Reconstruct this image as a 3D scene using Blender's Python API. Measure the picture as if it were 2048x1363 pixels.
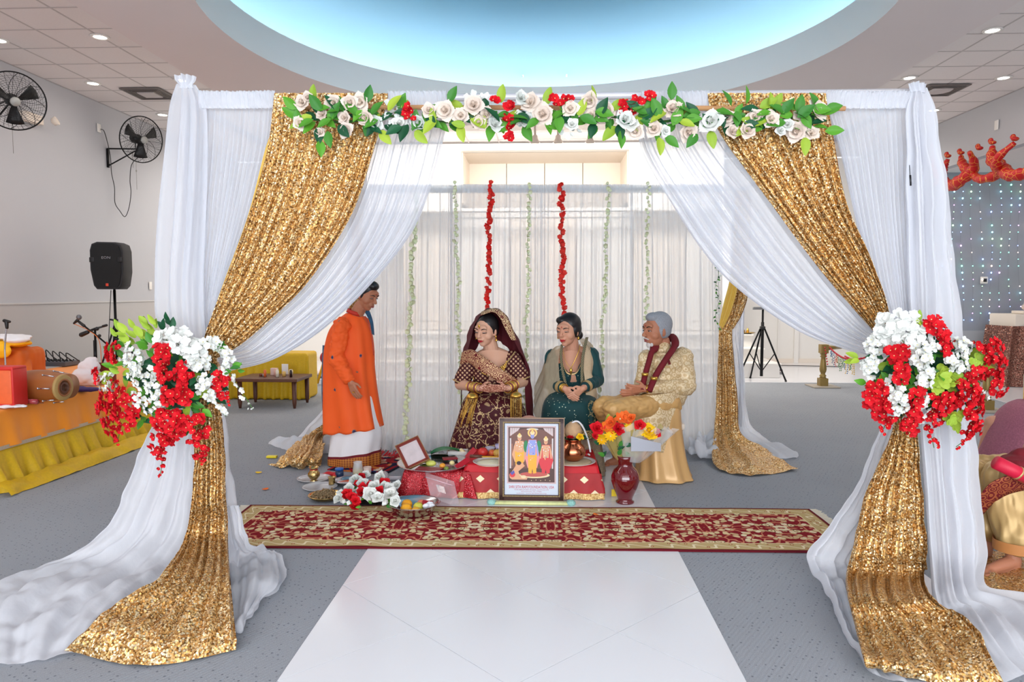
import bpy, bmesh, math, random
import numpy as np
from mathutils import Vector, Matrix, noise
for o in list(bpy.data.objects): bpy.data.objects.remove(o)
random.seed(7)
SC = bpy.context.scene
COL = SC.collection
V = Vector
PI = math.pi
# ------------------------------------------------------------------ camera
F_PX = 1420.0
CAM_H = 1.6
YAW = math.radians(2.5); PITCH = math.radians(-3.89)
cam_d = bpy.data.cameras.new('camera'); cam = bpy.data.objects.new('camera', cam_d); COL.objects.link(cam)
cam.location = (0, 0, CAM_H); cam.rotation_euler = (PI/2 + PITCH, 0, YAW)
cam_d.sensor_width = 36; cam_d.lens = F_PX/2048*36; cam_d.clip_start = .05; cam_d.clip_end = 100
SC.camera = cam
CR = Matrix.Rotation(YAW, 3, 'Z') @ Matrix.Rotation(PI/2 + PITCH, 3, 'X')
def ray(px, py): return CR @ V(((px-1024)/F_PX, (681.5-py)/F_PX, -1))
def P(px, py, y):
    """the world point that stands at depth y and shows at photo pixel px,py"""
    d = ray(px, py); t = y/d.y; return V((d.x*t, y, CAM_H + d.z*t))
def F(px, py, z=0.0):
    d = ray(px, py); t = (z-CAM_H)/d.z; return V((d.x*t, d.y*t, z))
def PX(px, py, x):
    d = ray(px, py); t = x/d.x; return V((x, d.y*t, CAM_H+d.z*t))
# ------------------------------------------------------------------ view + world + big lights
SC.view_settings.view_transform = 'Standard'; SC.view_settings.look = 'None'
SC.view_settings.gamma = 1; SC.view_settings.use_curve_mapping = False
SC.view_settings.exposure = 0.36
W = bpy.data.worlds.new('world'); SC.world = W; W.use_nodes = True
bgn = W.node_tree.nodes['Background']; bgn.inputs[0].default_value = (.92, .95, 1, 1); bgn.inputs[1].default_value = 1.3
SC.cycles.max_bounces = 8; SC.cycles.diffuse_bounces = 4; SC.cycles.glossy_bounces = 3
SC.cycles.transparent_max_bounces = 24; SC.cycles.transmission_bounces = 6
SC.cycles.caustics_reflective = False; SC.cycles.caustics_refractive = False
SC.cycles.sample_clamp_indirect = 6
def area(name, loc, rot, sx, sy, power, col=(1, 1, 1), spread=None):
    l = bpy.data.lights.new(name, 'AREA'); l.shape = 'RECTANGLE'; l.size = sx; l.size_y = sy; l.energy = power; l.color = col
    if spread: l.spread = spread
    o = bpy.data.objects.new(name, l); COL.objects.link(o); o.location = loc; o.rotation_euler = rot; return o
# daylight through the glazed front behind the photographer, and the rows of ceiling lamps out of frame
area('front_window_light', (0, -4.6, 2.3), (math.radians(82), 0, 0), 11, 3.6, 580, (.86, .93, 1))
area('ceiling_light_front', (0, -.8, 4.4), (0, 0, 0), 9, 3.5, 250, (1, .97, .95))
area('ceiling_light_left', (-5.3, 7.5, 4.50), (0, 0, 0), .6, 8, 62, (1, .93, .86))
area('ceiling_light_right', (5.3, 7.5, 4.50), (0, 0, 0), .6, 8, 62, (1, .93, .86))
area('altar_light', (0, 13.0, 4.3), (math.radians(35), 0, 0), 7.5, .6, 215, (1, .96, .90))
area('back_floor_light', (4.4, 12.8, 4.3), (math.radians(12), 0, 0), 3, .6, 34, (1, .96, .9))
area('alcove_light', (9.2, 11.2, 3.7), (0, 0, 0), 2.4, 2.4, 26, (1, .96, .92))
area('back_left_light', (-4.6, 12.9, 4.3), (math.radians(15), 0, 0), 3, .6, 45, (1, .95, .88))

# ------------------------------------------------------------------ mesh helpers
def wloc(o):
    v = V((0, 0, 0))
    while o is not None: v = v + o.location; o = o.parent
    return v
def mk(name, vf, mat, parent=None, smooth=True, local=False):
    vs, fs = vf[0], vf[1]
    if parent is not None and not local:
        w = wloc(parent); vs = [(v[0]-w[0], v[1]-w[1], v[2]-w[2]) for v in vs]
    me = bpy.data.meshes.new(name)
    me.from_pydata([tuple(v) for v in vs], [], fs)
    ms = mat if isinstance(mat, (list, tuple)) else [mat]
    for m in ms: me.materials.append(m)
    if len(vf) > 2: me.polygons.foreach_set('material_index', vf[2])
    if smooth: me.shade_smooth()
    me.update()
    o = bpy.data.objects.new(name, me); COL.objects.link(o)
    if parent is not None: o.parent = parent
    return o
def flat(o, ang=40):
    """sharp edges by angle"""
    o.data.set_sharp_from_angle(angle=math.radians(ang)); return o
def tag(o, label=None, cat=None, group=None, kind=None):
    if label: o['label'] = label
    if cat: o['category'] = cat
    if group: o['group'] = group
    if kind: o['kind'] = kind
    return o
def thing(name, label, cat, loc=(0, 0, 0), group=None, rotz=0):
    o = bpy.data.objects.new(name, None); COL.objects.link(o); o.location = loc; o.rotation_euler = (0, 0, rotz)
    o.empty_display_size = .1
    return tag(o, label, cat, group)
def struct(name, vf, mat, parent=None, smooth=False):
    o = mk(name, vf, mat, parent, smooth)
    if parent is None: o['kind'] = 'structure'
    return o
def dup(o, parent=None, loc=None, rot=None, scale=None, label=None):
    c = o.copy(); COL.objects.link(c); c.parent = parent
    if loc is not None: c.location = loc
    if rot is not None: c.rotation_euler = rot
    if scale is not None: c.scale = scale if hasattr(scale, '__len__') else (scale,)*3
    if label: c['label'] = label
    return c
def dup_tree(o, parent=None, **k):
    c = dup(o, parent, **k)
    for ch in list(o.children): dup_tree(ch, c)
    return c
def join(*parts):
    vs, fs, mi = [], [], []
    anym = any(len(p) > 2 for p in parts)
    for p in parts:
        b = len(vs); vs += [tuple(v) for v in p[0]]; fs += [tuple(i+b for i in f) for f in p[1]]
        mi += list(p[2]) if len(p) > 2 else [0]*len(p[1])
    return (vs, fs, mi) if anym else (vs, fs)
def wm(p, i): return (p[0], p[1], [i]*len(p[1]))
def xf(p, loc=(0, 0, 0), rot=(0, 0, 0), sc=(1, 1, 1)):
    if not hasattr(sc, '__len__'): sc = (sc,)*3
    from mathutils import Euler
    M = Matrix.Translation(loc) @ Euler(rot).to_matrix().to_4x4() @ Matrix.Diagonal((*sc, 1))
    r = ([M @ V(v) for v in p[0]], p[1]); return r if len(p) < 3 else (*r, p[2])
def box(c, s, bev=0.0):
    x, y, z = s[0]/2, s[1]/2, s[2]/2
    if bev <= 0:
        vs = [(c[0]+i*x, c[1]+j*y, c[2]+k*z) for i in (-1, 1) for j in (-1, 1) for k in (-1, 1)]
        return vs, [(0, 1, 3, 2), (4, 6, 7, 5), (0, 4, 5, 1), (2, 3, 7, 6), (0, 2, 6, 4), (1, 5, 7, 3)]
    bm = bmesh.new(); bmesh.ops.create_cube(bm, size=1)
    for v in bm.verts: v.co = V((c[0]+v.co.x*s[0], c[1]+v.co.y*s[1], c[2]+v.co.z*s[2]))
    bmesh.ops.bevel(bm, geom=list(bm.edges), offset=min(bev, min(s)*.45), segments=2, profile=.5, affect='EDGES')
    r = frombm(bm); return r
def frombm(bm):
    bm.verts.index_update(); r = ([tuple(v.co) for v in bm.verts], [tuple(v.index for v in f.verts) for f in bm.faces]); bm.free(); return r
def lathe(prof, c=(0, 0, 0), seg=20, flute=None):
    vs, fs = [], []
    n = len(prof)
    for k in range(seg):
        a = 2*PI*k/seg; f = 1+(flute[0]*math.cos(a*flute[1]) if flute else 0)
        for r, z in prof: vs.append((c[0]+r*f*math.cos(a), c[1]+r*f*math.sin(a), c[2]+z))
    for k in range(seg):
        a, b = k*n, ((k+1) % seg)*n
        for i in range(n-1): fs.append((a+i, b+i, b+i+1, a+i+1))
    if prof[0][0] > 1e-5: fs.append(tuple(k*n for k in range(seg))[::-1])
    if prof[-1][0] > 1e-5: fs.append(tuple(k*n+n-1 for k in range(seg)))
    return vs, fs
def ell(c, r, seg=14, rings=9, rot=(0, 0, 0)):
    if not hasattr(r, '__len__'): r = (r,)*3
    vs, fs = [(0, 0, -1)], []
    for i in range(1, rings):
        t = -PI/2+PI*i/rings
        for k in range(seg): a = 2*PI*k/seg; vs.append((math.cos(t)*math.cos(a), math.cos(t)*math.sin(a), math.sin(t)))
    vs.append((0, 0, 1)); top = len(vs)-1
    for k in range(seg):
        k2 = (k+1) % seg
        fs.append((0, 1+k2, 1+k)); fs.append((top, top-seg+k, top-seg+k2))
        for i in range(rings-2): a = 1+i*seg; fs.append((a+k, a+k2, a+seg+k2, a+seg+k))
    return xf((vs, fs), c, rot, r)
def frames(pts):
    pts = [V(p) for p in pts]; T = []
    for i in range(len(pts)):
        a = pts[max(0, i-1)]; b = pts[min(len(pts)-1, i+1)]; t = (b-a); T.append(t.normalized() if t.length > 1e-9 else V((0, 0, 1)))
    up = V((0, 0, 1)) if abs(T[0].z) < .9 else V((1, 0, 0))
    n = (up - T[0]*up.dot(T[0])).normalized(); out = []
    for t in T:
        n = (n - t*n.dot(t)); n = n.normalized() if n.length > 1e-6 else V((1, 0, 0)); out.append((n.copy(), t.cross(n)))
    return pts, out
def tube(pts, r, seg=8, cap=True, flatk=1.0):
    pts, fr = frames(pts); n = len(pts); vs, fs = [], []
    for i, p in enumerate(pts):
        rr = r[i] if hasattr(r, '__len__') else r
        for k in range(seg):
            a = 2*PI*k/seg; vs.append(p + fr[i][0]*math.cos(a)*rr*flatk + fr[i][1]*math.sin(a)*rr)
    for i in range(n-1):
        for k in range(seg):
            k2 = (k+1) % seg; fs.append((i*seg+k, i*seg+k2, (i+1)*seg+k2, (i+1)*seg+k))
    if cap: fs.append(tuple(range(seg))[::-1]); fs.append(tuple((n-1)*seg+k for k in range(seg)))
    return vs, fs
def cyl(a, b, r, seg=12): return tube([a, b], r, seg)
def caps(a, b, ra, rb, seg=14):
    """tapered capsule with round ends"""
    a, b = V(a), V(b); d = (b-a); L = d.length; d = d/L if L > 1e-6 else V((0, 0, 1)); pts, rs = [], []
    for t in (-.98, -.8, -.45): pts.append(a+d*ra*t); rs.append(ra*math.sqrt(1-t*t))
    for t in (0, .33, .66, 1): pts.append(a+d*L*t); rs.append(ra+(rb-ra)*t)
    for t in (.45, .8, .98): pts.append(b+d*rb*t); rs.append(rb*math.sqrt(1-t*t))
    return tube(pts, rs, seg)
def cr(p, n):
    """Catmull-Rom through the points, n samples"""
    p = [V(q) for q in p]; m = len(p)-1; out = []
    for i in range(n):
        t = i/(n-1)*m; k = min(int(t), m-1); u = t-k
        p0, p1, p2, p3 = p[max(k-1, 0)], p[k], p[k+1], p[min(k+2, m)]
        out.append(.5*((2*p1)+(p2-p0)*u+(2*p0-5*p1+4*p2-p3)*u*u+(3*p1-p0-3*p2+p3)*u**3))
    return out
def crs(x, n): return [q.x for q in cr([V((a, 0, 0)) for a in x], n)]
def gridf(g, closed=False):
    nv, nu = len(g), len(g[0]); vs = [p for row in g for p in row]; fs = []
    for j in range(nv-1):
        for i in range(nu if closed else nu-1):
            i2 = (i+1) % nu; fs.append((j*nu+i, j*nu+i2, (j+1)*nu+i2, (j+1)*nu+i))
    return vs, fs
def loft(rings, cap=True):
    vs, fs = gridf(rings, True); nu = len(rings[0]); nv = len(rings)
    if cap: fs = fs+[tuple(range(nu))[::-1], tuple((nv-1)*nu+i for i in range(nu))]
    return vs, fs
def ring(c, rx, ry, n=20, tilt=0, rotz=0, sq=1.0):
    out = []
    for k in range(n):
        a = 2*PI*k/n; ca, sa = math.cos(a), math.sin(a)
        x = rx*math.copysign(abs(ca)**sq, ca); y = ry*math.copysign(abs(sa)**sq, sa)
        v = V((x, y*math.cos(tilt), y*math.sin(tilt))); v.rotate(Matrix.Rotation(rotz, 3, 'Z')); out.append(V(c)+v)
    return out
def sheet(rows, nu, nv):
    """rows of control points -> smooth grid of points [v][u]"""
    R = [cr(r, nu) for r in rows]; cols = [cr([R[j][i] for j in range(len(R))], nv) for i in range(nu)]
    return [[cols[i][j] for i in range(nu)] for j in range(nv)]
def normals(g):
    nv, nu = len(g), len(g[0]); N = []
    for j in range(nv):
        row = []
        for i in range(nu):
            a = g[j][min(i+1, nu-1)]-g[j][max(i-1, 0)]; b = g[min(j+1, nv-1)][i]-g[max(j-1, 0)][i]
            n = a.cross(b); row.append(n.normalized() if n.length > 1e-12 else V((0, -1, 0)))
        N.append(row)
    return N
def pleat(g, waves, amp, seed=0, rough=.12, env=None, wrinkle=0.0, wscale=4.0):
    """pleats run along v; amp is a list spread along v"""
    rnd = random.Random(seed); ph = [rnd.uniform(0, 6.28) for _ in range(6)]; N = normals(g)
    nv, nu = len(g), len(g[0]); A = crs(amp, nv); out = []
    for j in range(nv):
        v = j/(nv-1); row = []
        for i in range(nu):
            u = i/(nu-1)
            uu = u + .02*math.sin(3*v+ph[3]) + .018*math.sin(9*u+ph[0])
            s = math.sin(2*PI*waves*uu+ph[0])
            s = math.copysign(abs(s)**.75, s)
            f = .62*s + .26*math.sin(2*PI*waves*1.73*uu+ph[1]+1.3*v) + rough*math.sin(2*PI*waves*2.9*uu+ph[2]+2*v)
            d = f*A[j]
            p = g[j][i]
            if wrinkle: d += wrinkle*(noise.noise(p*wscale+V((seed, 0, 0)))+.5*noise.noise(p*wscale*2.3))
            row.append(p+N[j][i]*d)
        out.append(row)
    return out
def bake_union(name, parts, mat, parent, voxel=.007, smooth_it=4, disp=None):
    """melt overlapping closed pieces into one continuous skin"""
    vs, fs = join(*parts)[:2]
    me = bpy.data.meshes.new('tmp'); me.from_pydata([tuple(v) for v in vs], [], fs)
    bm = bmesh.new(); bm.from_mesh(me); bmesh.ops.recalc_face_normals(bm, faces=bm.faces); bm.to_mesh(me); bm.free()
    ob = bpy.data.objects.new('tmp', me); COL.objects.link(ob)
    m = ob.modifiers.new('r', 'REMESH'); m.mode = 'VOXEL'; m.voxel_size = voxel
    if smooth_it: s = ob.modifiers.new('s', 'SMOOTH'); s.iterations = smooth_it; s.factor = .5
    dg = bpy.context.evaluated_depsgraph_get(); nm = bpy.data.meshes.new_from_object(ob.evaluated_get(dg))
    bpy.data.objects.remove(ob); bpy.data.meshes.remove(me)
    nm.name = name
    if disp:
        n = len(nm.vertices); co = np.empty(n*3); no = np.empty(n*3); nm.vertices.foreach_get('co', co); nm.vertices.foreach_get('normal', no)
        co = co.reshape(-1, 3); no = no.reshape(-1, 3)
        for i in range(n): co[i] += no[i]*disp(V(co[i]), V(no[i]))
        nm.vertices.foreach_set('co', co.ravel())
    w = wloc(parent) if parent is not None else V((0, 0, 0))
    nm.transform(Matrix.Translation(-w)); nm.materials.clear(); nm.materials.append(mat); nm.shade_smooth(); nm.update()
    o = bpy.data.objects.new(name, nm); COL.objects.link(o)
    if parent is not None: o.parent = parent
    return o
def text_vf(s, size, ext=.0):
    c = bpy.data.curves.new('t', 'FONT'); c.body = s; c.size = size; c.align_x = 'CENTER'; c.align_y = 'CENTER'; c.extrude = ext; c.resolution_u = 2
    o = bpy.data.objects.new('t', c); COL.objects.link(o); dg = bpy.context.evaluated_depsgraph_get()
    m = bpy.data.meshes.new_from_object(o.evaluated_get(dg)); r = ([tuple(v.co) for v in m.vertices], [tuple(p.vertices) for p in m.polygons])
    bpy.data.objects.remove(o); bpy.data.meshes.remove(m); return r
# ------------------------------------------------------------------ materials
class NT:
    def __init__(s, name, rough=.6, metal=0, spec=.5, col=(.8, .8, .8), sheen=0):
        s.m = bpy.data.materials.new(name); s.m.use_nodes = True; s.t = s.m.node_tree; s.b = s.t.nodes['Principled BSDF']; s.out = s.t.nodes['Material Output']
        s.set('Base Color', (*col, 1)); s.set('Roughness', rough); s.set('Metallic', metal); s.set('Specular IOR Level', spec)
        if sheen: s.set('Sheen Weight', sheen)
        s._co = None
    def set(s, k, v): s.lk(v, s.b.inputs[k])
    def lk(s, v, inp):
        if isinstance(v, bpy.types.NodeSocket): s.t.links.new(v, inp)
        elif isinstance(v, (int, float)) and inp.type == 'RGBA': inp.default_value = (v, v, v, 1)
        elif hasattr(v, '__len__') and inp.type == 'RGBA' and len(v) == 3: inp.default_value = (*v, 1)
        else: inp.default_value = v
    def n(s, typ, **k):
        nd = s.t.nodes.new('ShaderNode'+typ)
        for a, v in k.items(): setattr(nd, a, v)
        return nd
    def co(s, kind='Object'):
        if s._co is None: s._co = s.n('TexCoord')
        return s._co.outputs[kind]
    def mp(s, vec=None, sc=(1, 1, 1), loc=(0, 0, 0), rot=(0, 0, 0)):
        m = s.n('Mapping'); s.lk(vec if vec is not None else s.co(), m.inputs[0]); m.inputs['Scale'].default_value = sc if hasattr(sc, '__len__') else (sc,)*3
        m.inputs['Location'].default_value = loc; m.inputs['Rotation'].default_value = rot; return m.outputs[0]
    def ma(s, op, a, b=0.0, c=0.0):
        m = s.n('Math', operation=op); s.lk(a, m.inputs[0]); s.lk(b, m.inputs[1])
        if op in ('MULTIPLY_ADD', 'COMPARE', 'SMOOTH_MIN', 'WRAP', 'PINGPONG'): s.lk(c, m.inputs[2])
        return m.outputs[0]
    def vm(s, op, a, b=(0, 0, 0), scale=None):
        m = s.n('VectorMath', operation=op); s.lk(a, m.inputs[0]); s.lk(b, m.inputs[1])
        if scale is not None: s.lk(scale, m.inputs['Scale'])
        return m.outputs['Value'] if op in ('LENGTH', 'DOT_PRODUCT', 'DISTANCE') else m.outputs[0]
    def noise(s, vec=None, sc=5, det=2, out='Fac', rough=.5, dist=0):
        m = s.n('TexNoise'); s.lk(vec if vec is not None else s.co(), m.inputs['Vector']); m.inputs['Scale'].default_value = sc
        m.inputs['Detail'].default_value = det; m.inputs['Roughness'].default_value = rough; m.inputs['Distortion'].default_value = dist; return m.outputs[out]
    def vor(s, vec=None, sc=5, out='Distance', feature='F1', rnd=1.0, dims='3D', metric='EUCLIDEAN'):
        m = s.n('TexVoronoi', feature=feature, voronoi_dimensions=dims)
        if feature in ('F1', 'F2'): m.distance = metric
        s.lk(vec if vec is not None else s.co(), m.inputs['Vector']); m.inputs['Scale'].default_value = sc; m.inputs['Randomness'].default_value = rnd; return m.outputs[out]
    def sep(s, vec=None):
        m = s.n('SeparateXYZ'); s.lk(vec if vec is not None else s.co(), m.inputs[0]); return m.outputs
    def comb(s, x=0., y=0., z=0.):
        m = s.n('CombineXYZ'); s.lk(x, m.inputs[0]); s.lk(y, m.inputs[1]); s.lk(z, m.inputs[2]); return m.outputs[0]
    def mix(s, f, a, b):
        m = s.n('Mix', data_type='RGBA'); s.lk(f, m.inputs[0]); s.lk(a, m.inputs[6]); s.lk(b, m.inputs[7]); return m.outputs[2]
    def ramp(s, f, *st, interp='LINEAR'):
        m = s.n('ValToRGB'); s.lk(f, m.inputs[0]); r = m.color_ramp; r.interpolation = interp
        while len(r.elements) < len(st): r.elements.new(.5)
        for e, (p, c) in zip(r.elements, st): e.position = p; e.color = (c, c, c, 1) if isinstance(c, (int, float)) else (*c[:3], 1)
        return m.outputs[0]
    def step(s, x, a, b):
        m = s.n('MapRange'); m.clamp = True; s.lk(x, m.inputs[0]); m.inputs[1].default_value = a; m.inputs[2].default_value = b; return m.outputs[0]
    def bump(s, h, st=.3, dist=.01):
        m = s.n('Bump'); m.inputs['Strength'].default_value = st; m.inputs['Distance'].default_value = dist; s.lk(h, m.inputs['Height']); s.set('Normal', m.outputs[0])
def sRGB(r, g, b): return tuple(((c/255)/12.92 if c/255 <= .04045 else ((c/255+.055)/1.055)**2.4) for c in (r, g, b))
def plain(name, rgb, rough=.6, metal=0, spec=.5, nz=0, nsc=6, bump=0, bsc=60, sheen=0):
    c = sRGB(*rgb); m = NT(name, rough, metal, spec, c, sheen)
    if nz:
        f = m.noise(sc=nsc, det=4); m.set('Base Color', m.mix(f, tuple(x*(1-nz) for x in c), tuple(min(1, x*(1+nz)) for x in c)))
    if bump: m.bump(m.noise(sc=bsc, det=3), bump, .004)
    return m.m
def emit_front(name, col, st):
    m = NT(name); m.set('Base Color', (.6, .6, .6, 1)); g = m.n('NewGeometry'); m.set('Emission Color', (*col, 1)); m.set('Emission Strength', m.ma('MULTIPLY', m.ma('SUBTRACT', 1, g.outputs['Backfacing']), st)); return m.m
def emit(name, col, st):
    m = NT(name); m.set('Base Color', (0, 0, 0, 1)); m.set('Emission Color', (*col, 1)); m.set('Emission Strength', st); return m.m
def sheer(name, col, opac, trans=.5, nsc=30):
    """thin voile: part see-through, part diffuse, part translucent"""
    m = NT(name); m.t.nodes.remove(m.b)
    d = m.n('BsdfDiffuse'); t = m.n('BsdfTranslucent'); tr = m.n('BsdfTransparent'); a = m.n('MixShader'); b = m.n('MixShader')
    for q in (d, t): q.inputs[0].default_value = (*col, 1)
    a.inputs[0].default_value = trans; m.t.links.new(d.outputs[0], a.inputs[1]); m.t.links.new(t.outputs[0], a.inputs[2])
    bp_ = m.n('Bump'); bp_.inputs['Strength'].default_value = .55; bp_.inputs['Distance'].default_value = .012; m.lk(m.noise(m.mp(sc=(1, 1, .45)), sc=13, det=3), bp_.inputs['Height'])
    for q in (d, t): m.t.links.new(bp_.outputs[0], q.inputs['Normal'])
    lw = m.n('LayerWeight'); lw.inputs[0].default_value = .35
    f = m.ma('ADD', m.ma('MULTIPLY', lw.outputs['Facing'], .45), m.ma('MULTIPLY_ADD', m.noise(m.mp(sc=(1, 1, .10)), sc=nsc, det=1), .20, opac-.10))
    f = m.ma('MINIMUM', f, 1.0)
    m.lk(f, b.inputs[0]); m.t.links.new(tr.outputs[0], b.inputs[1]); m.t.links.new(a.outputs[0], b.inputs[2]); m.t.links.new(b.outputs[0], m.out.inputs[0]); return m.m
def sequin(name, cols, sc=130, tilt=.55, rough=.32, metal=.85):
    m = NT(name, rough, metal)
    vc = m.vor(sc=sc, out='Color'); d = m.vor(sc=sc)
    f = m.n('SeparateColor'); m.lk(vc, f.inputs[0])
    col = m.ramp(f.outputs[0], *cols)
    m.set('Base Color', m.mix(m.step(d, .55, .8), col, tuple(c*.35 for c in cols[0][1])))
    g = m.n('NewGeometry'); off = m.vm('SCALE', m.vm('SUBTRACT', vc, (.5, .5, .5)), scale=tilt*2)
    m.set('Normal', m.vm('NORMALIZE', m.vm('ADD', g.outputs['Normal'], off)))
    return m.m
M = {}
M['wall'] = plain('wall_paint', (192, 192, 196), .8, nz=.03, nsc=1.2, bump=.05, bsc=180)
M['wall_low'] = plain('wainscot_paint', (190, 186, 184), .7, nz=.02, nsc=1)
M['rail'] = plain('rail_paint', (205, 202, 200), .5)
M['white_paint'] = plain('white_paint', (240, 236, 230), .5)
M['cream_paint'] = plain('cream_paint', (238, 226, 212), .55)
M['tile'] = plain('ceiling_tile', (234, 227, 225), .9, nz=.04, nsc=40, bump=.25, bsc=220)
M['grid'] = plain('ceiling_grid', (196, 188, 186), .5)
M['soffit'] = plain('soffit_paint', (232, 221, 219), .75, nz=.02, nsc=1)
M['fascia'] = plain('fascia_paint', (238, 234, 228), .7)
M['dome'] = plain('dome_paint', (140, 174, 190), .8)
M['white_floor'] = plain('white_floor', (236, 236, 240), .12, nz=.01)
M['vent'] = plain('vent_metal', (120, 112, 108), .5, .3)
M['black'] = plain('black_plastic', (22, 22, 24), .45)
M['black_metal'] = plain('black_metal', (18, 18, 20), .35, .6)
M['chrome'] = plain('steel', (190, 190, 195), .22, 1)
M['silver'] = plain('silver_metal', (205, 202, 205), .2, 1, nz=.05)
M['brass'] = plain('brass', (200, 168, 108), .22, 1)
M['copper'] = plain('copper', (206, 128, 92), .2, 1)
M['gold'] = plain('gold', (226, 178, 84), .3, .9, nz=.15, nsc=60)
M['white_cloth'] = plain('white_cloth', (236, 234, 238), .85)
M['led_lamp'] = emit('lamp_glow', (1, .95, .88), 14)
# ================================================================== ROOM
XW, HC, YB = 7.05, 4.60, 16.4
def carpet_mat():
    m = NT('grey_carpet', .95, 0, .1); o = m.co()
    n1 = m.noise(o, sc=220, det=2); n2 = m.noise(o, sc=1.1, det=2)
    base = m.mix(n2, sRGB(158, 162, 168), sRGB(171, 175, 180)); base = m.mix(m.step(n1, .3, .75), m.mix(.5, base, sRGB(120, 123, 129)), base)
    d = m.vor(m.mp(sc=(1, 1, 0), rot=(0, 0, .5)), sc=30, rnd=.35)
    dots = m.ma('SUBTRACT', 1, m.step(d, .10, .2))
    m.set('Base Color', m.mix(m.ma('MULTIPLY', dots, .75), base, sRGB(92, 97, 106)))
    w = m.n('TexWave', wave_type='BANDS'); m.lk(m.mp(rot=(0, 0, .6)), w.inputs[0]); w.inputs['Scale'].default_value = 16; w.inputs['Distortion'].default_value = 2
    m.bump(m.ma('ADD', m.ma('MULTIPLY', n1, .6), m.ma('MULTIPLY', w.outputs['Fac'], .25)), .5, .004); return m.m
M['carpet'] = carpet_mat()
floor = struct('floor', box((2.5, 5.7, -.06), (22, 21.6, .12)), M['carpet'])
def poly_slab(pts, z0, z1):
    n = len(pts); vs = [(x, y, z0) for x, y in pts]+[(x, y, z1) for x, y in pts]
    return vs, [tuple(range(n))[::-1], tuple(range(n, 2*n))]+[(i, (i+1) % n, n+(i+1) % n, n+i) for i in range(n)]
mk('white_floor_area', poly_slab([(-7.05, 12.75), (7.05, 12.75), (6.75, 10.6), (6.35, 9.5), (6.2, 8.4), (11.2, 8.4), (11.2, 16.4), (-7.05, 16.4)], 0, .008), M['white_floor'], floor, False)
# aisle of diagonally laid white tiles
AX0, HP = -1.09, .4825
AY0 = F(862, 1174).y
M['aisle'] = plain('aisle_tile_gloss', (232, 234, 238), .16, nz=.015, nsc=1.5)
M['grout'] = plain('aisle_grout', (176, 178, 182), .8)
mk('aisle_bed', box((AX0+2*HP, 2.9, .001), (4*HP+.006, 9.2, .002)), M['grout'], floor, False)
g = .0022
for j in range(-11, 9):
    for k in range(0, 5):
        if (k+j) % 2: continue
        cx, cy = AX0+k*HP, AY0+(j+1)*HP
        if cy+HP > 7.55 or cy < -1.3: continue
        a = HP-g*1.414
        if k == 0: pts = [(cx, cy-a), (cx+a, cy), (cx, cy+a)]
        elif k == 4: pts = [(cx, cy-a), (cx, cy+a), (cx-a, cy)]
        else: pts = [(cx, cy-a), (cx+a, cy), (cx, cy+a), (cx-a, cy)]
        mk('aisle_tile', poly_slab(pts, .001, .005), M['aisle'], floor, False)
# walls
def wallbox(name, x0, x1, y0, y1, z0, z1, mat='wall', parent=None):
    return struct(name, box(((x0+x1)/2, (y0+y1)/2, (z0+z1)/2), (x1-x0, y1-y0, z1-z0)), M[mat], parent)
wl = wallbox('wall_left', -XW-.15, -XW, -5, YB, 0, HC)
RZ = PX(150, 605.5, -XW).z
mk('wainscot', box((-XW+.008, 5.7, RZ/2), (.016, 21.4, RZ)), M['wall_low'], wl, False)
mk('chair_rail', box((-XW+.014, 5.7, RZ+.008), (.028, 21.4, .02)), M['rail'], wl, False)
struct('baseboard_left', box((-XW+.026, 5.7, .05), (.02, 21.4, .10)), plain('brown_baseboard', (150, 118, 88), .6))
wb = wallbox('wall_back', -XW-.15, XW+.15, YB, YB+.15, 0, HC, 'white_paint')
wr = wallbox('wall_right', XW, XW+.15, -5, 8.6, 0, HC)
wallbox('wall_right_upper', XW, XW+.15, 8.6, 13.5, 3.79, HC)
wallbox('wall_right_rear', XW, XW+.15, 13.5, YB, 0, HC)
M['alc'] = plain('alcove_wall_paint', (158, 162, 172), .8, nz=.02)
wa = wallbox('wall_alcove', XW, 11.3, 13.5, 13.65, 0, 3.9, 'alc')
RZ2 = P(1980, 661, 13.49).z
mk('wainscot', box((9.2, 13.494, RZ2/2), (4.2, .014, RZ2)), plain('alcove_low_paint', (178, 180, 186), .7), wa, False)
wallbox('wall_alcove_side', 11.2, 11.35, 8.5, 13.6, 0, 3.9)
wallbox('wall_alcove_front', XW, 11.3, 8.45, 8.6, 0, 3.9)
struct('ceiling_alcove', box((9.25, 11.05, 3.84), (4.1, 5.1, .1)), M['tile'])
for k in range(6): mk('ceiling_seam', box((XW+.65*k+.3, 11.05, 3.797), (.02, 5, .008)), M['grid'], bpy.data.objects['ceiling_alcove'], False)
# wall behind the photographer: glazed front
wf = wallbox('wall_front', -XW, XW, -5.15, -5, 3.9, HC)
wallbox('wall_front_low', -XW, XW, -5.15, -5, 0, .5)
for i, x in enumerate((-7.0, -3.5, 0, 3.5, 7.0)): wallbox('trim_%d' % (i+1), x-.08, x+.08, -5.13, -5.02, .5, 3.9, 'white_paint')
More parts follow.
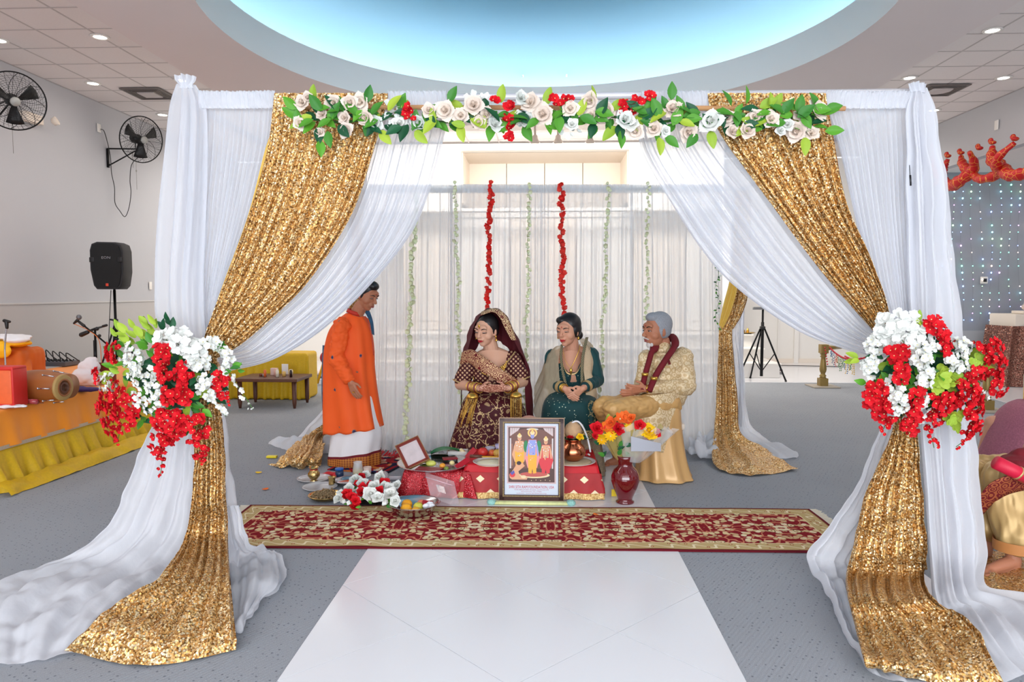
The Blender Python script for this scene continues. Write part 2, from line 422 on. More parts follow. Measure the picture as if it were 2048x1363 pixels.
# ceiling slab as a ring of boxes around the soffit
SX, SY0, SY1, SZ = 3.93, -1.0, 10.35, 4.0
ce = struct('ceiling', join(box(((-XW-SX)/2-.0, 5.7, HC+.09), (XW-SX+.3, 21.6, .1)), box(((XW+SX)/2, 5.7, HC+.09), (XW-SX+.3, 21.6, .1)),
     box((0, (SY1+YB)/2, HC+.09), (2*SX, YB-SY1, .1)), box((0, -3, HC+.09), (2*SX, 4, .1))), M['tile'])
T = .607
first = None; bars = []
xl = [-XW+T*(i+.5) for i in range(5)]; n_t = 0
yl = [5.4+T*j for j in range(15)]
cells = [(x, y) for x in xl for y in yl]+[(-x, y) for x in xl for y in yl]+[(-SX+T*(i+.5)+.0, y) for i in range(13) for y in yl if y > 10.75 and y < 14.4]
for x, y in cells:
    if first is None:
        first = mk('ceiling_tile', box((0, 0, .008), (T-.024, T-.024, .016), .002), M['tile'], ce, False, local=True); first.location = (x, y, HC+.012)
    else: dup(first, ce, loc=(x, y, HC+.012))
for x in [-XW+T*i for i in range(6)]:
    for s in (-1, 1): bars.append(box((s*x, 9.4, HC+.0155), (.022, 8.8, .012)))
for i in range(14): bars.append(box((-SX+T*i, 12.3, HC+.0155), (.022, 4.4, .012)))
for j in range(17):
    y = 5.4-T/2+T*j
    for s in (-1, 1): bars.append(box((s*(XW+SX)/2, y, HC+.0150), (XW-SX, .022, .012)))
    if y > 10.4: bars.append(box((0, y, HC+.0150), (2*SX, .022, .012)))
mk('ceiling_grid', join(*bars), M['grid'], ce, False)['kind'] = 'stuff'
# dropped soffit with the oval cove and dome
EX, EY, EC = 2.95, 3.08, 6.62
n = 96; inner = [(EX*math.cos(2*PI*k/n), EC+EY*math.sin(2*PI*k/n)) for k in range(n)]; outer = []
for x, y in inner:
    dx, dy = x, y-EC; t = min(SX/abs(dx) if abs(dx) > 1e-6 else 1e9, ((SY1-EC) if dy > 0 else (EC-SY0))/abs(dy) if abs(dy) > 1e-6 else 1e9); outer.append((dx*t, EC+dy*t))
def snapc(o):
    for i, (x, y) in enumerate(o):
        pass
    for c in ((SX, SY1), (-SX, SY1), (SX, SY0), (-SX, SY0)):
        b = min(range(n), key=lambda i: (o[i][0]-c[0])**2+(o[i][1]-c[1])**2); o[b] = c
    return o
outer = snapc(outer)
vs = [(x, y, SZ) for x, y in inner]+[(x, y, SZ) for x, y in outer]+[(x, y, HC+.06) for x, y in outer]
fs = []
for k in range(n): k2 = (k+1) % n; fs += [(k, n+k, n+k2, k2), (n+k, 2*n+k, 2*n+k2, n+k2)]
so = struct('ceiling_soffit', (vs, fs), M['soffit'])
def ering(k, z, kk=1.0): return [(EX*k*math.cos(2*PI*i/n), EC+EY*k*math.sin(2*PI*i/n), z) for i in range(n)]
mk('cove_fascia', gridf([ering(1.0, SZ-.003), ering(1.0, SZ+.34), ering(1.012, SZ+.345), ering(1.012, SZ+.17)], True), M['fascia'], so)
flat(bpy.data.objects['cove_fascia'], 50)
mk('cove_ledge', gridf([ering(1.0, SZ+.17), ering(1.16, SZ+.17)], True), M['dome'], so)
mk('dome', gridf([ering(k, SZ+z) for k, z in ((1.16, .16), (1.165, .45), (1.16, .75), (1.12, 1.0), (1.02, 1.22), (.85, 1.42), (.6, 1.56), (.3, 1.63), (.02, 1.65))], True), M['dome'], so)
M['cove_led'] = emit_front('cove_led_strip', (.95, .98, 1), 36)
mk('led_strip', gridf([ering(1.028, SZ+.20), ering(1.020, SZ+.27)], True), M['cove_led'], so)
# altar end: header with a panelled niche, stepped platform
YH = 14.55
NX0, NX1 = (923-1086)/F_PX*YH, (1254-1086)/F_PX*YH
NZ = P(1086, 300, YH).z
alt = thing('altar_header', 'white panelled header with a lit rectangular niche above the backdrop', 'altar', (0, YH, 2.9))
mk('header_panel', box(((-3.6+NX0)/2, YH+.1, 3.9), (NX0+3.6, .2, 1.3)), M['white_paint'], alt, False)
mk('header_panel', box(((3.6+NX1)/2, YH+.1, 3.9), (3.6-NX1, .2, 1.3)), M['white_paint'], alt, False)
mk('header_beam', box((0, YH+.1, (NZ+HC)/2), (7.2, .24, HC-NZ)), M['white_paint'], alt, False)
mk('niche_soffit', box(((NX0+NX1)/2, YH+.85, NZ+.02), (NX1-NX0+.04, 1.3, .04)), M['cream_paint'], alt, False)
for i in range(4):
    w = (NX1-NX0)/4; x = NX0+w*(i+.5)
    mk('niche_panel', box((x, YH+1.5, 4.0), (w-.014, .05, 1.1), .003), M['cream_paint'], alt, False)
for x in (NX0, NX1): mk('niche_side', box((x, YH+.85, 4.0), (.04, 1.3, 1.1)), M['cream_paint'], alt, False)
mk('crown_moulding', box((0, YH-.02, 3.28), (7.3, .05, .06)), M['white_paint'], alt, False)
ac = thing('altar_wall', 'white and cream altar wall with closed doors behind the sheer backdrop', 'altar', (0, 15.2, .77))
for i, (x0, x1, mt) in enumerate([(-3.0, -1.9, 'cream_paint'), (-1.9, -.7, 'white_paint'), (-.7, .7, 'cream_paint'), (.7, 1.9, 'white_paint'), (1.9, 3.0, 'cream_paint'), (3.0, 4.2, 'white_paint')]):
    mk('door_panel', join(box(((x0+x1)/2, 15.2, 2.0), (x1-x0-.03, .05, 2.4), .01), box(((x0+x1)/2, 15.165, 2.0), (x1-x0-.3, .02, 2.0), .008)), M[mt], ac, False)
mk('lintel', box((0, 15.2, 3.24), (8.6, .16, .1)), M['white_paint'], ac, False)
pl = thing('altar_steps', 'white stepped platform behind the gold drape at right', 'steps', (0, 14, 0))
Y1, Y2, Y3 = 13.4, 13.75, 14.1
for k, (y0, x, z) in enumerate([(Y1, 4.42, .27), (Y2, 4.22, .52), (Y3, 4.1, .77)]):
    mk('step', join(box(((x-3.2)/2, (y0+16.3)/2, z-.13), (x+3.2, 16.3-y0, .26)), box(((x-3.2)/2, (y0+16.3)/2-.02, z), (x+3.25, 16.3-y0+.04, .035), .01)), M['white_paint'], pl, False)
mk('door_casing', join(box((5.75, YB-.03, 1.2), (.10, .06, 2.4)), box((5.35, YB-.02, 1.5), (.03, .03, 3))), M['white_paint'], wb, False)
struct('baseboard_back', join(box((-5.7, YB-.02, .05), (2.6, .04, .1)), box((5.8, YB-.02, .05), (2.4, .04, .1))), M['cream_paint'])
# downlights
lampspots = [((200, 73), 'recessed ceiling light at the upper left, nearest the dome'), ((186, 166), 'recessed ceiling light above the small wall fan'), ((-2, 80), 'recessed ceiling light cut by the left photo edge'),
 ((362, 160), 'recessed ceiling light beside the top of the left white drape'), ((325, 229), 'recessed ceiling light low above the small fan, beside the white drape'),
 ((1985, 60), 'recessed ceiling light at the upper right corner'), ((2007, 155), 'recessed ceiling light near the right photo edge'), ((1819, 155), 'recessed ceiling light above the right white drape knot'),
 ((1868, 220), 'recessed ceiling light just right of the right white drape')]
for (px, py), lab in lampspots:
    d = ray(px, py); t = (HC+.01-CAM_H)/d.z; q = V((d.x*t, d.y*t, HC+.01))
    r = thing('downlight', lab, 'ceiling light', q, 'recessed ceiling lights')
    mk('trim_ring', lathe([(.072, .0), (.074, -.012), (.1, -.012), (.108, -.002)], (0, 0, 0), 20), M['white_paint'], r, local=True)
    mk('lamp', lathe([(.0, -.004), (.072, -.004)], (0, 0, 0), 20), M['led_lamp'], r, local=True)
for px, py, lab in ((300, 187, 'grey square air vent in the left ceiling'), (1878, 180, 'grey square air vent with round diffuser in the right ceiling')):
    d = ray(px, py); t = (HC-CAM_H)/d.z; r = thing('ceiling_vent', lab, 'vent', (d.x*t, d.y*t, HC))
    mk('frame', join(box((0, 0, -.006), (.60, .60, .014))), M['vent'], r, False, True)
    mk('diffuser', (box((0, 0, -.02), (.26, .26, .02), .004) if px < 1000 else lathe([(0, -.03), (.13, -.03), (.19, -.012), (.2, 0)])), M['grid'], r, False, True)
    for k in (1, 2, 3): mk('louvre', join(*[box((sx*(.13+k*.04), 0, -.016), (.008, .26+k*.08, .012)) for sx in (-1, 1)]+[box((0, sx*(.13+k*.04), -.016), (.26+k*.08, .008, .012)) for sx in (-1, 1)]), M['vent'], r, False, True)
M['lampw'] = plain('spot_white', (226, 214, 202), .5)
for px, lab in ((1070, 'white hanging spot lamp left of three under the rear ceiling'), (1116, 'white hanging spot lamp middle of three under the rear ceiling'), (1180, 'white hanging spot lamp right of three under the rear ceiling')):
    q = P(px, 283, 13.0); r = thing('spot_lamp', lab, 'lamp', (q.x, 13.0, HC), 'hanging spot lamps')
    mk('stem', cyl((0, 0, 0), (0, 0, q.z-HC+.1), .02, 8), M['lampw'], r, local=True)
    mk('lamp_shade', lathe([(.025, .12), (.045, .10), (.05, .05), (.085, -.01), (.09, -.04), (.07, -.045), (0, -.03)], (0, 0, q.z-HC), 16), M['lampw'], r, local=True)

# ================================================================== CANOPY
YF, YK = 3.85, 7.3
XP = 1.98; ZT = P(1086, 190, YF).z
M['pipe'] = plain('pipe_white', (225, 225, 230), .4, .3)
fr = thing('canopy_frame', 'white pipe frame of the wedding canopy hidden inside the drapes', 'frame', (0, 5.5, 0))
XL, XR = P(372, 400, YF).x, P(1836, 400, YF).x
for x, y in ((XL, YF+.03), (XR, YF+.03), (-2.0, YK+.05), (2.03, YK+.05)):
    p_ = mk('post', cyl((x, y, .01), (x, y, ZT+.02), .024, 12), M['pipe'], fr)
    mk('base_plate', box((x, y, .008), (.4, .4, .012), .004), M['pipe'], fr, False)
for a, b in (((XL, YF+.03), (XR, YF+.03)), ((-2.0, YK+.05), (2.03, YK+.05)), ((XL, YF+.03), (-2.0, YK+.05)), ((XR, YF+.03), (2.03, YK+.05))):
    mk('crossbar', cyl((*a, ZT), (*b, ZT), .02, 10), M['pipe'], fr)
mk('hook', join(cyl(P(1819, 330, YF-.05), P(1820, 350, YF-.05), .002, 6), tube([P(1820, 350, YF-.05), P(1821, 371, YF-.05)], .006, 8)), M['black'], fr)
mk('front_rod', cyl(P(610, 214, YF-.045), P(1690, 217, YF-.045), .013, 10), plain('tan_rod', (214, 160, 110), .5), fr)
M['sheer_f'] = sheer('front_voile', (.88, .89, .93), .74, .5, 12)
M['sheer_l'] = sheer('floor_voile', (.88, .89, .93), .88, .45, 9)
M['sheer_b'] = sheer('backdrop_voile', (.94, .94, .95), .74, .5, 17)
M['gold_seq'] = sequin('gold_sequins', ((0, sRGB(184, 124, 56)), (.3, sRGB(218, 164, 92)), (.62, sRGB(240, 198, 130)), (1, sRGB(255, 238, 200))), 125, .45, .38, .62)
M['gold_lining'] = plain('yellow_lining', (222, 178, 66), .5, sheen=.3)
def Q(rows, y):
    out = []
    for r in rows:
        out.append([ (p if isinstance(p, Vector) else P(p[0], p[1], y+(p[2] if len(p) > 2 else 0))) for p in r])
    return out
def curtain(name, label, rows, y, mat, waves, amp, nu=90, nv=70, seed=1, wr=0.0, cat='drape', group=None, parent=None, minz=.006, **k):
    g = sheet(Q(rows, y), nu, nv); g = pleat(g, waves, amp, seed, wrinkle=wr, **k)
    for r in g:
        for p in r:
            if p.z < minz: p.z = minz+.25*abs(p.z-minz)*.1
    o = mk(name, gridf(g), M[mat], parent)
    if parent is None: tag(o, label, cat, group)
    return o
def fl(px, py, z): return F(px, py, z)
# ---- left front
for x0_, x1_, lab_ in ((396, 551, 'gathered white ruffle along the rail beside the left post'), (775, 893, 'gathered white ruffle on the rail right of the left gold drape'), (1283, 1418, 'gathered white ruffle on the rail left of the right gold drape'), (1651, 1824, 'gathered white ruffle along the rail beside the right post')):
    curtain('rail_ruffle', lab_, [[(x0_, 181), ((x0_+x1_)/2, 182), (x1_, 181)], [(x0_, 188), ((x0_+x1_)/2, 188), (x1_, 188)], [(x0_, 208), ((x0_+x1_)/2, 209), (x1_, 208)], [(x0_, 216), ((x0_+x1_)/2, 217), (x1_, 216)]], YF-.035, 'sheer_l', (x1_-x0_)/8.0, [.014, .006, .004, .008], int((x1_-x0_)*1.5), 10, x0_, .012, wscale=22)
curtain('white_drape', 'white sheer corner drape hanging from the ruffled knot of the left front post', [[(352, 168), (370, 165), (392, 170)], [(336, 215), (372, 215, -.05), (412, 215)], [(324, 320), (366, 320, -.06), (415, 320)], [(311, 440), (360, 440, -.05), (412, 440)], [(307, 560), (352, 560, -.05), (408, 560)], [(314, 650), (360, 655, -.06), (410, 660)], [(368, 705), (395, 708, -.05), (420, 712)]], YF-.02, 'sheer_f', 3.5, [.004, .02, .03, .035, .03, .02, .005], 60, 60, 3)
curtain('white_drape', 'white sheer panel gathered on the rail between the left post and the gold drape', [[(396, 184), (550, 184)], [(400, 212), (550, 212)], [(398, 300), (540, 300)], [(392, 430), (505, 430)], [(392, 560), (458, 560)], [(402, 640), (430, 650)], [(410, 705), (428, 708)]], YF+.02, 'sheer_f', 17, [.006, .004, .016, .018, .018, .01, .003], 130, 60, 4)
curtain('gold_drape', 'gold sequin drape sweeping from the top rail to the left tie-back', [[(548, 186), (660, 186), (776, 186)], [(546, 212), (660, 212), (772, 212)], [(536, 300), (645, 300), (748, 300)], [(500, 430), (600, 430), (703, 430)], [(452, 560), (540, 560), (620, 560)], [(424, 632), (480, 636), (540, 640)], [(408, 680), (440, 684), (480, 690)], [(404, 715), (420, 717), (436, 715)]], YF-.05, 'gold_seq', 11, [.006, .007, .016, .022, .022, .018, .01, .004], 150, 90, 5, .006)
curtain('gold_lining', None, [[(545, 260), (549, 260)], [(530, 300), (540, 300)], [(496, 430), (506, 430)], [(449, 560), (458, 560)], [(420, 640), (430, 640)]], YF-.03, 'gold_lining', 1, [0, 0], 4, 30, 6, parent=bpy.data.objects['gold_drape'])
curtain('white_drape', 'white sheer swag curving from the rail below the garland to the left bouquet', [[(770, 186), (830, 186), (893, 186)], [(752, 260), (820, 262), (890, 264)], [(700, 430), (770, 435), (840, 432)], [(618, 560), (690, 565), (762, 545)], [(535, 640), (595, 655), (656, 650)], [(478, 690), (515, 712), (548, 718)], [(432, 705), (436, 722), (446, 744)]], YF+.0, 'sheer_f', 9, [.004, .008, .022, .03, .03, .022, .006], 120, 80, 7, .01)
kn = curtain('ruffle_knot', 'ruffled white fabric knot on top of the left front post', [[(348, 152), (368, 148), (392, 153)], [(350, 162), (370, 158), (390, 162)], [(360, 170), (370, 168), (384, 170)], [(358, 176), (372, 176), (388, 176)]], YF-.04, 'sheer_l', 4, [.02, .02, .006, .01], 60, 14, 8, cat='drape')
curtain('white_drape', 'white sheer drape falling below the left bouquet and spreading across the carpet to the left', [[(400, 712), (415, 715), (432, 718)], [(335, 790), (390, 795), (446, 800)], [(297, 870), (375, 880), (453, 880)], [(258, 960), (365, 975), (468, 980)], [(212, 1060, -.06), (345, 1060, -.06), (478, 1075)], [fl(110, 1130, .05), fl(300, 1125, .12), fl(478, 1110, .10)], [fl(-20, 1180, .06), fl(230, 1180, .10), fl(470, 1150, .02)], [fl(-80, 1240, .04), fl(170, 1230, .08), fl(440, 1180, .01)], [fl(-60, 1330, .01), fl(120, 1310, .02), fl(330, 1250, .006)]], YF+.1, 'sheer_l', 6, [.004, .02, .03, .03, .035, .03, .03, .03, .008], 150, 150, 9, .035, wscale=5)
curtain('white_drape', 'crumpled white sheer hem lying right of the left gold train', [[(450, 1010), (466, 1010), (478, 1010)], [(455, 1090), (485, 1080), (500, 1090, -.02)], [fl(460, 1130, .06), fl(520, 1110, .06), fl(548, 1105, .03)], [fl(462, 1180, .05), fl(520, 1160, .08), fl(572, 1152, .02)], [fl(462, 1240, .02), fl(490, 1235, .05), fl(520, 1200, .015)], [fl(466, 1262, .01), fl(480, 1262, .01), fl(490, 1240, .01)]], YF+.06, 'sheer_l', 3, [.01, .02, .02, .02, .01], 60, 60, 10, .03, wscale=7)
curtain('gold_drape', 'gold sequin train falling below the left bouquet and fanning over the floor', [[(400, 712), (415, 715), (432, 715)], [(388, 790), (414, 790), (441, 790)], [(388, 900), (417, 900), (446, 900)], [(384, 1000), (417, 1000), (450, 1000)], [(368, 1075), (412, 1075), (455, 1075)], [fl(322, 1150, .20), fl(395, 1155, .20), fl(460, 1150, .20)], [fl(225, 1212, .15), fl(350, 1225, .13), fl(467, 1225, .12)], [fl(165, 1262, .11), fl(320, 1280, .08), fl(472, 1272, .07)], [fl(130, 1300, .02), fl(290, 1330, .012), fl(472, 1300, .012)]], YF-.06, 'gold_seq', 7, [.004, .015, .02, .02, .022, .02, .022, .014, .003], 130, 150, 11, .02, wscale=6)
# ---- right front
curtain('white_drape', 'white sheer corner drape hanging from the ruffled knot of the right front post', [[(1822, 172), (1838, 168), (1855, 175)], [(1815, 230), (1840, 230, -.05), (1868, 230)], [(1812, 330), (1850, 330, -.06), (1884, 330)], [(1812, 450), (1856, 450, -.05), (1898, 450)], [(1815, 570), (1862, 570, -.05), (1910, 570)], [(1822, 680), (1868, 680, -.06), (1916, 680)], [(1835, 800), (1885, 800, -.05), (1933, 800)], [(1848, 960), (1900, 960, -.05), (1950, 960)], [(1858, 1100), (1912, 1100, -.05), (1962, 1100)], [fl(1866, 1200, .10), fl(1925, 1190, .12), fl(1968, 1175, .08)], [fl(1880, 1230, .06), fl(1970, 1215, .10), fl(2060, 1195, .05)], [fl(1920, 1290, .05), fl(2010, 1270, .08), fl(2120, 1240, .03)], [fl(1990, 1365, .02), fl(2070, 1345, .02), fl(2150, 1310, .02)]], YF-.02, 'sheer_l', 4.5, [.004, .02, .03, .035, .03, .03, .035, .035, .035, .03, .03, .03, .005], 110, 150, 13, .02)
curtain('white_drape', 'white sheer panel gathered on the rail between the right gold drape and right post', [[(1650, 186), (1822, 186)], [(1654, 214), (1822, 214)], [(1680, 300), (1822, 300)], [(1708, 430), (1822, 430)], [(1738, 560), (1826, 560)], [(1768, 640), (1826, 650)], [(1782, 705), (1820, 708)]], YF+.02, 'sheer_f', 15, [.006, .004, .016, .018, .018, .012, .003], 130, 60, 14)
curtain('gold_drape', 'gold sequin drape sweeping from the top rail to the right tie-back', [[(1416, 186), (1534, 186), (1652, 186)], [(1420, 212), (1536, 212), (1655, 212)], [(1444, 270), (1556, 270), (1667, 270)], [(1530, 388), (1612, 395), (1693, 400)], [(1640, 537), (1690, 520), (1735, 500)], [(1712, 622), (1740, 600), (1765, 580)], [(1748, 665), (1764, 650), (1780, 634)], [(1772, 708), (1784, 705), (1798, 700)]], YF-.05, 'gold_seq', 11, [.006, .007, .016, .022, .022, .018, .008, .003], 150, 90, 15, .006)
curtain('white_drape', 'white sheer swag curving from the rail below the garland to the right bouquet', [[(1283, 186), (1350, 186), (1424, 186)], [(1279, 285), (1360, 280), (1446, 268)], [(1337, 395), (1430, 392), (1534, 388)], [(1441, 543), (1540, 540), (1644, 538)], [(1583, 653), (1655, 645), (1722, 636)], [(1690, 698), (1735, 690), (1762, 674)], [(1765, 716), (1775, 712), (1785, 702)]], YF+.0, 'sheer_f', 9, [.004, .012, .025, .03, .03, .014, .004], 120, 80, 16, .012)
curtain('ruffle_knot', 'ruffled white fabric knot on top of the right front post', [[(1815, 168), (1834, 163), (1850, 168)], [(1818, 176), (1834, 172), (1850, 178)], [(1822, 184), (1836, 182), (1852, 186)]], YF-.04, 'sheer_l', 4, [.02, .012, .006], 60, 12, 17)
curtain('white_drape', 'white sheer drape bulging out left of the right gold train down to the floor', [[(1775, 712), (1785, 715), (1800, 716)], [(1765, 840), (1790, 840), (1815, 840)], [(1722, 950), (1765, 950), (1810, 950)], [(1668, 1040), (1735, 1040), (1800, 1040)], [(1620, 1098, -.02), (1690, 1110), (1780, 1110)], [(1622, 1128, -.08), (1690, 1140, -.04), (1780, 1150)], [fl(1655, 1185, .06), fl(1705, 1190, .04), fl(1770, 1190, .02)], [fl(1690, 1255, .04), fl(1730, 1260, .02), fl(1790, 1260, .012)], [fl(1730, 1325, .02), fl(1800, 1330, .01), fl(1900, 1330, .01)], [fl(1745, 1345, .01), fl(1840, 1375, .01), fl(2000, 1390, .01)]], YF+.1, 'sheer_l', 5, [.004, .01, .02, .03, .035, .03, .03, .02, .02, .004], 110, 140, 18, .03, wscale=6)
curtain('gold_drape', 'gold sequin train falling below the right bouquet and trailing to the lower right corner', [[(1775, 712), (1788, 715), (1800, 714)], [(1786, 840), (1806, 840), (1828, 840)], [(1762, 920), (1800, 920), (1836, 920)], [(1728, 1000), (1786, 1000), (1845, 1000)], [(1706, 1100), (1776, 1100), (1850, 1095)], [(1692, 1150, -.03), (1770, 1155, -.03), (1848, 1150)], [fl(1695, 1190, .16), fl(1775, 1195, .18), fl(1860, 1190, .22)], [fl(1708, 1240, .11), fl(1810, 1235, .14), fl(1905, 1222, .18)], [fl(1720, 1290, .08), fl(1850, 1285, .12), fl(1955, 1262, .16)], [fl(1728, 1322, .07), fl(1880, 1335, .10), fl(1985, 1320, .12)], [fl(1740, 1332, .02), fl(1880, 1368, .05), fl(2010, 1372, .06)]], YF-.06, 'gold_seq', 7, [.004, .012, .02, .022, .022, .024, .02, .022, .02, .012, .003], 130, 150, 19, .022, wscale=6)
# ---- back curtain, four panels, with narrow pleats
for i, (x0, x1, lab) in enumerate([(740, 905, 'white sheer backdrop panel behind the man in orange'), (900, 1085, 'white sheer backdrop panel behind the bride'), (1080, 1265, 'white sheer backdrop panel behind the woman in green'), (1260, 1445, 'white sheer backdrop panel behind the seated man')]):
    m_ = (x0+x1)/2
    curtain('backdrop_panel', lab, [[(x0, 370), (m_, 370), (x1, 370)], [(x0, 382), (m_, 382), (x1, 382)], [(x0, 400), (m_, 400), (x1, 400)], [(x0, 640), (m_, 640), (x1, 640)], [(x0-2, 820), (m_, 820), (x1+2, 820)], [(x0-4, 875, -.05), (m_, 878, -.06), (x1+4, 878, -.05)], [fl(x0-6, 903, .02), fl(m_, 905, .02), fl(x1+6, 903, .02)]], YK, 'sheer_b', 9, [.008, .008, .02, .028, .032, .05, .05], 200, 50, 30+i, .01, cat='curtain')
curtain('backdrop_header', 'gathered white casing along the top rail of the backdrop', [[(735, 368), (1090, 368), (1445, 368)], [(735, 386), (1090, 386), (1445, 386)]], YK-.03, 'sheer_b', 90, [.006, .004], 900, 4, 41, cat='curtain')
curtain('white_drape', 'crumpled white sheer between the seated man and the rear gold drape', [[fl(1380, 878, .14), fl(1410, 866, .18), fl(1440, 872, .12)], [fl(1378, 900, .08), fl(1412, 896, .12), fl(1446, 896, .08)], [fl(1384, 912, .01), fl(1412, 914, .01), fl(1440, 912, .01)]], YK, 'sheer_l', 3, [.04, .04, .01], 50, 40, 42, .08, wscale=7)
# ---- back right post: gold drape tied back, yellow lining outward
curtain('gold_drape', 'gold sequin drape tied to the rear right post with its yellow lining showing', [[(1470, 380), (1485, 380), (1500, 380)], [(1466, 480), (1484, 480), (1502, 480)], [(1458, 562), (1478, 570), (1497, 580)], [(1448, 610), (1468, 620), (1487, 622)], [(1440, 648), (1455, 655), (1468, 655)], [(1438, 664), (1450, 666), (1464, 664)], [(1436, 720), (1452, 720), (1468, 720)], [(1432, 800), (1454, 800), (1476, 800)], [(1428, 862, -.1), (1456, 862, -.1), (1482, 862, -.1)], [fl(1424, 900, .10), fl(1470, 898, .10), fl(1530, 895, .07)], [fl(1426, 922, .05), fl(1490, 925, .06), fl(1575, 922, .05)], [fl(1440, 940, .015), fl(1500, 950, .015), fl(1596, 938, .015)]], YK-.1, 'gold_seq', 4, [.01, .02, .025, .025, .01, .008, .02, .025, .025, .025, .02, .005], 60, 120, 44, .02, wscale=6)
curtain('lining', None, [[(1462, 545, .0), (1476, 560)], [(1456, 575), (1472, 590)], [(1446, 612), (1460, 628)], [(1438, 650), (1446, 656)]], YK-.17, 'gold_lining', 3, [.006, .01, .01, .004], 24, 30, 45, parent=bpy.data.objects['gold_drape.004'])
curtain('white_drape', 'white sheer strip hanging right of the rear gold drape and trailing on the carpet', [[(1464, 380), (1480, 380), (1494, 380)], [(1460, 560), (1474, 560), (1486, 560)], [(1462, 660), (1470, 660), (1480, 660)], [(1466, 740), (1478, 740), (1488, 740)], [(1470, 840), (1484, 840), (1498, 840)], [fl(1470, 888, .08), fl(1505, 880, .10), fl(1535, 878, .03)], [fl(1490, 905, .02), fl(1545, 905, .05), fl(1592, 905, .01)], [fl(1500, 915, .01), fl(1550, 918, .01), fl(1594, 916, .01)]], YK+.03, 'sheer_l', 3, [.01, .02, .01, .02, .02, .02, .02, .004], 50, 80, 46, .03)
# ---- back left post: train mostly behind the standing man
curtain('gold_drape', 'gold sequin train bunched on the carpet left of the standing man', [[(700, 380), (714, 380), (728, 380)], [(700, 600), (710, 600), (720, 600)], [(690, 720), (704, 720), (716, 720)], [(670, 820, -.1), (690, 820, -.1), (712, 820, -.1)], [fl(612, 872, .12), fl(632, 868, .15), fl(652, 866, .12)], [fl(580, 898, .10), fl(615, 896, .16), fl(646, 893, .10)], [fl(556, 918, .06), fl(596, 922, .09), fl(644, 916, .05)], [fl(538, 930, .01), fl(590, 936, .012), fl(642, 930, .01)]], YK-.05, 'gold_seq', 4, [.01, .02, .02, .02, .03, .03, .03, .005], 70, 90, 47, .05, wscale=8)
curtain('white_drape', 'white sheer train spilling left from the rear left post onto the carpet', [[(694, 380), (708, 380), (740, 380)], [(694, 600), (708, 600), (738, 600)], [(680, 760), (700, 760), (740, 760)], [fl(600, 868, .12), fl(650, 862, .14), fl(740, 870, .12)], [fl(545, 880, .05), fl(610, 878, .10), fl(700, 885, .08)], [fl(538, 888, .01), fl(600, 905, .01), fl(700, 905, .01)]], YK+.02, 'sheer_l', 3, [.01, .02, .03, .03, .02, .004], 70, 70, 48, .04, wscale=6)
# ================================================================== FLOWERS
def petalf(name, rgb, rgb2=None, rough=.7):
    m = NT(name, rough, 0, .25); c = sRGB(*rgb); c2 = sRGB(*(rgb2 or tuple(int(x*.8) for x in rgb)))
    oi = m.n('ObjectInfo'); m.set('Base Color', m.mix(m.ma('MULTIPLY', oi.outputs['Random'], .8), c, c2))
    m.set('Subsurface Weight', .0); return m.m
M['red_petal'] = petalf('red_petal', (224, 24, 38), (188, 8, 24))
M['white_petal'] = petalf('white_petal', (236, 236, 230), (216, 220, 214))
M['cream_petal'] = petalf('cream_petal', (240, 226, 212), (228, 210, 196))
M['leaf_g'] = petalf('green_leaf', (92, 158, 44), (36, 104, 48), .45)
M['leaf_l'] = petalf('lime_leaf', (168, 190, 62), (130, 166, 52), .5)
M['leaf_d'] = petalf('dark_leaf', (34, 92, 58), (24, 70, 44), .45)
M['pistil'] = plain('pistil', (226, 214, 150), .6)
M['yel_petal'] = petalf('yellow_petal', (250, 208, 30), (240, 180, 20))
M['or_petal'] = petalf('orange_petal', (244, 130, 40), (236, 92, 44))
M['stem_m'] = plain('stem', (70, 120, 50), .6)
def petal_patch(L, Wd, cup, rot, tilt, z0=0, notch=.0, n=4):
    g = []
    for j in range(n+1):
        v = j/n; w = Wd*math.sin(PI*(.12+.80*v))**.8; row = []
        for u in (-1, -.5, 0, .5, 1):
            x = u*w; y = L*v*(1-(notch if u == 0 and j == n else 0)); z = cup*L*(v*v) + .18*w*abs(u)
            row.append(V((x, y*math.cos(tilt)-z*math.sin(tilt), y*math.sin(tilt)+z*math.cos(tilt)+z0)))
        g.append(row)
    R = Matrix.Rotation(rot, 3, 'Z'); vs, fs = gridf(g); return [R @ v for v in vs], fs
def blossom(n=5, L=1, W_=.42, cup=.1, tilt=.35, c=True):
    ps = [wm(petal_patch(L, W_, cup, 2*PI*k/n, tilt+(.12 if k % 2 else 0), 0, .12, 3), 0) for k in range(n)]
    if c: ps.append(wm(ell((0, 0, .12), (.13, .13, .16), 6, 4), 1))
    return join(*ps)
def rosef():
    ps = []
    for k in range(5): ps.append(petal_patch(.95+.12*(k%2), .60, -.10, 2*PI*k/5, .30+.12*(k%3), 0, -.14))
    for k in range(4): ps.append(petal_patch(.84, .58, .05, 2*PI*k/4+.6, .75, .02, -.08))
    for k in range(4): ps.append(petal_patch(.66, .42, .22, 2*PI*k/4+.3, 1.15, .05))
    for k in range(3): ps.append(petal_patch(.55, .26, .45, 2*PI*k/3, 1.4, .1))
    return join(*ps)
def leaff(pt=.9):
    g = []
    for j in range(7):
        v = j/6; w = .50*math.sin(PI*min(1, v*.96+.02))**pt*(1.2-.5*v); g.append([V((u*w, v*1.75, .16*w*abs(u)*2 - .28*v*v+.15*v)) for u in (-1, -.45, 0, .45, 1)])
    return gridf(g)
def lobed():
    ps = [petal_patch(1.0 if k == 2 else .8, .36, -.1, (k-2)*.75, .1, 0, 0, 4) for k in range(5)]
    return join(*ps)
def budf(): return join(*[petal_patch(.9, .34, .15, 2*PI*k/3, 1.15, 0) for k in range(3)])
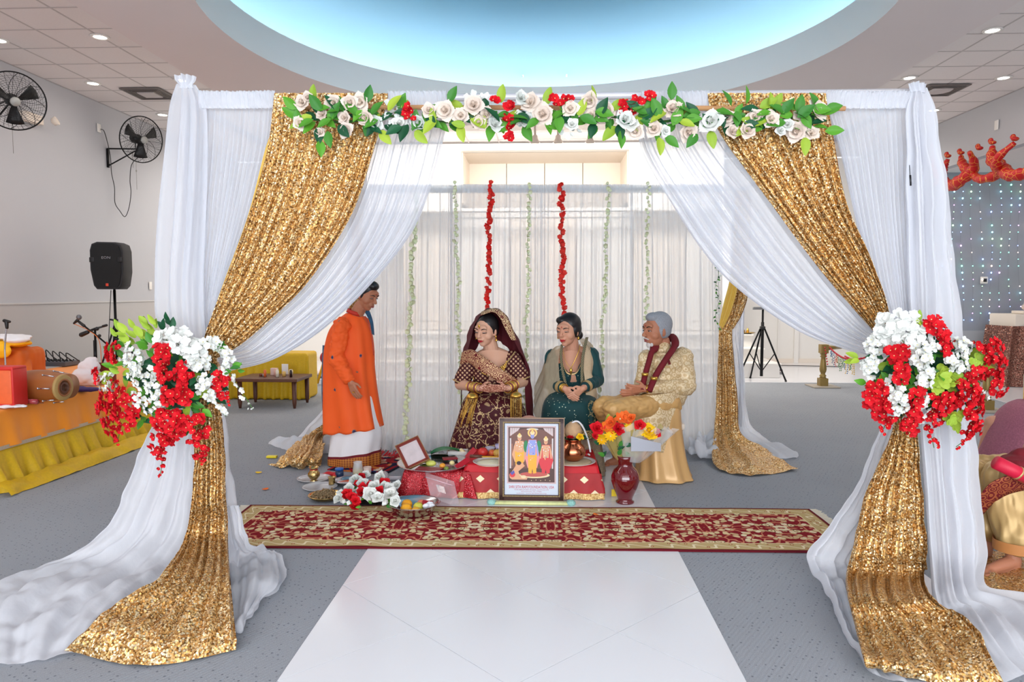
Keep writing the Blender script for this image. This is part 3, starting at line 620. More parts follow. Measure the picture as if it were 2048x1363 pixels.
def me_of(name, vf, mats):
    o = mk(name, vf, mats); me = o.data; bpy.data.objects.remove(o); return me
FM = {
 'red': me_of('blossom', blossom(5, 1, .46, .12, .4), [M['red_petal'], M['pistil']]),
 'red4': me_of('blossom', blossom(4, 1, .5, .25, .6), [M['red_petal'], M['pistil']]),
 'white': me_of('blossom', blossom(5, 1, .44, .1, .35), [M['white_petal'], M['pistil']]),
 'wbud': me_of('bud', budf(), [M['white_petal']]),
 'floret': me_of('floret', blossom(4, 1, .5, .05, .25, False), [M['white_petal']]),
 'rose': me_of('rose', rosef(), [M['cream_petal']]), 'wrose': me_of('rose', rosef(), [M['white_petal']]),
 'rrose': me_of('rose', rosef(), [M['red_petal']]), 'yrose': me_of('rose', rosef(), [M['yel_petal']]),
 'orose': me_of('rose', rosef(), [M['or_petal']]), 'olily': me_of('lily', blossom(6, 1, .3, .1, .5), [M['or_petal'], M['pistil']]),
 'ydaisy': me_of('daisy', blossom(12, 1, .16, .1, .35), [M['yel_petal'], M['pistil']]),
 'leaf': me_of('leaf', leaff(), [M['leaf_g']]), 'lime': me_of('leaf', leaff(.6), [M['leaf_l']]), 'dark': me_of('leaf', leaff(), [M['leaf_d']]),
 'lobe': me_of('leaf', lobed(), [M['leaf_l']]),
}
FN = {'red': 'red_blossom', 'red4': 'red_blossom', 'white': 'white_blossom', 'wbud': 'white_bud', 'floret': 'white_floret', 'rose': 'cream_rose', 'wrose': 'white_rose', 'rrose': 'red_rose', 'yrose': 'yellow_rose',
      'orose': 'orange_rose', 'olily': 'orange_lily', 'ydaisy': 'yellow_daisy', 'leaf': 'green_leaf', 'lime': 'lime_leaf', 'dark': 'dark_leaf', 'lobe': 'lime_leaf'}
def put(kind, parent, p, s, nrm=(0, -1, .2), spin=None, rnd=random, jit=.5, name=None):
    o = bpy.data.objects.new(name or FN[kind], FM[kind]); COL.objects.link(o); o.parent = parent
    o.location = V(p)-wloc(parent)
    n = (V(nrm)+V((rnd.uniform(-jit, jit), rnd.uniform(-jit, jit), rnd.uniform(-jit, jit)))).normalized()
    q = n.to_track_quat('Z', 'Y'); o.rotation_mode = 'QUATERNION'
    from mathutils import Quaternion
    o.rotation_quaternion = q @ Quaternion((0, 0, 1), rnd.uniform(0, 6.28) if spin is None else spin); o.scale = (s, s, s)
    return o
def leafat(kind, parent, p, d, s, rnd=random, face=(0, -1, .3)):
    """leaf growing from p in direction d, its face towards face"""
    d = V(d).normalized(); f = V(face)+V((rnd.uniform(-.5, .5),)*3); f = (f-d*f.dot(d)).normalized(); x = d.cross(f)
    o = bpy.data.objects.new(FN[kind], FM[kind]); COL.objects.link(o); o.parent = parent; o.location = V(p)-wloc(parent)
    o.rotation_mode = 'QUATERNION'; o.rotation_quaternion = Matrix((x, d, f)).transposed().to_quaternion(); o.scale = (s, s, s); return o
def bouquet(root, Y, items, c, seed=1):
    rnd = random.Random(seed); px_m = Y/F_PX; pc = P(c[0], c[1], Y)
    for it in items:
        kind = it[0]
        if kind == 'chain':
            _, k2, pts, n, s, sp = it[:6]; path = cr([V((a, b, 0)) for a, b in pts], max(n, 2))
            ws = [P(q.x, q.y, Y-.10) for q in path]
            mk('stem', tube(ws, .0018, 5), M['stem_m'], root)
            for i, q in enumerate(path):
                sz = s*(1-.5*i/n) if i > n*.5 else s
                p = P(q.x+rnd.uniform(-sp, sp), q.y+rnd.uniform(-sp*.5, sp*.5), Y-.12-rnd.uniform(0, .05))
                put(k2 if not (k2 == 'white' and i > n*.7) else 'wbud', root, p, sz, (rnd.uniform(-.6, .6), -1, -.1), rnd=rnd)
        else:
            _, cx, cy, rx, ry, n, s = it[:7]; dy = it[7] if len(it) > 7 else 0
            if kind in ('red', 'white'): n = int(n*1.55); s *= .84
            for i in range(n):
                a = rnd.uniform(0, 6.28); r = math.sqrt((i+.5)/n)
                x = cx+rx*r*math.cos(a+i*2.4); y = cy+ry*r*math.sin(a+i*2.4); bul = math.sqrt(max(0, 1-r*r*.8))
                p = P(x, y, Y-.08-dy-.09*bul-rnd.uniform(0, .04))
                out = V(((x-c[0])*.006+(x-cx)/rx*.5, -1, -(y-c[1])*.004-(y-cy)/ry*.5))
                if kind in ('leaf', 'lime', 'dark', 'lobe'):
                    leafat(kind, root, p+V((0, .04, 0)), (x-c[0]+rnd.uniform(-60, 60), rnd.uniform(-60, 20), -(y-c[1])+rnd.uniform(-70, 70)), s*rnd.uniform(.8, 1.2), rnd)
                else: put(kind, root, p, s*rnd.uniform(.85, 1.15), out, rnd=rnd)
YB_ = YF-.12
def fill(root, c, rx, ry, n, seed):
    rr = random.Random(seed)
    for i in range(n):
        a = i*2.4; r = math.sqrt((i+.5)/n); p = P(c[0]+rx*r*math.cos(a), c[1]+ry*r*math.sin(a), YB_-.06-.06*math.sqrt(1-r*r))
        leafat(rr.choice(['dark', 'leaf', 'dark', 'lime']), root, p, (rr.uniform(-1, 1), -.25, rr.uniform(-1.2, .5)), rr.uniform(.034, .048), rr)
bl = thing('bouquet', 'red, white and green flower bouquet tied on the left front post', 'bouquet', P(345, 760, YB_))
mk('bouquet_core', ell(P(345, 760, YB_+.02), (.20, .06, .16), 14, 8), M['leaf_d'], bl)
bouquet(bl, YB_, [
 ('floret', 350, 680, 42, 24, 46, .026, .03), ('floret', 385, 700, 26, 14, 14, .024, .02),
 ('lime', 262, 672, 40, 18, 12, .040), ('lime', 300, 655, 16, 10, 5, .036), ('dark', 327, 652, 12, 12, 5, .036), ('leaf', 300, 690, 25, 12, 7, .035), ('leaf', 415, 700, 25, 12, 7, .034),
 ('white', 262, 712, 24, 26, 20, .024), ('white', 285, 750, 26, 30, 22, .025), ('white', 215, 765, 20, 22, 14, .022), ('white', 310, 800, 24, 34, 22, .023), ('white', 275, 800, 20, 16, 9, .023),
 ('white', 395, 722, 26, 18, 18, .026), ('white', 415, 775, 20, 26, 18, .024), ('white', 422, 688, 18, 12, 9, .027), ('white', 452, 712, 12, 20, 9, .025),
 ('red', 226, 705, 14, 20, 13, .028), ('red', 190, 752, 10, 16, 8, .022), ('red', 325, 706, 18, 18, 11, .032, .04), ('red', 328, 745, 14, 20, 12, .03, .04), ('red', 368, 745, 16, 22, 13, .03, .03), ('red', 352, 790, 28, 22, 18, .034, .04),
 ('red', 240, 812, 44, 34, 34, .032), ('red', 236, 850, 32, 26, 22, .027), ('red', 335, 850, 34, 32, 28, .032, .03), ('red', 322, 890, 24, 26, 18, .027, .03), ('red', 390, 855, 24, 30, 20, .029, .03), ('red', 400, 900, 14, 20, 9, .025, .03),
 ('red', 442, 765, 15, 28, 14, .026), ('red', 225, 780, 25, 18, 10, .026), ('dark', 345, 760, 60, 30, 16, .034), ('lime', 235, 745, 26, 30, 10, .034), ('leaf', 330, 830, 60, 40, 14, .034), ('lime', 320, 725, 30, 12, 4, .03), ('leaf', 375, 820, 30, 36, 8, .036),
 ('leaf', 255, 730, 60, 40, 12, .034), ('leaf', 440, 740, 30, 30, 8, .028),
 ('chain', 'red4', [(322, 895), (324, 925), (320, 952)], 9, .021, 6), ('chain', 'red4', [(240, 860), (236, 878), (232, 886)], 5, .02, 8), ('chain', 'red4', [(402, 905), (408, 925)], 4, .02, 5),
 ('chain', 'white', [(442, 700), (460, 745), (478, 775), (495, 800), (506, 818)], 17, .021, 9), ('chain', 'white', [(415, 790), (435, 815), (452, 832)], 8, .022, 8), ('chain', 'red4', [(445, 775), (455, 795), (460, 808)], 5, .02, 5),
], (345, 760), 5)
fill(bl, (345, 765), 100, 85, 70, 31)
br = thing('bouquet', 'red, white and green flower bouquet tied on the right front post', 'bouquet', P(1850, 760, YB_))
mk('bouquet_core', ell(P(1850, 750, YB_+.02), (.24, .06, .17), 14, 8), M['leaf_d'], br)
bouquet(br, YB_, [
 ('floret', 1798, 658, 46, 36, 64, .028, .04), ('floret', 1845, 665, 20, 22, 14, .026, .02),
 ('red', 1868, 650, 22, 16, 12, .031, .03), ('red', 1890, 680, 16, 18, 10, .03, .02), ('red', 1893, 697, 10, 10, 5, .028, .03), ('red', 1792, 703, 24, 17, 15, .031, .05), ('red', 1800, 745, 13, 26, 10, .027, .05),
 ('red', 1757, 792, 26, 34, 26, .030, .02), ('red', 1772, 820, 26, 20, 14, .029, .02), ('red', 1832, 805, 17, 36, 20, .030, .04), ('red', 1820, 850, 14, 24, 12, .027, .03), ('red', 1885, 805, 34, 22, 22, .033, .02), ('red', 1932, 785, 34, 30, 26, .031, .02),
 ('red', 1988, 715, 22, 36, 24, .028), ('red', 1995, 765, 18, 28, 15, .027), ('red', 1965, 700, 14, 20, 8, .027), ('red', 1950, 830, 18, 28, 18, .028, .02), ('red', 1940, 862, 20, 14, 9, .024), ('red', 1950, 745, 24, 20, 12, .03), ('red', 1868, 835, 18, 16, 9, .026),
 ('white', 1748, 690, 16, 24, 12, .026), ('white', 1742, 730, 16, 24, 12, .025), ('white', 1842, 712, 20, 26, 18, .028, .05), ('white', 1850, 755, 16, 24, 12, .026, .04), ('white', 1800, 800, 20, 28, 22, .022, .05), ('white', 1846, 815, 12, 30, 10, .024, .02),
 ('white', 1925, 690, 20, 14, 11, .028), ('white', 1912, 722, 22, 16, 12, .026, .02), ('white', 1868, 690, 14, 10, 6, .026), ('white', 1925, 735, 14, 12, 7, .026), ('white', 1780, 770, 14, 18, 8, .022), ('white', 1962, 790, 12, 16, 6, .022),
 ('lime', 1842, 655, 10, 20, 5, .032, .05), ('lime', 1815, 692, 14, 8, 3, .032, .06), ('lobe', 1890, 762, 42, 20, 13, .052, .04), ('lobe', 1962, 735, 18, 20, 5, .05, .03), ('lobe', 1915, 838, 18, 14, 5, .045, .05), ('dark', 1868, 705, 36, 22, 15, .036), ('dark', 1770, 722, 26, 22, 9, .036),
 ('leaf', 1790, 755, 60, 36, 15, .036), ('leaf', 1890, 740, 60, 30, 12, .036), ('lime', 1722, 722, 8, 8, 3, .03), ('leaf', 1860, 800, 70, 30, 10, .034),
 ('chain', 'red4', [(1765, 830), (1770, 850), (1762, 864)], 7, .024, 8), ('chain', 'red4', [(1852, 850), (1862, 872), (1868, 895)], 9, .022, 9), ('chain', 'red4', [(1950, 855), (1935, 875), (1912, 893)], 10, .022, 8), ('chain', 'red4', [(1820, 850), (1822, 866)], 4, .022, 6),
 ('chain', 'white', [(1990, 785), (2004, 780), (2014, 778)], 5, .014, 4), ('chain', 'white', [(1800, 820), (1806, 838)], 5, .019, 8), ('chain', 'red4', [(1975, 690), (1962, 688), (1950, 684)], 4, .022, 4),
], (1850, 750), 9)
fill(br, (1850, 750), 115, 85, 80, 32)
# ---- garland along the front rail
ga = thing('flower_garland', 'garland of cream roses, red blossoms and green leaves along the front rail', 'garland', P(1120, 235, YF-.08))
rg = random.Random(12); YG = YF-.10
mk('vine', tube([P(x, 238+6*math.sin(x*.03), YG+.02) for x in range(592, 1652, 14)], .007, 6), M['stem_m'], ga)
for x, y, k, s in [(606, 206, 'rose', 18), (616, 196, 'rose', 13), (600, 246, 'rose', 16), (668, 206, 'rose', 19), (700, 205, 'rose', 17), (722, 204, 'rose', 19), (645, 230, 'rose', 14), (692, 260, 'rose', 17), (640, 266, 'rose', 13), (732, 236, 'rose', 18), (752, 246, 'wrose', 17), (690, 236, 'rose', 15),
  (800, 248, 'wrose', 17), (836, 245, 'wrose', 16), (858, 222, 'rose', 16), (892, 222, 'rose', 22), (948, 212, 'rose', 22), (922, 232, 'rose', 18), (972, 232, 'rose', 20), (990, 250, 'wrose', 18), (958, 246, 'rose', 16), (1042, 198, 'wrose', 17), (1062, 206, 'rose', 22), (1086, 230, 'rose', 24), (1058, 236, 'wrose', 14),
  (1140, 218, 'rose', 18), (1180, 202, 'rose', 19), (1184, 232, 'rose', 17), (1214, 222, 'rose', 19), (1144, 250, 'wrose', 14), (1250, 240, 'wrose', 20), (1272, 262, 'rose', 18), (1262, 250, 'wrose', 18), (1344, 220, 'rose', 22), (1308, 258, 'rose', 18), (1376, 264, 'rose', 20), (1330, 262, 'wrose', 12),
  (1422, 244, 'wrose', 25), (1454, 236, 'rose', 17), (1510, 236, 'rose', 18), (1540, 240, 'rose', 19), (1464, 264, 'rose', 16), (1494, 262, 'rose', 18), (1592, 262, 'rose', 22), (1632, 222, 'rose', 24), (1622, 268, 'rose', 17), (1575, 250, 'wrose', 14), (1560, 262, 'wrose', 12), (1596, 232, 'rose', 12)]:
    put(k, ga, P(x, y, YG-.04-rg.uniform(0, .03)), s*YF/F_PX*.95, (rg.uniform(-.3, .3), -1, rg.uniform(-.2, .4)), rnd=rg, jit=.25)
for (x, y, n, rx, ry) in [(819, 224, 9, 14, 15), (1016, 212, 7, 9, 8), (1014, 236, 4, 6, 7), (1022, 252, 4, 7, 6), (1018, 272, 4, 7, 4), (1112, 202, 7, 12, 9), (1134, 204, 6, 9, 9), (1256, 214, 7, 12, 10), (1278, 200, 7, 12, 8), (1296, 192, 4, 8, 5), (1252, 228, 3, 4, 8), (992, 200, 3, 6, 4)]:
    for i in range(n): put('red', ga, P(x+rg.uniform(-rx, rx), y+rg.uniform(-ry, ry), YG-.06-rg.uniform(0, .02)), rg.uniform(.020, .027), rnd=rg)
for (x0, x1, y0, y1, n) in [(770, 800, 205, 258, 14), (925, 985, 183, 202, 12), (1030, 1050, 225, 255, 6), (1120, 1165, 255, 275, 6), (780, 860, 240, 258, 6)]:
    for i in range(n): put('floret', ga, P(rg.uniform(x0, x1), rg.uniform(y0, y1), YG-.05), rg.uniform(.014, .02), rnd=rg)
for i in range(215):
    x = 592+1056*(i+.5)/215+rg.uniform(-5, 5); a = rg.uniform(-PI, PI)
    leafat(rg.choice(['leaf', 'leaf', 'dark', 'lime'] if x < 1380 or x > 1480 else ['dark', 'leaf']), ga, P(x, 236+rg.uniform(-18, 20), YG-.02-rg.uniform(0, .06)), (math.cos(a)*1.3, -.25, math.sin(a)), rg.uniform(.040, .060), rg, face=(0, -1, .5))
for x, y, dx, dz in [(628, 205, 0, 1), (733, 205, .3, 1), (898, 205, .4, .8), (1002, 205, .1, 1), (1092, 210, .25, 1), (1185, 208, 0, .9), (1290, 220, .6, .8), (1343, 200, 0, 1), (1462, 212, -.5, .9), (1492, 208, 0, 1), (1540, 222, 0, 1), (1595, 225, .2, 1), (1520, 215, .8, .4), (760, 262, .6, -.7), (830, 262, .8, -.8), (655, 262, .2, -1), (640, 280, .1, -.9), (920, 250, .2, -1), (1240, 262, .1, -1), (1420, 262, .2, -1), (1395, 268, -.5, -.6), (1318, 275, .1, -1), (1330, 272, .7, -.6), (1610, 275, 0, -1), (1648, 220, .9, .2), (1650, 262, .7, 0)]:
    leafat(rg.choice(['leaf', 'lime', 'leaf']), ga, P(x, y, YG-.06), (dx, -.15, dz), .052, rg)
# ---- hanging flower strings on the backdrop
M['str_red'] = petalf('garland_red', (238, 40, 40), (244, 96, 80)); M['str_cream'] = petalf('garland_cream', (238, 240, 214), (226, 232, 190))
FM['sred'] = me_of('garland_tuft', blossom(6, 1, .4, .25, .5, False), [M['str_red']]); FM['scream'] = me_of('garland_tuft', blossom(6, 1, .4, .25, .5, False), [M['str_cream']])
FN['sred'] = FN['scream'] = 'garland_tuft'
for (x0, y0, x1, y1, k, lab, s) in [(832, 392, 812, 880, 'scream', 'pale cream flower string nearest the man in orange', .034), (910, 366, 924, 860, 'scream', 'cream flower string just left of the bride', .026), (981, 366, 977, 640, 'sred', 'red flower string hanging above the bride', .034),
   (1058, 368, 1050, 880, 'scream', 'cream flower string between the bride and the woman in green', .026), (1121, 366, 1128, 660, 'sred', 'red flower string hanging above the woman in green', .034),
   (1216, 368, 1198, 880, 'scream', 'cream flower string between the woman in green and the seated man', .026), (1295, 366, 1292, 640, 'scream', 'cream flower string hanging above the seated man', .024)]:
    t_ = thing('flower_string', lab, 'garland', P(x0, y0, YK-.12)); rr = random.Random(int(x0)); n = int((y1-y0)/(6 if k == 'sred' else 7.5))
    pts = [P(x0+(x1-x0)*i/n+1.5*math.sin(i*.3), y0+(y1-y0)*i/n, YK-.12-(.1 if i/n > .9 and y1 > 800 else 0)) for i in range(n+1)]
    mk('cord', tube(pts, .003, 5), M[('str_red' if k == 'sred' else 'str_cream')], t_)
    for i, p in enumerate(pts): put(k, t_, p+V((rr.uniform(-.008, .008), -.012, 0)), s*rr.uniform(1.0, 1.35), (rr.uniform(-.7, .7), -1, rr.uniform(-.5, .5)), rnd=rr)
t_ = thing('leaf_vine', 'small green vine with white buds hanging beside the rear gold drape', 'garland', P(1434, 535, YK-.12)); rr = random.Random(3)
pts = [P(1434+3*math.sin(i*.7), 533+i*6.2, YK-.14) for i in range(21)]
mk('cord', tube(pts, .002, 5), M['stem_m'], t_)
for i, p in enumerate(pts):
    leafat('dark' if i % 2 else 'leaf', t_, p, (rr.uniform(-1, 1), -.2, rr.uniform(-1, .2)), .018, rr)
    if i % 2: put('white', t_, p+V((rr.uniform(-.02, .02), -.02, 0)), .016, rnd=rr)

# ================================================================== RUG
def rug_mat():
    m = NT('runner_rug', .95, 0, .1); o = m.co(); x, y, z = m.sep(o)
    ax = m.ma('PINGPONG', m.ma('ADD', x, 4), .52); ay = m.ma('ABSOLUTE', y)
    wv = m.comb(ax, y, 0.); wv = m.comb(ax, ay, 0.)
    warp = m.vm('ADD', wv, m.vm('SCALE', m.vm('SUBTRACT', m.noise(wv, sc=7, det=2, out='Color'), (.5, .5, .5)), scale=.10))
    red = m.mix(m.noise(o, sc=60), sRGB(150, 36, 44), sRGB(122, 24, 34)); cream = sRGB(222, 196, 150); tan = sRGB(204, 172, 128); olive = sRGB(140, 132, 92)
    e = m.vor(warp, sc=9, out='Distance', feature='DISTANCE_TO_EDGE'); vine = m.ma('SUBTRACT', 1, m.step(e, .025, .055))
    c = m.mix(vine, red, sRGB(206, 130, 100))
    d2 = m.vor(warp, sc=20); lf = m.ma('SUBTRACT', 1, m.step(d2, .44, .50)); lc = m.ramp(m.vor(warp, sc=20, out='Color'), (0, cream), (.4, tan), (.7, sRGB(232, 214, 178)), interp='CONSTANT')
    c = m.mix(lf, c, lc)
    d1 = m.vor(warp, sc=7.5, rnd=.6); rg_ = m.ramp(d1, (0, sRGB(226, 206, 160)), (.10, sRGB(160, 120, 80)), (.13, sRGB(228, 206, 164)), (.20, olive), (.235, sRGB(118, 30, 34)), interp='CONSTANT')
    c = m.mix(m.ma('LESS_THAN', d1, .26), c, rg_)
    # border
    bx = m.ma('SUBTRACT', RL/2, m.ma('ABSOLUTE', x)); by = m.ma('SUBTRACT', RW/2, ay); b = m.ma('MINIMUM', bx, by)
    along = m.ma('ADD', x, y)
    sx = m.ma('SINE', m.ma('MULTIPLY', along, 46)); dd = m.ma('ABSOLUTE', m.ma('SUBTRACT', m.ma('MULTIPLY', sx, .024), m.ma('SUBTRACT', b, .072)))
    bc = m.mix(m.ma('LESS_THAN', dd, .007), sRGB(196, 170, 120), sRGB(236, 222, 186)); bd = m.vor(m.comb(x, y, 0.), sc=18, rnd=.5)
    bc = m.mix(m.ma('LESS_THAN', bd, .22), bc, sRGB(164, 96, 62)); bc = m.mix(m.ma('LESS_THAN', bd, .12), bc, sRGB(224, 200, 150))
    c = m.mix(m.ma('LESS_THAN', b, .135), c, bc)
    for lo, hi, col in ((.128, .136, (226, 206, 160)), (.018, .025, (150, 110, 70)), (-1, .018, (104, 26, 36))):
        f = m.ma('MULTIPLY', m.ma('LESS_THAN', b, hi), m.ma('GREATER_THAN', b, lo)); c = m.mix(f, c, sRGB(*col))
    m.set('Base Color', c); m.bump(m.noise(o, sc=300), .3, .003); return m.m
BL_, BR_, FL_, FR_ = F(508, 1013), F(1641, 1020), F(385, 1094), F(1703, 1107)
RC = (BL_+BR_+FL_+FR_)/4; RL = ((BR_-BL_).length+(FR_-FL_).length)/2; RW = ((BL_-FL_).length+(BR_-FR_).length)/2
rang = math.atan2((BR_-BL_).y+(FR_-FL_).y, (BR_-BL_).x+(FR_-FL_).x)
ru = thing('runner_rug', 'long red and beige floral rug lying across the white aisle', 'rug', (RC.x, RC.y, 0), rotz=rang)
gx = [[V((-RL/2+RL*i/120, -RW/2+RW*j/14, .013+.003*noise.noise(V((i*.12, j*.2, 0)))+.004*math.exp(-((-RL/2+RL*i/120+1.05)*9)**2)+.004*math.exp(-((-RL/2+RL*i/120-.83)*9)**2))) for i in range(121)] for j in range(15)]
gb = [[V((p.x, p.y, .005)) for p in r] for r in gx]
t1 = gridf(gx); rim = gx[0]+[r[-1] for r in gx[1:]]+gx[-1][::-1][1:]+[r[0] for r in gx[::-1]][1:-1]
sk = gridf([[V((p.x, p.y, .003)) for p in rim], rim], True)
mk('rug_field', join(t1, sk), rug_mat(), ru, True, True)
fv = []; rr = random.Random(4)
for s in (-1, 1):
    for i in range(90):
        y = -RW/2+RW*(i+.5)/90; dx = rr.uniform(.05, .075); fv.append(box((s*(RL/2+dx/2), y+rr.uniform(-.003, .003), .008), (dx, .005, .006)))
f_ = mk('fringe', join(*fv), plain('rug_fringe', (226, 218, 200), .9), ru, False, True); f_['kind'] = 'stuff'
# ================================================================== ALTAR ITEMS IN FRONT
def ppx(D): return D/F_PX
M['red_cloth'] = plain('red_cloth', (206, 10, 30), .6, nz=.08, nsc=5, bump=.2, bsc=20)
M['red_seq'] = sequin('red_sequin_cloth', ((0, sRGB(150, 8, 22)), (.5, sRGB(188, 12, 30)), (.93, sRGB(206, 20, 40)), (1, sRGB(255, 170, 170))), 260, .25, .4, .3)
def cloth_box(x0, x1, y0, y1, z, drop, flare=.04, seed=0, nx=40, rip=.008):
    """draped cloth: flat top then four falling sides as one sheet"""
    rn = random.Random(seed); rings = []
    def rr_(k, zz, amp):
        pts = []; hx, hy = (x1-x0)/2+k, (y1-y0)/2+k; cx, cy = (x0+x1)/2, (y0+y1)/2; n = 4*nx
        for i in range(n):
            t = i/n*4; s = int(t); u = t-s
            q = [(-1+2*u, -1), (1, -1+2*u), (1-2*u, 1), (-1, 1-2*u)][s]
            w = amp*math.sin(i*.55+seed)*(.7+.3*math.sin(i*.21))
            pts.append(V((cx+q[0]*(hx+w), cy+q[1]*(hy+w), zz)))
        return pts
    lv = [(-.5*(min(x1-x0, y1-y0))+.01, 0, 0), (-.02, 0, 0), (0, -.006, 0)]
    N = 7
    for i in range(1, N+1): lv.append((flare*i/N+.004, -drop*i/N, rip*i/N))
    return gridf([rr_(k, z+dz, a) for k, dz, a in lv], True)
# main low table
TY0, TY1 = 5.46, 6.1; tx0, tx1 = -.60, .425; TZ = .268
rt = thing('low_table', 'low table under a plain red cloth and a sheer red gold-bordered veil', 'table', ((tx0+tx1)/2, (TY0+TY1)/2, 0))
for x in (tx0+.05, tx1-.05):
    for y in (TY0+.05, TY1-.05): mk('leg', box((x, y, .12), (.035, .035, .24), .004), plain('table_wood', (96, 60, 38), .5) if 'twood' not in M else M['twood'], rt, False)
mk('tabletop', box(((tx0+tx1)/2, (TY0+TY1)/2, .25), (tx1-tx0, TY1-TY0, .02), .003), M['white_paint'], rt, False)
tc = mk('tablecloth', cloth_box(tx0, tx1, TY0, TY1, TZ, .10, .02, 3), M['red_cloth']); tag(tc, 'plain bright red cloth covering the top of the low altar table', 'tablecloth')
def veil_mat():
    m = NT('red_veil', .6); o = m.co(); x, y, z = m.sep(o)
    gxx = m.ma('SUBTRACT', m.ma('FRACT', m.ma('MULTIPLY', x, 6.2)), .5); row = m.ma('FLOOR', m.ma('MULTIPLY', z, 9.5))
    gz = m.ma('SUBTRACT', m.ma('FRACT', m.ma('MULTIPLY', z, 9.5)), .5)
    gxx = m.ma('SUBTRACT', m.ma('FRACT', m.ma('ADD', m.ma('MULTIPLY', x, 6.2), m.ma('MULTIPLY', row, .5))), .5)
    dia = m.ma('ADD', m.ma('ABSOLUTE', m.ma('MULTIPLY', gxx, 1.25)), m.ma('ABSOLUTE', gz))
    f = m.ma('LESS_THAN', dia, .26); bor = m.ma('LESS_THAN', z, .055)
    n = m.noise(o, sc=90, det=2); gold = m.mix(m.step(n, .35, .65), sRGB(168, 118, 60), sRGB(232, 204, 140))
    c = m.mix(f, m.mix(m.noise(o, sc=14), sRGB(150, 18, 26), sRGB(186, 34, 34)), sRGB(228, 212, 176)); c = m.mix(bor, c, gold)
    m.set('Base Color', c); m.set('Metallic', m.ma('MULTIPLY', m.ma('MAXIMUM', f, bor), .5)); return m.m
ve = mk('altar_veil', gridf([[V((q[0]+.012*math.sin(i*.9+k*1.1)*(k/7), q[1]-.012*math.cos(i*.7)*(k/7), q[2])) for i, q in enumerate(
     [V((tx0-.03-.035*k/7, TY1-.1-(TY1-.1-TY0)*j/10, .205-.195*k/7)) for j in range(10)]+[V((tx0-.03-.035*k/7+(tx1-tx0+.06+.07*k/7)*j/50, TY0-.03-.035*k/7, .205-.195*k/7)) for j in range(51)]+[V((tx1+.03+.035*k/7, TY0+(TY1-.1-TY0)*j/10, .205-.195*k/7)) for j in range(1, 10)])] for k in range(8)]), veil_mat())
tag(ve, 'sheer red veil with gold diamonds and a gold border hanging round the altar table', 'cloth')
# red sequinned stool at left
sx0, sx1, sy0, sy1 = P(800, 950, 5.42).x+.03, P(930, 950, 5.42).x+.03, 5.44, 5.95
st = thing('low_stool', 'low square stool hidden under red sequinned cloth', 'stool', ((sx0+sx1)/2, (sy0+sy1)/2, 0))
mk('seat', box(((sx0+sx1)/2, (sy0+sy1)/2, .20), (sx1-sx0-.01, sy1-sy0-.01, .025), .003), M['white_paint'], st, False)
for x in (sx0+.05, sx1-.05):
    for y in (sy0+.05, sy1-.05): mk('leg', box((x, y, .10), (.03, .03, .195)), M['white_paint'], st, False)
tag(mk('stool_cloth', cloth_box(sx0, sx1, sy0, sy1, .218, .205, .05, 5, rip=.02), M['red_seq']), 'red sequinned cloth draped over the low stool left of the altar table', 'cloth')
def dish(r, h, lip=.012, th=.003, c=(0, 0, 0), seg=36):
    return lathe([(0, 0), (r*.80, 0), (r*.93, h*.5), (r, h), (r+lip, h+.001), (r+lip, h+.001-th), (r+.002, h-th), (r*.93+.003, h*.5-th), (r*.8, -th*.9), (0, -th*.9)][::-1], c, seg)
def onz(px, py, z): return F(px, py, z)
def tray(name, lab, px, py, z, r, h, mat, cat='tray', sc=(1, 1, 1), **k):
    q = onz(px, py, z); t = thing(name, lab, cat, q); o = mk('dish', xf(dish(r, h, **k), sc=sc), M[mat], t, local=True); o.location = (0, 0, .004); return t, q
# big steel tray on the stool
t1, q1 = tray('steel_tray', 'large round steel tray resting on the red sequinned stool', 868, 932, .222, .28, .03, 'silver')
M['plastic'] = NT('clear_plastic', .08, 0, .5, (1, 1, 1)).m
pb = M['plastic'].node_tree.nodes['Principled BSDF']; pb.inputs['Transmission Weight'].default_value = .0; pb.inputs['Alpha'].default_value = .28
def fruit(lab, p, r, rgb, name='fruit', cat='fruit', sc=(1, 1, .92), stem=True, group=None, metal=0):
    t = thing(name, lab, cat, V(p), group)
    mk('flesh', lathe([(0, .0), (.35*r, .02*r), (.8*r, .3*r), (r, .85*r), (.93*r, 1.3*r), (.6*r, 1.75*r), (.25*r, 1.88*r), (0, 1.80*r)], (0, 0, 0), 18), plain('fruit_skin', rgb, .4, nz=.12, nsc=30), t, local=True).scale = sc
    if stem: mk('stem', cyl((0, 0, 1.7*r), (.1*r, 0, 1.95*r), .06*r, 6), M['stem_m'], t, local=True)
    return t
zt = .231
for i, (px, py, r, rgb, lab, nm) in enumerate([(850, 925, .03, (188, 200, 90), 'pale green mango in the steel tray beside the tilted photo frame', 'mango'), (862, 932, .028, (206, 206, 96), 'yellow green mango in front in the steel tray', 'mango'), (885, 936, .024, (238, 160, 50), 'orange marigold ball in the steel tray', 'marigold'), (893, 941, .02, (120, 140, 60), 'small green fruit at the front of the steel tray', 'fruit'), (904, 930, .022, (236, 214, 150), 'pale yellow sweet in the steel tray near the red card', 'sweet')]):
    fruit(lab, onz(px, py, zt), r, rgb, nm, sc=(1.5, 1, .9) if nm == 'mango' else (1, 1, .9), stem=False)
def slab(name, lab, p, size, rot, mat, cat, bev=.002):
    t = thing(name, lab, cat, V(p)); o = mk('cover', box((0, 0, 0), size, bev), mat, t, False, True); o.rotation_euler = rot; return t
M['maroon'] = plain('maroon_card', (140, 12, 28), .45); M['crimson'] = plain('crimson_card', (176, 16, 36), .4)
slab('gift_box', 'dark red gift box lying in the steel tray under the fruit', onz(858, 938, zt+.012), (.20, .10, .014), (0, 0, -.15), M['maroon'], 'box')
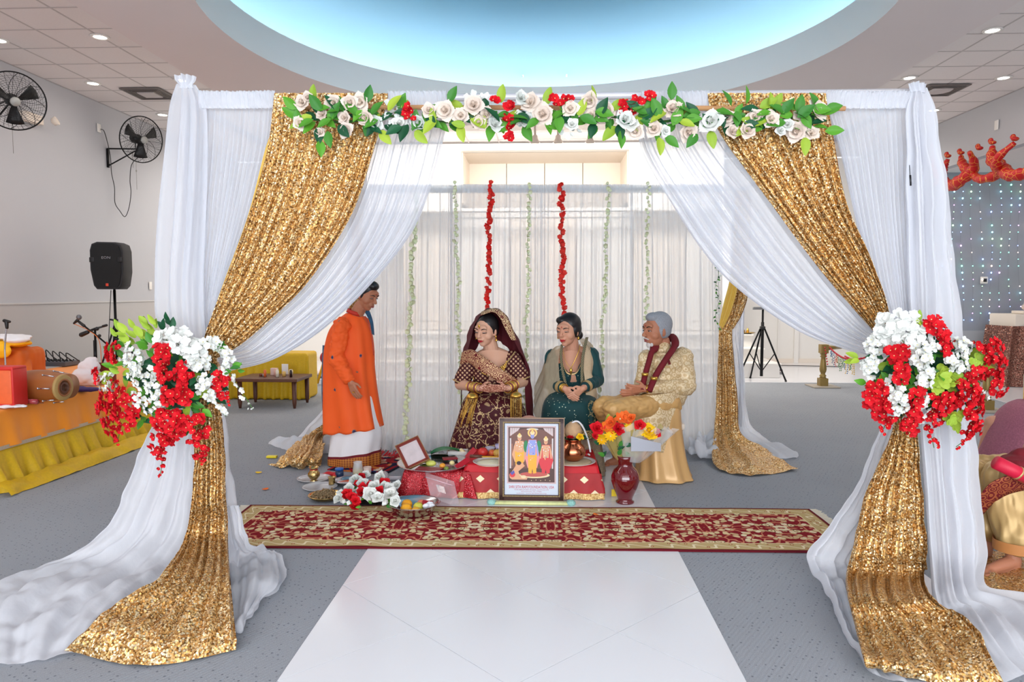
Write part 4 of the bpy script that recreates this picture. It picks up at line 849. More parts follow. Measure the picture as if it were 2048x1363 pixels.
slab('red_card', 'crimson folded card leaning over the rim of the steel tray', onz(925, 926, zt+.04), (.12, .05, .008), (.5, -.5, .5), M['crimson'], 'card')
slab('red_card', 'crimson booklet standing behind the steel tray by the wooden handle', onz(942, 906, zt+.05), (.10, .05, .01), (.7, -.8, .3), M['crimson'], 'card')
slab('red_packet', 'small dark red packet between the clear box and the steel tray', onz(900, 916, zt+.02), (.12, .06, .014), (0, 0, .3), M['maroon'], 'packet')
# tilted picture frame in the tray
q = onz(832, 936, zt); pf = thing('picture_frame', 'small brown picture frame tilted in the steel tray', 'picture frame', q)
M['mahog'] = plain('mahogany_frame', (126, 46, 34), .35, nz=.15, nsc=30); M['bronze_edge'] = plain('bronze_edge', (176, 132, 86), .35, .5); M['faded'] = plain('faded_print', (208, 192, 192), .3, nz=.25, nsc=14)
fw, fh = .17, .22
for nm, bx in (('rail', box((0, 0, .0), (fw, .012, .022))), ('rail', box((0, 0, fh), (fw, .012, .022))), ('stile', box((-fw/2, 0, fh/2), (.022, .012, fh+.022))), ('stile', box((fw/2, 0, fh/2), (.022, .012, fh+.022)))):
    mk(nm, bx, M['mahog'], pf, False, True)
mk('print', box((0, .002, fh/2), (fw-.02, .004, fh-.02)), M['faded'], pf, False, True)
mk('edge', join(box((-fw/2-.013, 0, fh/2), (.005, .018, fh+.03)), box((fw/2+.013, 0, fh/2), (.005, .018, fh+.03)), box((0, 0, fh+.013), (fw+.03, .018, .005)), box((0, 0, -.013), (fw+.03, .018, .005))), M['bronze_edge'], pf, False, True)
pf.rotation_euler = (-.85, -.38, .35); pf.location = q+V((.01, .02, .035))
# banana leaf + clear box with sweets
lf = mk('betel_leaf', gridf([[V(((u*.075*math.sin(PI*min(.98, v*.9+.08))), v*.26, .02*abs(u)+.05*v*(1-v)*2+.03)) for u in (-1, -.6, -.2, .2, .6, 1)] for v in [i/10 for i in range(11)]]), plain('glossy_leaf', (34, 106, 56), .25, nz=.2, nsc=20)); lf.location = onz(862, 916, .225); lf.rotation_euler = (0, 0, -1.15)
tag(lf, 'large glossy green leaf behind the steel tray', 'leaf')
q = onz(916, 912, .228); cb = thing('clear_box', 'clear plastic box of sweets behind the steel tray', 'box', q)
mk('tub', join(*[box(c_, s_) for c_, s_ in (((0, 0, .004), (.15, .10, .003)), ((-.078, 0, .028), (.003, .11, .05)), ((.078, 0, .028), (.003, .11, .05)), ((0, .053, .028), (.156, .003, .05)), ((0, -.053, .028), (.156, .003, .05)))]), M['plastic'], cb, False, True)
rr = random.Random(5)
for i in range(7): mk('sweet', ell((rr.uniform(-.05, .05), rr.uniform(-.035, .035), .022+.012*(i % 3)), .017, 10, 6), plain('sweet%d' % i, [(238, 226, 196), (240, 190, 70), (232, 210, 160)][i % 3], .6), cb, local=True)
# rice plate, apples, cup on main table left of frame
M['rice'] = plain('rice', (238, 228, 196), .8, bump=.8, bsc=260); M['paper_plate'] = plain('glass_plate', (222, 206, 200), .15)
t, q = tray('rice_plate', 'round plate of rice on the red table left of the framed print', 982, 926, TZ+.004, .13, .015, 'paper_plate', 'plate')
mk('rice', lathe([(.118, 0), (.10, .012), (.05, .02), (0, .023)], (0, 0, .002), 24), M['rice'], t, local=True)
fruit('red apple behind the rice plate, beside the wooden handle', onz(966, 912, TZ+.002), .042, (206, 52, 44), 'apple'); fruit('orange red apple right of the large apple', onz(984, 911, TZ+.002), .03, (220, 110, 60), 'apple'); fruit('golden apple at the left edge of the framed print', onz(995, 913, TZ+.002), .036, (214, 168, 80), 'apple')
sp = thing('ladle', 'dark wooden handled ladle lying behind the rice plate', 'utensil', onz(965, 917, TZ+.03)); M['darkwood'] = plain('dark_wood', (92, 52, 36), .45, nz=.2, nsc=30)
mk('handle', tube([(-.10, 0, .02), (0, 0, .02)], [.013, .012], 10), M['darkwood'], sp, local=True); mk('blade', box((.06, 0, .018), (.13, .03, .006), .002), plain('brass_blade', (228, 170, 50), .3, .4), sp, False, True)
for nm, lab, px, py, rad, h, rgb in (('cup', 'translucent lilac cup behind the framed print', 998, 902, .035, .06, (196, 190, 226)), ('glass_bowl', 'small glass bowl behind the lilac cup', 980, 902, .045, .035, (206, 200, 214))):
    t = thing(nm, lab, 'cup', onz(px, py, TZ+.004)); mk('wall', lathe([(0, .002), (rad*.72, .0), (rad, h), (rad-.003, h), (rad*.70, .004), (0, .005)], (0, 0, 0), 22), plain(nm+'_m', rgb, .15), t, local=True)
# kalash
q = onz(1146, 924, TZ+.004); kp = thing('rice_tray', 'round tray of beige grain under the copper pot', 'tray', q)
mk('dish', dish(.165, .012), M['paper_plate'], kp, local=True).location = (0, 0, .003); mk('grain', lathe([(.155, .004), (.12, .013), (0, .016)], (0, 0, .002), 26), plain('grain', (206, 180, 146), .8, bump=.8, bsc=240), kp, local=True)
q = q+V((0, 0, .018)); ka = thing('copper_pot', 'shiny copper pot topped with coconut and leaves on the red table', 'pot', q)
mk('belly', lathe([(0, 0), (.055, 0), (.06, .008), (.078, .02), (.098, .05), (.10, .08), (.085, .115), (.062, .135), (.058, .15), (.07, .165), (.082, .17), (.078, .173), (.055, .162), (.052, .14), (.0, .13)], (0, 0, 0), 32), M['copper'], ka, local=True)
mk('rim_band', lathe([(.06, .140), (.064, .144), (.06, .148)], (0, 0, 0), 28), M['copper'], ka, local=True)
cc = thing('coconut', 'brown husked coconut sitting in the mouth of the copper pot', 'coconut', q+V((0, .01, .165)))
mk('husk', lathe([(0, 0), (.04, .005), (.068, .04), (.072, .07), (.055, .11), (.025, .135), (0, .14)], (0, 0, 0), 20, (.02, 9)), plain('coconut_husk', (200, 162, 124), .9, nz=.2, nsc=40, bump=.9, bsc=90), cc, local=True)
mk('flower', (FM['rrose'].vertices and ([tuple(v.co*.034+V((-.025, -.08, .02))) for v in FM['rrose'].vertices], [tuple(p.vertices) for p in FM['rrose'].polygons])), M['red_petal'], cc, local=True)
for i in range(7):
    a = PI+PI*i/6; leafat('dark', ka, q+V((.05*math.cos(a), .05*math.sin(a), .17)), (math.cos(a), math.sin(a), .25), .045, face=(0, 0, 1))
put('yrose', ka, q+V((.05, -.07, .20)), .03)
ar = mk('thread_arch', tube([q+V((x*.115+.02, -.01, .01+.30*math.sin(PI*(.5+x/2)*.98)**.6)) for x in [-.3+1.3*i/24 for i in range(25)]], .007, 8), M['white_cloth']); tag(ar, 'white flower thread arching over the copper pot', 'thread')
fp = thing('petal_pile', 'little pile of red and white petals at the right of the red table', 'petals', onz(1172, 910, TZ+.01))
for i in range(9): put(random.choice(['red', 'white', 'yrose']), fp, onz(1172+random.uniform(-9, 9), 910+random.uniform(-6, 6), TZ+.014), .015, (0, -.3, 1))
# ---- framed print
FD = 5.33; fx = (P(998, 900, FD).x+P(1128, 900, FD).x)/2; FWd = P(1128, 900, FD).x-P(998, 900, FD).x; FH = P(1063, 838, FD).z-.015
fp_ = thing('framed_print', 'large framed devotional print standing on the aisle before the altar table', 'picture frame', (fx, FD, .02)); M['frame_b'] = plain('frame_brown', (66, 30, 22), .3)
w_ = .042
for nm, bx in (('rail', box((0, 0, w_/2), (FWd, .028, w_), .003)), ('rail', box((0, 0, FH-w_/2), (FWd, .028, w_), .003)), ('stile', box((-FWd/2+w_/2, 0, FH/2), (w_, .028, FH), .003)), ('stile', box((FWd/2-w_/2, 0, FH/2), (w_, .028, FH), .003))): mk(nm, bx, M['frame_b'], fp_, False, True)
beads = []; ix, iz0, iz1 = FWd/2-w_*.78, w_*.78, FH-w_*.78
def linepts(a, b, st): n = max(2, int((V(b)-V(a)).length/st)); return [V(a).lerp(V(b), i/n) for i in range(n)]
for a, b in (((-ix, 0, iz0), (ix, 0, iz0)), ((ix, 0, iz0), (ix, 0, iz1)), ((ix, 0, iz1), (-ix, 0, iz1)), ((-ix, 0, iz1), (-ix, 0, iz0))): beads += [ell((p.x, -.016, p.z), (.0052, .004, .0052), 6, 4) for p in linepts(a, b, .0115)]
bd = mk('bead_moulding', join(*beads), plain('bead_gold', (222, 196, 140), .3, .7), fp_, True, True); bd['kind'] = 'stuff'
mk('outer_edge', join(box((-FWd/2, -.002, FH/2), (.004, .032, FH+.004)), box((FWd/2, -.002, FH/2), (.004, .032, FH+.004)), box((0, -.002, FH), (FWd+.004, .032, .004)), box((0, -.002, 0), (FWd+.004, .032, .004))), plain('edge_bronze', (168, 134, 108), .4, .4), fp_, False, True)
pw, ph = FWd-2*w_, FH-2*w_
pr = mk('mat_board', box((0, .004, FH/2), (pw, .008, ph)), plain('pale_mat', (212, 220, 232), .5), fp_, False, True)
# the printed picture: flat coloured shapes (generic robed figures)
PCOL = [(88, 62, 58), (206, 176, 176), (214, 206, 206), (246, 206, 120), (150, 160, 220), (236, 150, 150), (240, 178, 60), (226, 168, 130), (220, 60, 70), (196, 92, 84), (236, 214, 170), (46, 130, 80), (120, 80, 70), (60, 40, 46), (90, 90, 170), (240, 240, 236), (176, 120, 96)]
PM = [plain('print_ink_%d' % i, c, .5) for i, c in enumerate(PCOL)]
shp = []; lay = [0]
def poly(pts, c):
    lay[0] += 1; y = -.0005-.00006*lay[0]; shp.append(([(x, y, z) for x, z in pts], [tuple(range(len(pts)))], [c]))
pic_w, pic_h = pw*.86, ph*.77; pz0 = FH/2+ph/2-ph*.055-pic_h
def T_(u, v): return ((u-.5)*pic_w, pz0+v*pic_h)
def el(u, v, ru, rv, c, n=18, a0=0, a1=2*PI): poly([T_(u+ru*math.cos(a0+(a1-a0)*i/n), v+rv*math.sin(a0+(a1-a0)*i/n)) for i in range(n)], c)
def qd(pts, c): poly([T_(u, v) for u, v in pts], c)
qd([(-.03, -.025), (1.03, -.025), (1.03, 1.025), (-.03, 1.025)], 1); qd([(0, 0), (1, 0), (1, 1), (0, 1)], 0); qd([(.02, .25), (.98, .25), (.98, .9), (.75, .95), (.5, 1), (.25, .95), (.02, .9)], 12)
for s in (0, 1):
    for k in range(9): qd([(abs(s-(.03+.025*k)), .99), (abs(s-(.05+.025*k)), .99), (abs(s-(.05+.02*k)), .84+.012*k), (abs(s-(.03+.02*k)), .84+.012*k)], 2 if k % 2 else 1)
    qd([(abs(s-.03), .25), (abs(s-.06), .25), (abs(s-.06), .8), (abs(s-.03), .8)], 2); qd([(abs(s-.07), .3), (abs(s-.09), .3), (abs(s-.09), .7), (abs(s-.07), .7)], 16)
el(.52, .965, .13, .022, 2)
el(.56, .13, .34, .055, 10); el(.55, .145, .30, .045, 9)
rp = random.Random(8)
def figure(cx, base, top, skin, robe, legs, halo=None, green=False, wd=.085):
    h = top-base
    if halo: el(cx, top-.06*h, .105, .082, halo); el(cx, top-.06*h, .075, .06, 16)
    if green: el(cx-.14, base+.62*h, .05, .11, 11); el(cx+.14, base+.62*h, .05, .11, 11)
    qd([(cx-wd*1.9, base+.35*h), (cx-wd*1.0, base+.78*h), (cx+wd*1.0, base+.78*h), (cx+wd*1.9, base+.35*h), (cx+wd*1.2, base+.12*h), (cx-wd*1.2, base+.12*h)], robe)
    qd([(cx-wd, base), (cx-wd*1.15, base+.45*h), (cx+wd*1.15, base+.45*h), (cx+wd, base), (cx+wd*.2, base-.01), (cx, base+.1*h), (cx-wd*.2, base-.01)], legs)
    qd([(cx-wd*.75, base+.42*h), (cx-wd*.9, base+.77*h), (cx+wd*.9, base+.77*h), (cx+wd*.75, base+.42*h)], skin)
    for s in (-1, 1): qd([(cx+s*wd*.9, base+.77*h), (cx+s*wd*1.45, base+.6*h), (cx+s*wd*1.55, base+.40*h), (cx+s*wd*1.2, base+.40*h), (cx+s*wd*1.0, base+.58*h)], skin)
    el(cx, base+.865*h, .042, .05, skin); el(cx, base+.935*h, .05, .035, 10); el(cx, base+.975*h, .025, .03, 3)
    for s in (-1, 1): el(cx+s*.016, base+.87*h, .007, .005, 13, 6)
    el(cx, base+.838*h, .012, .004, 8, 6)
    for k in range(16): el(cx+rp.uniform(-.5, .5)*wd, base+rp.uniform(.3, .75)*h, .009, .009, rp.choice([10, 15, 14, 3, 5]), 6)
    for k in range(5): el(cx+wd*.9*math.cos(PI+PI*k/4), base+.72*h+.12*h*math.sin(PI+PI*k/4), .012, .01, 15, 6)
figure(.24, .30, .88, 7, 7, 6); figure(.81, .17, .83, 7, 8, 8); figure(.52, .17, .95, 4, 5, 6, 3, True)
qd([(.03, .08), (.08, .05), (.4, .05), (.42, .09), (.25, .12), (.22, .2), (.36, .30), (.30, .36), (.18, .33), (.08, .2), (.02, .14)], 7); el(.23, .35, .05, .035, 13); el(.09, .14, .06, .05, 8); qd([(.04, .17), (.12, .22), (.14, .17), (.08, .13)], 14); el(.33, .10, .06, .03, 10)
for k in range(5): el(.5+.1*k, .035+.01*(k % 2), .01, .008, 10, 6)
pt = mk('print', join(*shp), PM, fp_, False, True)
M['ink_red'] = plain('red_ink', (200, 40, 60), .5); M['ink_soft'] = plain('soft_ink', (190, 120, 140), .5)
def ftext(s, z, size, mat, wide=None):
    vs, fs = text_vf(s, size); xs = [v[0] for v in vs]; k = (wide/(max(xs)-min(xs))) if wide else 1
    mk('lettering', ([(v[0]*k, -.0018, z+v[1]) for v in vs], fs), M[mat], fp_, False, True)
zb = pz0-.028*pic_h
ftext('SHRI SITA RAM FOUNDATION, USA', zb-.026, .030, 'ink_red', pw*.84); ftext('7500 BELLFORT ROAD, SUITE # 270', zb-.046, .013, 'ink_soft', pw*.64); ftext('HOUSTON, TX. 77083', zb-.060, .013, 'ink_soft', pw*.38); ftext('website : www.shrisitaram.org', zb-.073, .012, 'ink_soft', pw*.56)
fp_.rotation_euler = (-.06, 0, 0)
ps_ = mk('easel_back', xf(lathe([(0, 0), (.11, .0), (.11, .012), (0, .012)], (0, 0, 0), 24), (-.02, .045, FH-.02-.075), (PI/2, 0, 0)), plain('pink_wood', (176, 128, 112), .6), fp_, True, True)
for k_, dy in ((0, -.05), (1, -.075)):
    dq = thing('wrapped_stick', ['pale green wrapped stick with tassel ends nearest the framed print', 'yellow green wrapped stick with tassel ends, the outer of the two'][k_], 'stick', (fx, FD+dy, .017))
    mk('rod', cyl((-.285, 0, 0), (.285, .0, 0), .011, 12), plain('stick_wrap%d' % k_, [(214, 226, 170), (226, 228, 160)][k_], .5, nz=.2, nsc=40), dq, local=True)
    for s in (-1, 1): mk('tassel', ell((s*.30, 0, .006), (.035, .022, .022), 10, 6), plain('tassel%d%d' % (k_, s), (150, 200, 190), .7, nz=.3, nsc=80, bump=1, bsc=120), dq, local=True)
# ---- vase with wrapped bouquet
q = F(1250, 1004, .005); VS = 5.4/F_PX
va = thing('glass_vase', 'dark red glass vase holding a wrapped bouquet', 'vase', q)
mv = NT('ruby_glass', .05, 0, .8, sRGB(120, 6, 22)); mv.set('Transmission Weight', .35); mv.set('Coat Weight', .6); M['ruby'] = mv.m
mk('body', lathe([(r*VS, z*VS) for r, z in ((0, 0), (18, 0), (18.5, 3), (14, 6), (16, 12), (23, 28), (28, 44), (28, 54), (23, 66), (15, 74), (13.5, 79), (16, 88), (20, 96), (18.5, 96), (12, 80), (12, 76))], (0, 0, 0), 36), M['ruby'], va, local=True)
wb_ = thing('wrapped_bouquet', 'mixed bouquet of yellow, orange and red flowers in cellophane', 'bouquet', q+V((0, 0, 78*VS)))
def wrap(c0, top, seed, mat, side=1):
    rn = random.Random(seed); g = []
    for j in range(9):
        v = j/8; row = []
        for i in range(22):
            a = -PI*.95+PI*1.0*i/21; r = (12+ (38+9*math.sin(i*1.7+seed)*v)*v**.8)*VS
            row.append(c0+V((r*math.cos(a)*1.25+side*.015*v, r*math.sin(a)*.6, (v*(70+8*math.sin(i*2.3+seed)))*VS)))
        g.append(row)
    return gridf(g)
mw = NT('olive_cellophane', .25, 0, .5, sRGB(176, 160, 92)); mw.set('Alpha', .72); M['cello'] = mw.m
mw = NT('clear_cellophane', .1, 0, .8, (.9, .92, .95)); mw.set('Alpha', .3); M['cello2'] = mw.m
c0 = q+V((0, 0, 84*VS)); Dv = q.y
mk('wrapping', wrap(c0, 0, 2, None), M['cello'], wb_)
mk('clear_wrapping', xf(wrap(V((0, 0, 0)), 0, 7, None, 2), c0+V((.05, -.02, 0)), (0, .15, .2), 1.05), M['cello2'], wb_)
mk('grey_wrapping', gridf([[P(1262+(a*60), 872+30*b+14*a*(1-b), Dv-.16+.05*b-.03*a) for a in [i/6 for i in range(7)]] for b in [i/5 for i in range(6)]]), plain('grey_wrap', (186, 192, 204), .35), wb_)
for i in range(9): mk('stem', cyl(c0+V((.01*math.cos(i), .01*math.sin(i), -.04)), c0+V(((i-4)*.028, -.01, .18)), .003, 5), M['stem_m'], wb_)
rr = random.Random(11)
for x, y, k, s in [(1194, 857, 'rrose', 15), (1213, 855, 'olily', 17), (1206, 868, 'ydaisy', 16), (1221, 872, 'ydaisy', 15), (1222, 846, 'orose', 13), (1240, 838, 'olily', 17), (1236, 858, 'rrose', 14), (1250, 836, 'orose', 14), (1256, 842, 'olily', 12), (1262, 836, 'orose', 10), (1203, 880, 'ydaisy', 13), (1258, 855, 'ydaisy', 12),
   (1275, 862, 'yrose', 12), (1285, 857, 'yrose', 14), (1296, 862, 'yrose', 17), (1300, 868, 'yrose', 14), (1310, 866, 'rrose', 12), (1279, 850, 'rrose', 12), (1190, 872, 'rrose', 7), (1228, 862, 'orose', 10), (1292, 874, 'orose', 8)]:
    put(k, wb_, P(x, y, Dv-.07-rr.uniform(0, .05)), s*VS, (rr.uniform(-.4, .4), -1, .6), rnd=rr, jit=.2)
for i in range(26): leafat(rr.choice(['leaf', 'dark', 'dark']), wb_, P(rr.uniform(1200, 1300), rr.uniform(862, 915), Dv-.01-rr.uniform(0, .08)), (rr.uniform(-1, 1), -.3, rr.uniform(0, 1)), .035, rr)
leafat('lime', wb_, P(1217, 850, Dv-.02), (0, -.1, 1), .05, rr); leafat('leaf', wb_, P(1226, 850, Dv-.02), (.3, -.1, 1), .05, rr)
tag(mk('yellow_card', box((0, 0, .03), (.04, .004, .055)), plain('yellow_card', (240, 206, 40), .6), None, False), 'small yellow paper standing left of the red vase', 'card').location = F(1228, 993, .005)+V((0, 0, .002))
# ---- fruit bowl
q = F(828, 1026, .018); fb = thing('steel_bowl', 'wide steel bowl of fruit standing on the rug', 'bowl', q)
mk('bowl', lathe([(0, 0), (.10, 0), (.13, .015), (.165, .06), (.178, .082), (.19, .084), (.178, .079), (.16, .058), (.125, .02), (.09, .008), (0, .008)], (0, 0, 0), 40), M['silver'], fb, local=True)
for dx, dy, dz, r, rgb, nm, lab in [(-.055, .02, .045, .04, (246, 166, 30), 'orange', 'orange at the back left of the steel bowl'), (-.045, -.06, .035, .042, (248, 170, 28), 'orange', 'large orange at the front left of the steel bowl'), (.035, -.02, .04, .038, (206, 198, 70), 'pear', 'green yellow fruit in the middle of the steel bowl'), (.03, -.085, .03, .036, (244, 176, 50), 'orange', 'orange at the very front of the steel bowl'), (.045, .055, .045, .034, (226, 130, 96), 'peach', 'pinkish peach at the back of the steel bowl'), (-.125, -.015, .035, .03, (70, 30, 40), 'plum', 'dark plum at the left edge of the steel bowl')]:
    fruit(lab, q+V((dx, dy, dz-.02)), r, rgb, nm, stem=False)
slab('red_pouch', 'small red pouch in the steel bowl beside the peach', q+V((.10, .02, .07)), (.08, .05, .02), (.3, .2, .4), M['crimson'], 'pouch', .006)
tag(bake_union('tissue', [ell(q+V((.115+.02*math.cos(i), -.04+.02*math.sin(i*1.7), .07+.01*math.sin(i*3))), (.026, .02, .018), 8, 6, (i, i*2, 0)) for i in range(6)], M['white_cloth'], None, .005, 2), 'crumpled white tissue in the steel bowl', 'tissue')
mz = NT('zip_bag_film', .06, 0, 1, (.85, .78, .8)); mz.set('Alpha', .34); M['film'] = mz.m
zb_ = thing('plastic_bag', 'clear plastic zip bag leaning between the steel bowl and the red stool', 'bag', P(880, 975, 5.25))
g = [[P(850+(a*58)+12*b, 944+18*a+(52*b), 5.36-.05*math.sin(3*a+2*b)-.16*b) for a in [i/8 for i in range(9)]] for b in [i/8 for i in range(9)]]
mk('film', gridf(g), M['film'], zb_); mk('zip_strip', tube([P(850+58*a, 953+18*a, 5.335-.05*math.sin(3*a)) for a in [i/8 for i in range(9)]], .004, 6), plain('pink_zip', (226, 190, 200), .3), zb_)
mk('label_patch', gridf([[P(872+16*a+4*b, 968+5*a+14*b, 5.27-.03*a-.03*b) for a in (0, .5, 1)] for b in (0, .5, 1)]), plain('bag_print', (232, 200, 196), .3, nz=.5, nsc=70), zb_)
# ---- foil tray with flowers
M['foil'] = plain('foil', (176, 172, 166), .25, 1, bump=.6, bsc=60)
q = F(738, 1008, .004); ft = thing('foil_tray', 'deep foil tray filled with white and red flowers', 'tray', q)
def rrect(hx, hy, z, n=40): return [V((hx*math.copysign(abs(math.cos(2*PI*i/n))**.45, math.cos(2*PI*i/n)), hy*math.copysign(abs(math.sin(2*PI*i/n))**.45, math.sin(2*PI*i/n)), z)) for i in range(n)]
mk('pan', gridf([rrect(.001, .001, .003), rrect(.12, .10, .003), rrect(.165, .13, .07), rrect(.18, .145, .07), rrect(.18, .145, .066), rrect(.167, .132, .066)], True), M['foil'], ft, local=True).location = (.0, .08, 0)
rr = random.Random(21); c_ = q+V((0, .06, .07))
for x, y, k, s in [(712, 955, 'wrose', 17), (726, 962, 'wrose', 16), (762, 950, 'wrose', 18), (750, 970, 'wrose', 19), (742, 985, 'wrose', 20), (700, 972, 'wrose', 14), (722, 978, 'wrose', 12), (770, 968, 'wrose', 15), (782, 985, 'wrose', 19), (780, 972, 'wrose', 15), (757, 992, 'wrose', 17), (795, 965, 'wrose', 13), (680, 993, 'wrose', 15), (684, 982, 'wrose', 11), (792, 998, 'wrose', 14), (733, 943, 'wrose', 12),
   (695, 985, 'rrose', 14), (705, 990, 'rrose', 13), (724, 980, 'rrose', 12), (727, 970, 'rrose', 11), (769, 962, 'rrose', 14), (760, 978, 'rrose', 12), (724, 948, 'rrose', 10), (742, 963, 'rrose', 9), (712, 997, 'rrose', 11), (716, 961, 'rrose', 8), (712, 1012, 'rrose', 11)]:
    z = .12 if y < 1000 else .03; put(k, ft, F(x, y+14 if y < 1000 else y, z*.8)+V((0, -.02, .04 if y < 1000 else 0)), s*VS*(.82 if k == 'wrose' else .95), (rr.uniform(-.4, .4), -.8, .8), rnd=rr, jit=.25)
for i in range(34):
    x, y = rr.uniform(684, 795), rr.uniform(955, 1000); put('floret', ft, F(x, y+10, .12)+V((0, -.03, 0)), .02, (0, -1, .5), rnd=rr)
    x, y = rr.uniform(690, 790), rr.uniform(955, 1000); leafat('leaf', ft, F(x, y+12, .10), (rr.uniform(-1, 1), -.4, rr.uniform(-.2, .8)), .022, rr)
mk('pearl_string', join(*[ell(F(708+i*2.6, 1004-i*2.2-10*math.sin(i*.3), .10), .006, 6, 4) for i in range(18)]+[ell(F(700+i*2.5, 974+6*math.sin(i*.5), .14), .006, 6, 4) for i in range(20)]), M['white_petal'], ft)
# ---- small vessels at left
M['clearp'] = NT('glass_dish', .06, 0, .8, (.86, .86, .88)).m; M['clearp'].node_tree.nodes['Principled BSDF'].inputs['Alpha'].default_value = .5
tray('glass_plate', 'clear plate holding the brass water pot', 628, 958, .006, .13, .012, 'clearp', 'plate'); tray('glass_plate', 'clear scalloped plate behind the tray of dried herbs', 640, 975, .006, .13, .012, 'clearp', 'plate')
tray('steel_tray', 'round steel tray between the blue jar and the foil tray', 700, 966, .006, .12, .03, 'silver')
t, q = tray('steel_tray', 'shallow brass coloured tray of dried herbs on the carpet', 652, 996, .006, .125, .028, 'brass')
rr = random.Random(33); hb = mk('dried_herbs', join(*[xf(box((0, 0, 0), (.022, .009, .006)), (rr.gauss(0, .045), rr.gauss(.0, .045), .022+rr.uniform(0, .022)), (rr.uniform(0, 3), rr.uniform(0, 3), rr.uniform(0, 3))) for i in range(220)]), plain('herb_mix', (150, 126, 92), .8, nz=.5, nsc=60), t, False, True); hb['kind'] = 'stuff'
def pot(name, lab, cat, p, prof, mat, seg=28, flute=None, k=1.0):
    t = thing(name, lab, cat, p); mk('body', lathe([(r*k, z*k) for r, z in prof], (0, 0, 0), seg, flute), M[mat] if isinstance(mat, str) else mat, t, local=True); return t
lota = [(0, 0), (.03, 0), (.032, .006), (.02, .014), (.035, .028), (.05, .05), (.05, .068), (.034, .092), (.028, .104), (.04, .118), (.043, .122), (.037, .12), (.025, .104), (.024, .09), (0, .085)]
t = pot('water_pot', 'rounded brass water pot standing on the clear plate', 'pot', F(628, 962, .012), lota, 'brass', 32, (.02, 12)); mk('thread_ring', lathe([(.03, .098), (.034, .102), (.03, .106)], (0, 0, 0), 24), M['red_cloth'], t, local=True)
pot('brass_cup', 'small plain brass cup on the carpet beside the brass pot', 'cup', F(664, 968, .01), [(0, 0), (.026, 0), (.028, .01), (.026, .03), (.031, .062), (.034, .064), (.03, .062), (.023, .03), (0, .012)], 'brass')
t = pot('jar', 'blue lidded plastic jar near the hem of the standing man', 'jar', F(679, 951, .006), [(0, 0), (.034, 0), (.036, .006), (.034, .055), (0, .056)], plain('jar_blue', (38, 60, 96), .25)); mk('lid', lathe([(0, .07), (.036, .07), (.038, .066), (.038, .054), (0, .053)], (0, 0, 0), 26), plain('lid_blue', (40, 96, 176), .35), t, local=True)
t = pot('jug', 'plastic jug with yellow drink behind the foil tray', 'jug', F(716, 950, .006), [(0, 0), (.042, 0), (.046, .05), (.036, .11), (.04, .12), (.037, .118), (.033, .11), (.0, .02)], 'clearp'); mk('drink', lathe([(0, .004), (.04, .004), (.044, .05), (0, .052)], (0, 0, 0), 24), plain('yellow_drink', (236, 214, 90), .3), t, local=True)
pot('cup', 'pale pink cup right of the plastic jug', 'cup', F(735, 950, .006), [(0, 0), (.03, 0), (.036, .075), (.033, .075), (.027, .005), (0, .005)], plain('pink_cup', (232, 204, 190), .4))
tag(bake_union('red_cloth_heap', [ell(F(650+6*i, 948-math.sin(i)*2, .012), (.045, .03, .012+.006*(i % 2)), 10, 6, (0, 0, i)) for i in range(5)], M['red_cloth'], None, .006, 2), 'small crumpled red cloth beside the blue jar', 'cloth')
tag(bake_union('clear_bag', [ell(F(768, 950, .05+.02*i), (.04, .03, .04), 10, 6, (i, 0, i)) for i in range(3)], M['film'], None, .006, 2), 'clear plastic bag behind the foil tray', 'bag')
tag(mk('steel_knife', join(xf(box((0, 0, 0), (.02, .16, .004)), F(750, 958, .05), (.9, .1, -.5))), M['black_metal']), 'dark blade leaning behind the foil tray', 'knife')
tag(mk('incense_box', xf(box((0, 0, .012), (.10, .03, .024), .002), F(790, 958, .004), (0, 0, .1)), M['white_cloth'], None, False), 'small white incense box beside the red stool', 'box')
for k, (px, py) in enumerate([(516, 946), (533, 979), (1196, 1029)]):
    p = F(px, py, .006 if py < 1000 else .018); o = mk('petal', petal_patch(.035, .03, .1, k, .05), M['yel_petal'] if k == 0 else M['or_petal']); o.location = p+V((0, 0, .001)); tag(o, ['yellow petal lying on the carpet left of the aisle', 'faded orange petal on the carpet in front of the yellow petal', 'orange petal on the rug in front of the vase'][k], 'petal')
tag(mk('yellow_packet', box((0, 0, .012), (.10, .05, .022), .006), plain('packet_yellow', (240, 216, 40), .35), None, False), 'yellow packet in clear wrap beside the rear left gold train', 'packet').location = F(544, 915, .004)
# kilim mat with red fringe
def kilim():
    m = NT('kilim', .9, 0, .1); o = m.co(); x, y, z = m.sep(o)
    w = m.vm('SNAP', m.mp(sc=(1, 1, 0)), (.012, .012, .012)); v = m.vor(w, sc=16, out='Color', rnd=.7); s = m.n('SeparateColor'); m.lk(v, s.inputs[0])
    c = m.ramp(s.outputs[0], (0, sRGB(150, 24, 36)), (.35, sRGB(36, 44, 84)), (.5, sRGB(170, 40, 44)), (.7, sRGB(222, 206, 180)), (.8, sRGB(214, 120, 60)), (.9, sRGB(20, 22, 40)), interp='CONSTANT')
    st = m.ma('GREATER_THAN', m.ma('SINE', m.ma('MULTIPLY', x, 95)), 0.2); e = m.ma('GREATER_THAN', m.ma('ABSOLUTE', x), .2)
    m.set('Base Color', m.mix(m.ma('MULTIPLY', st, e), c, sRGB(30, 32, 50))); return m.m
km = thing('kilim_mat', 'small patterned wool mat with red fringe between man in orange and bride', 'mat', F(742, 930, .0), rotz=-.25)
mk('weave', box((0, .03, .006), (.58, .62, .008)), kilim(), km, False, True)
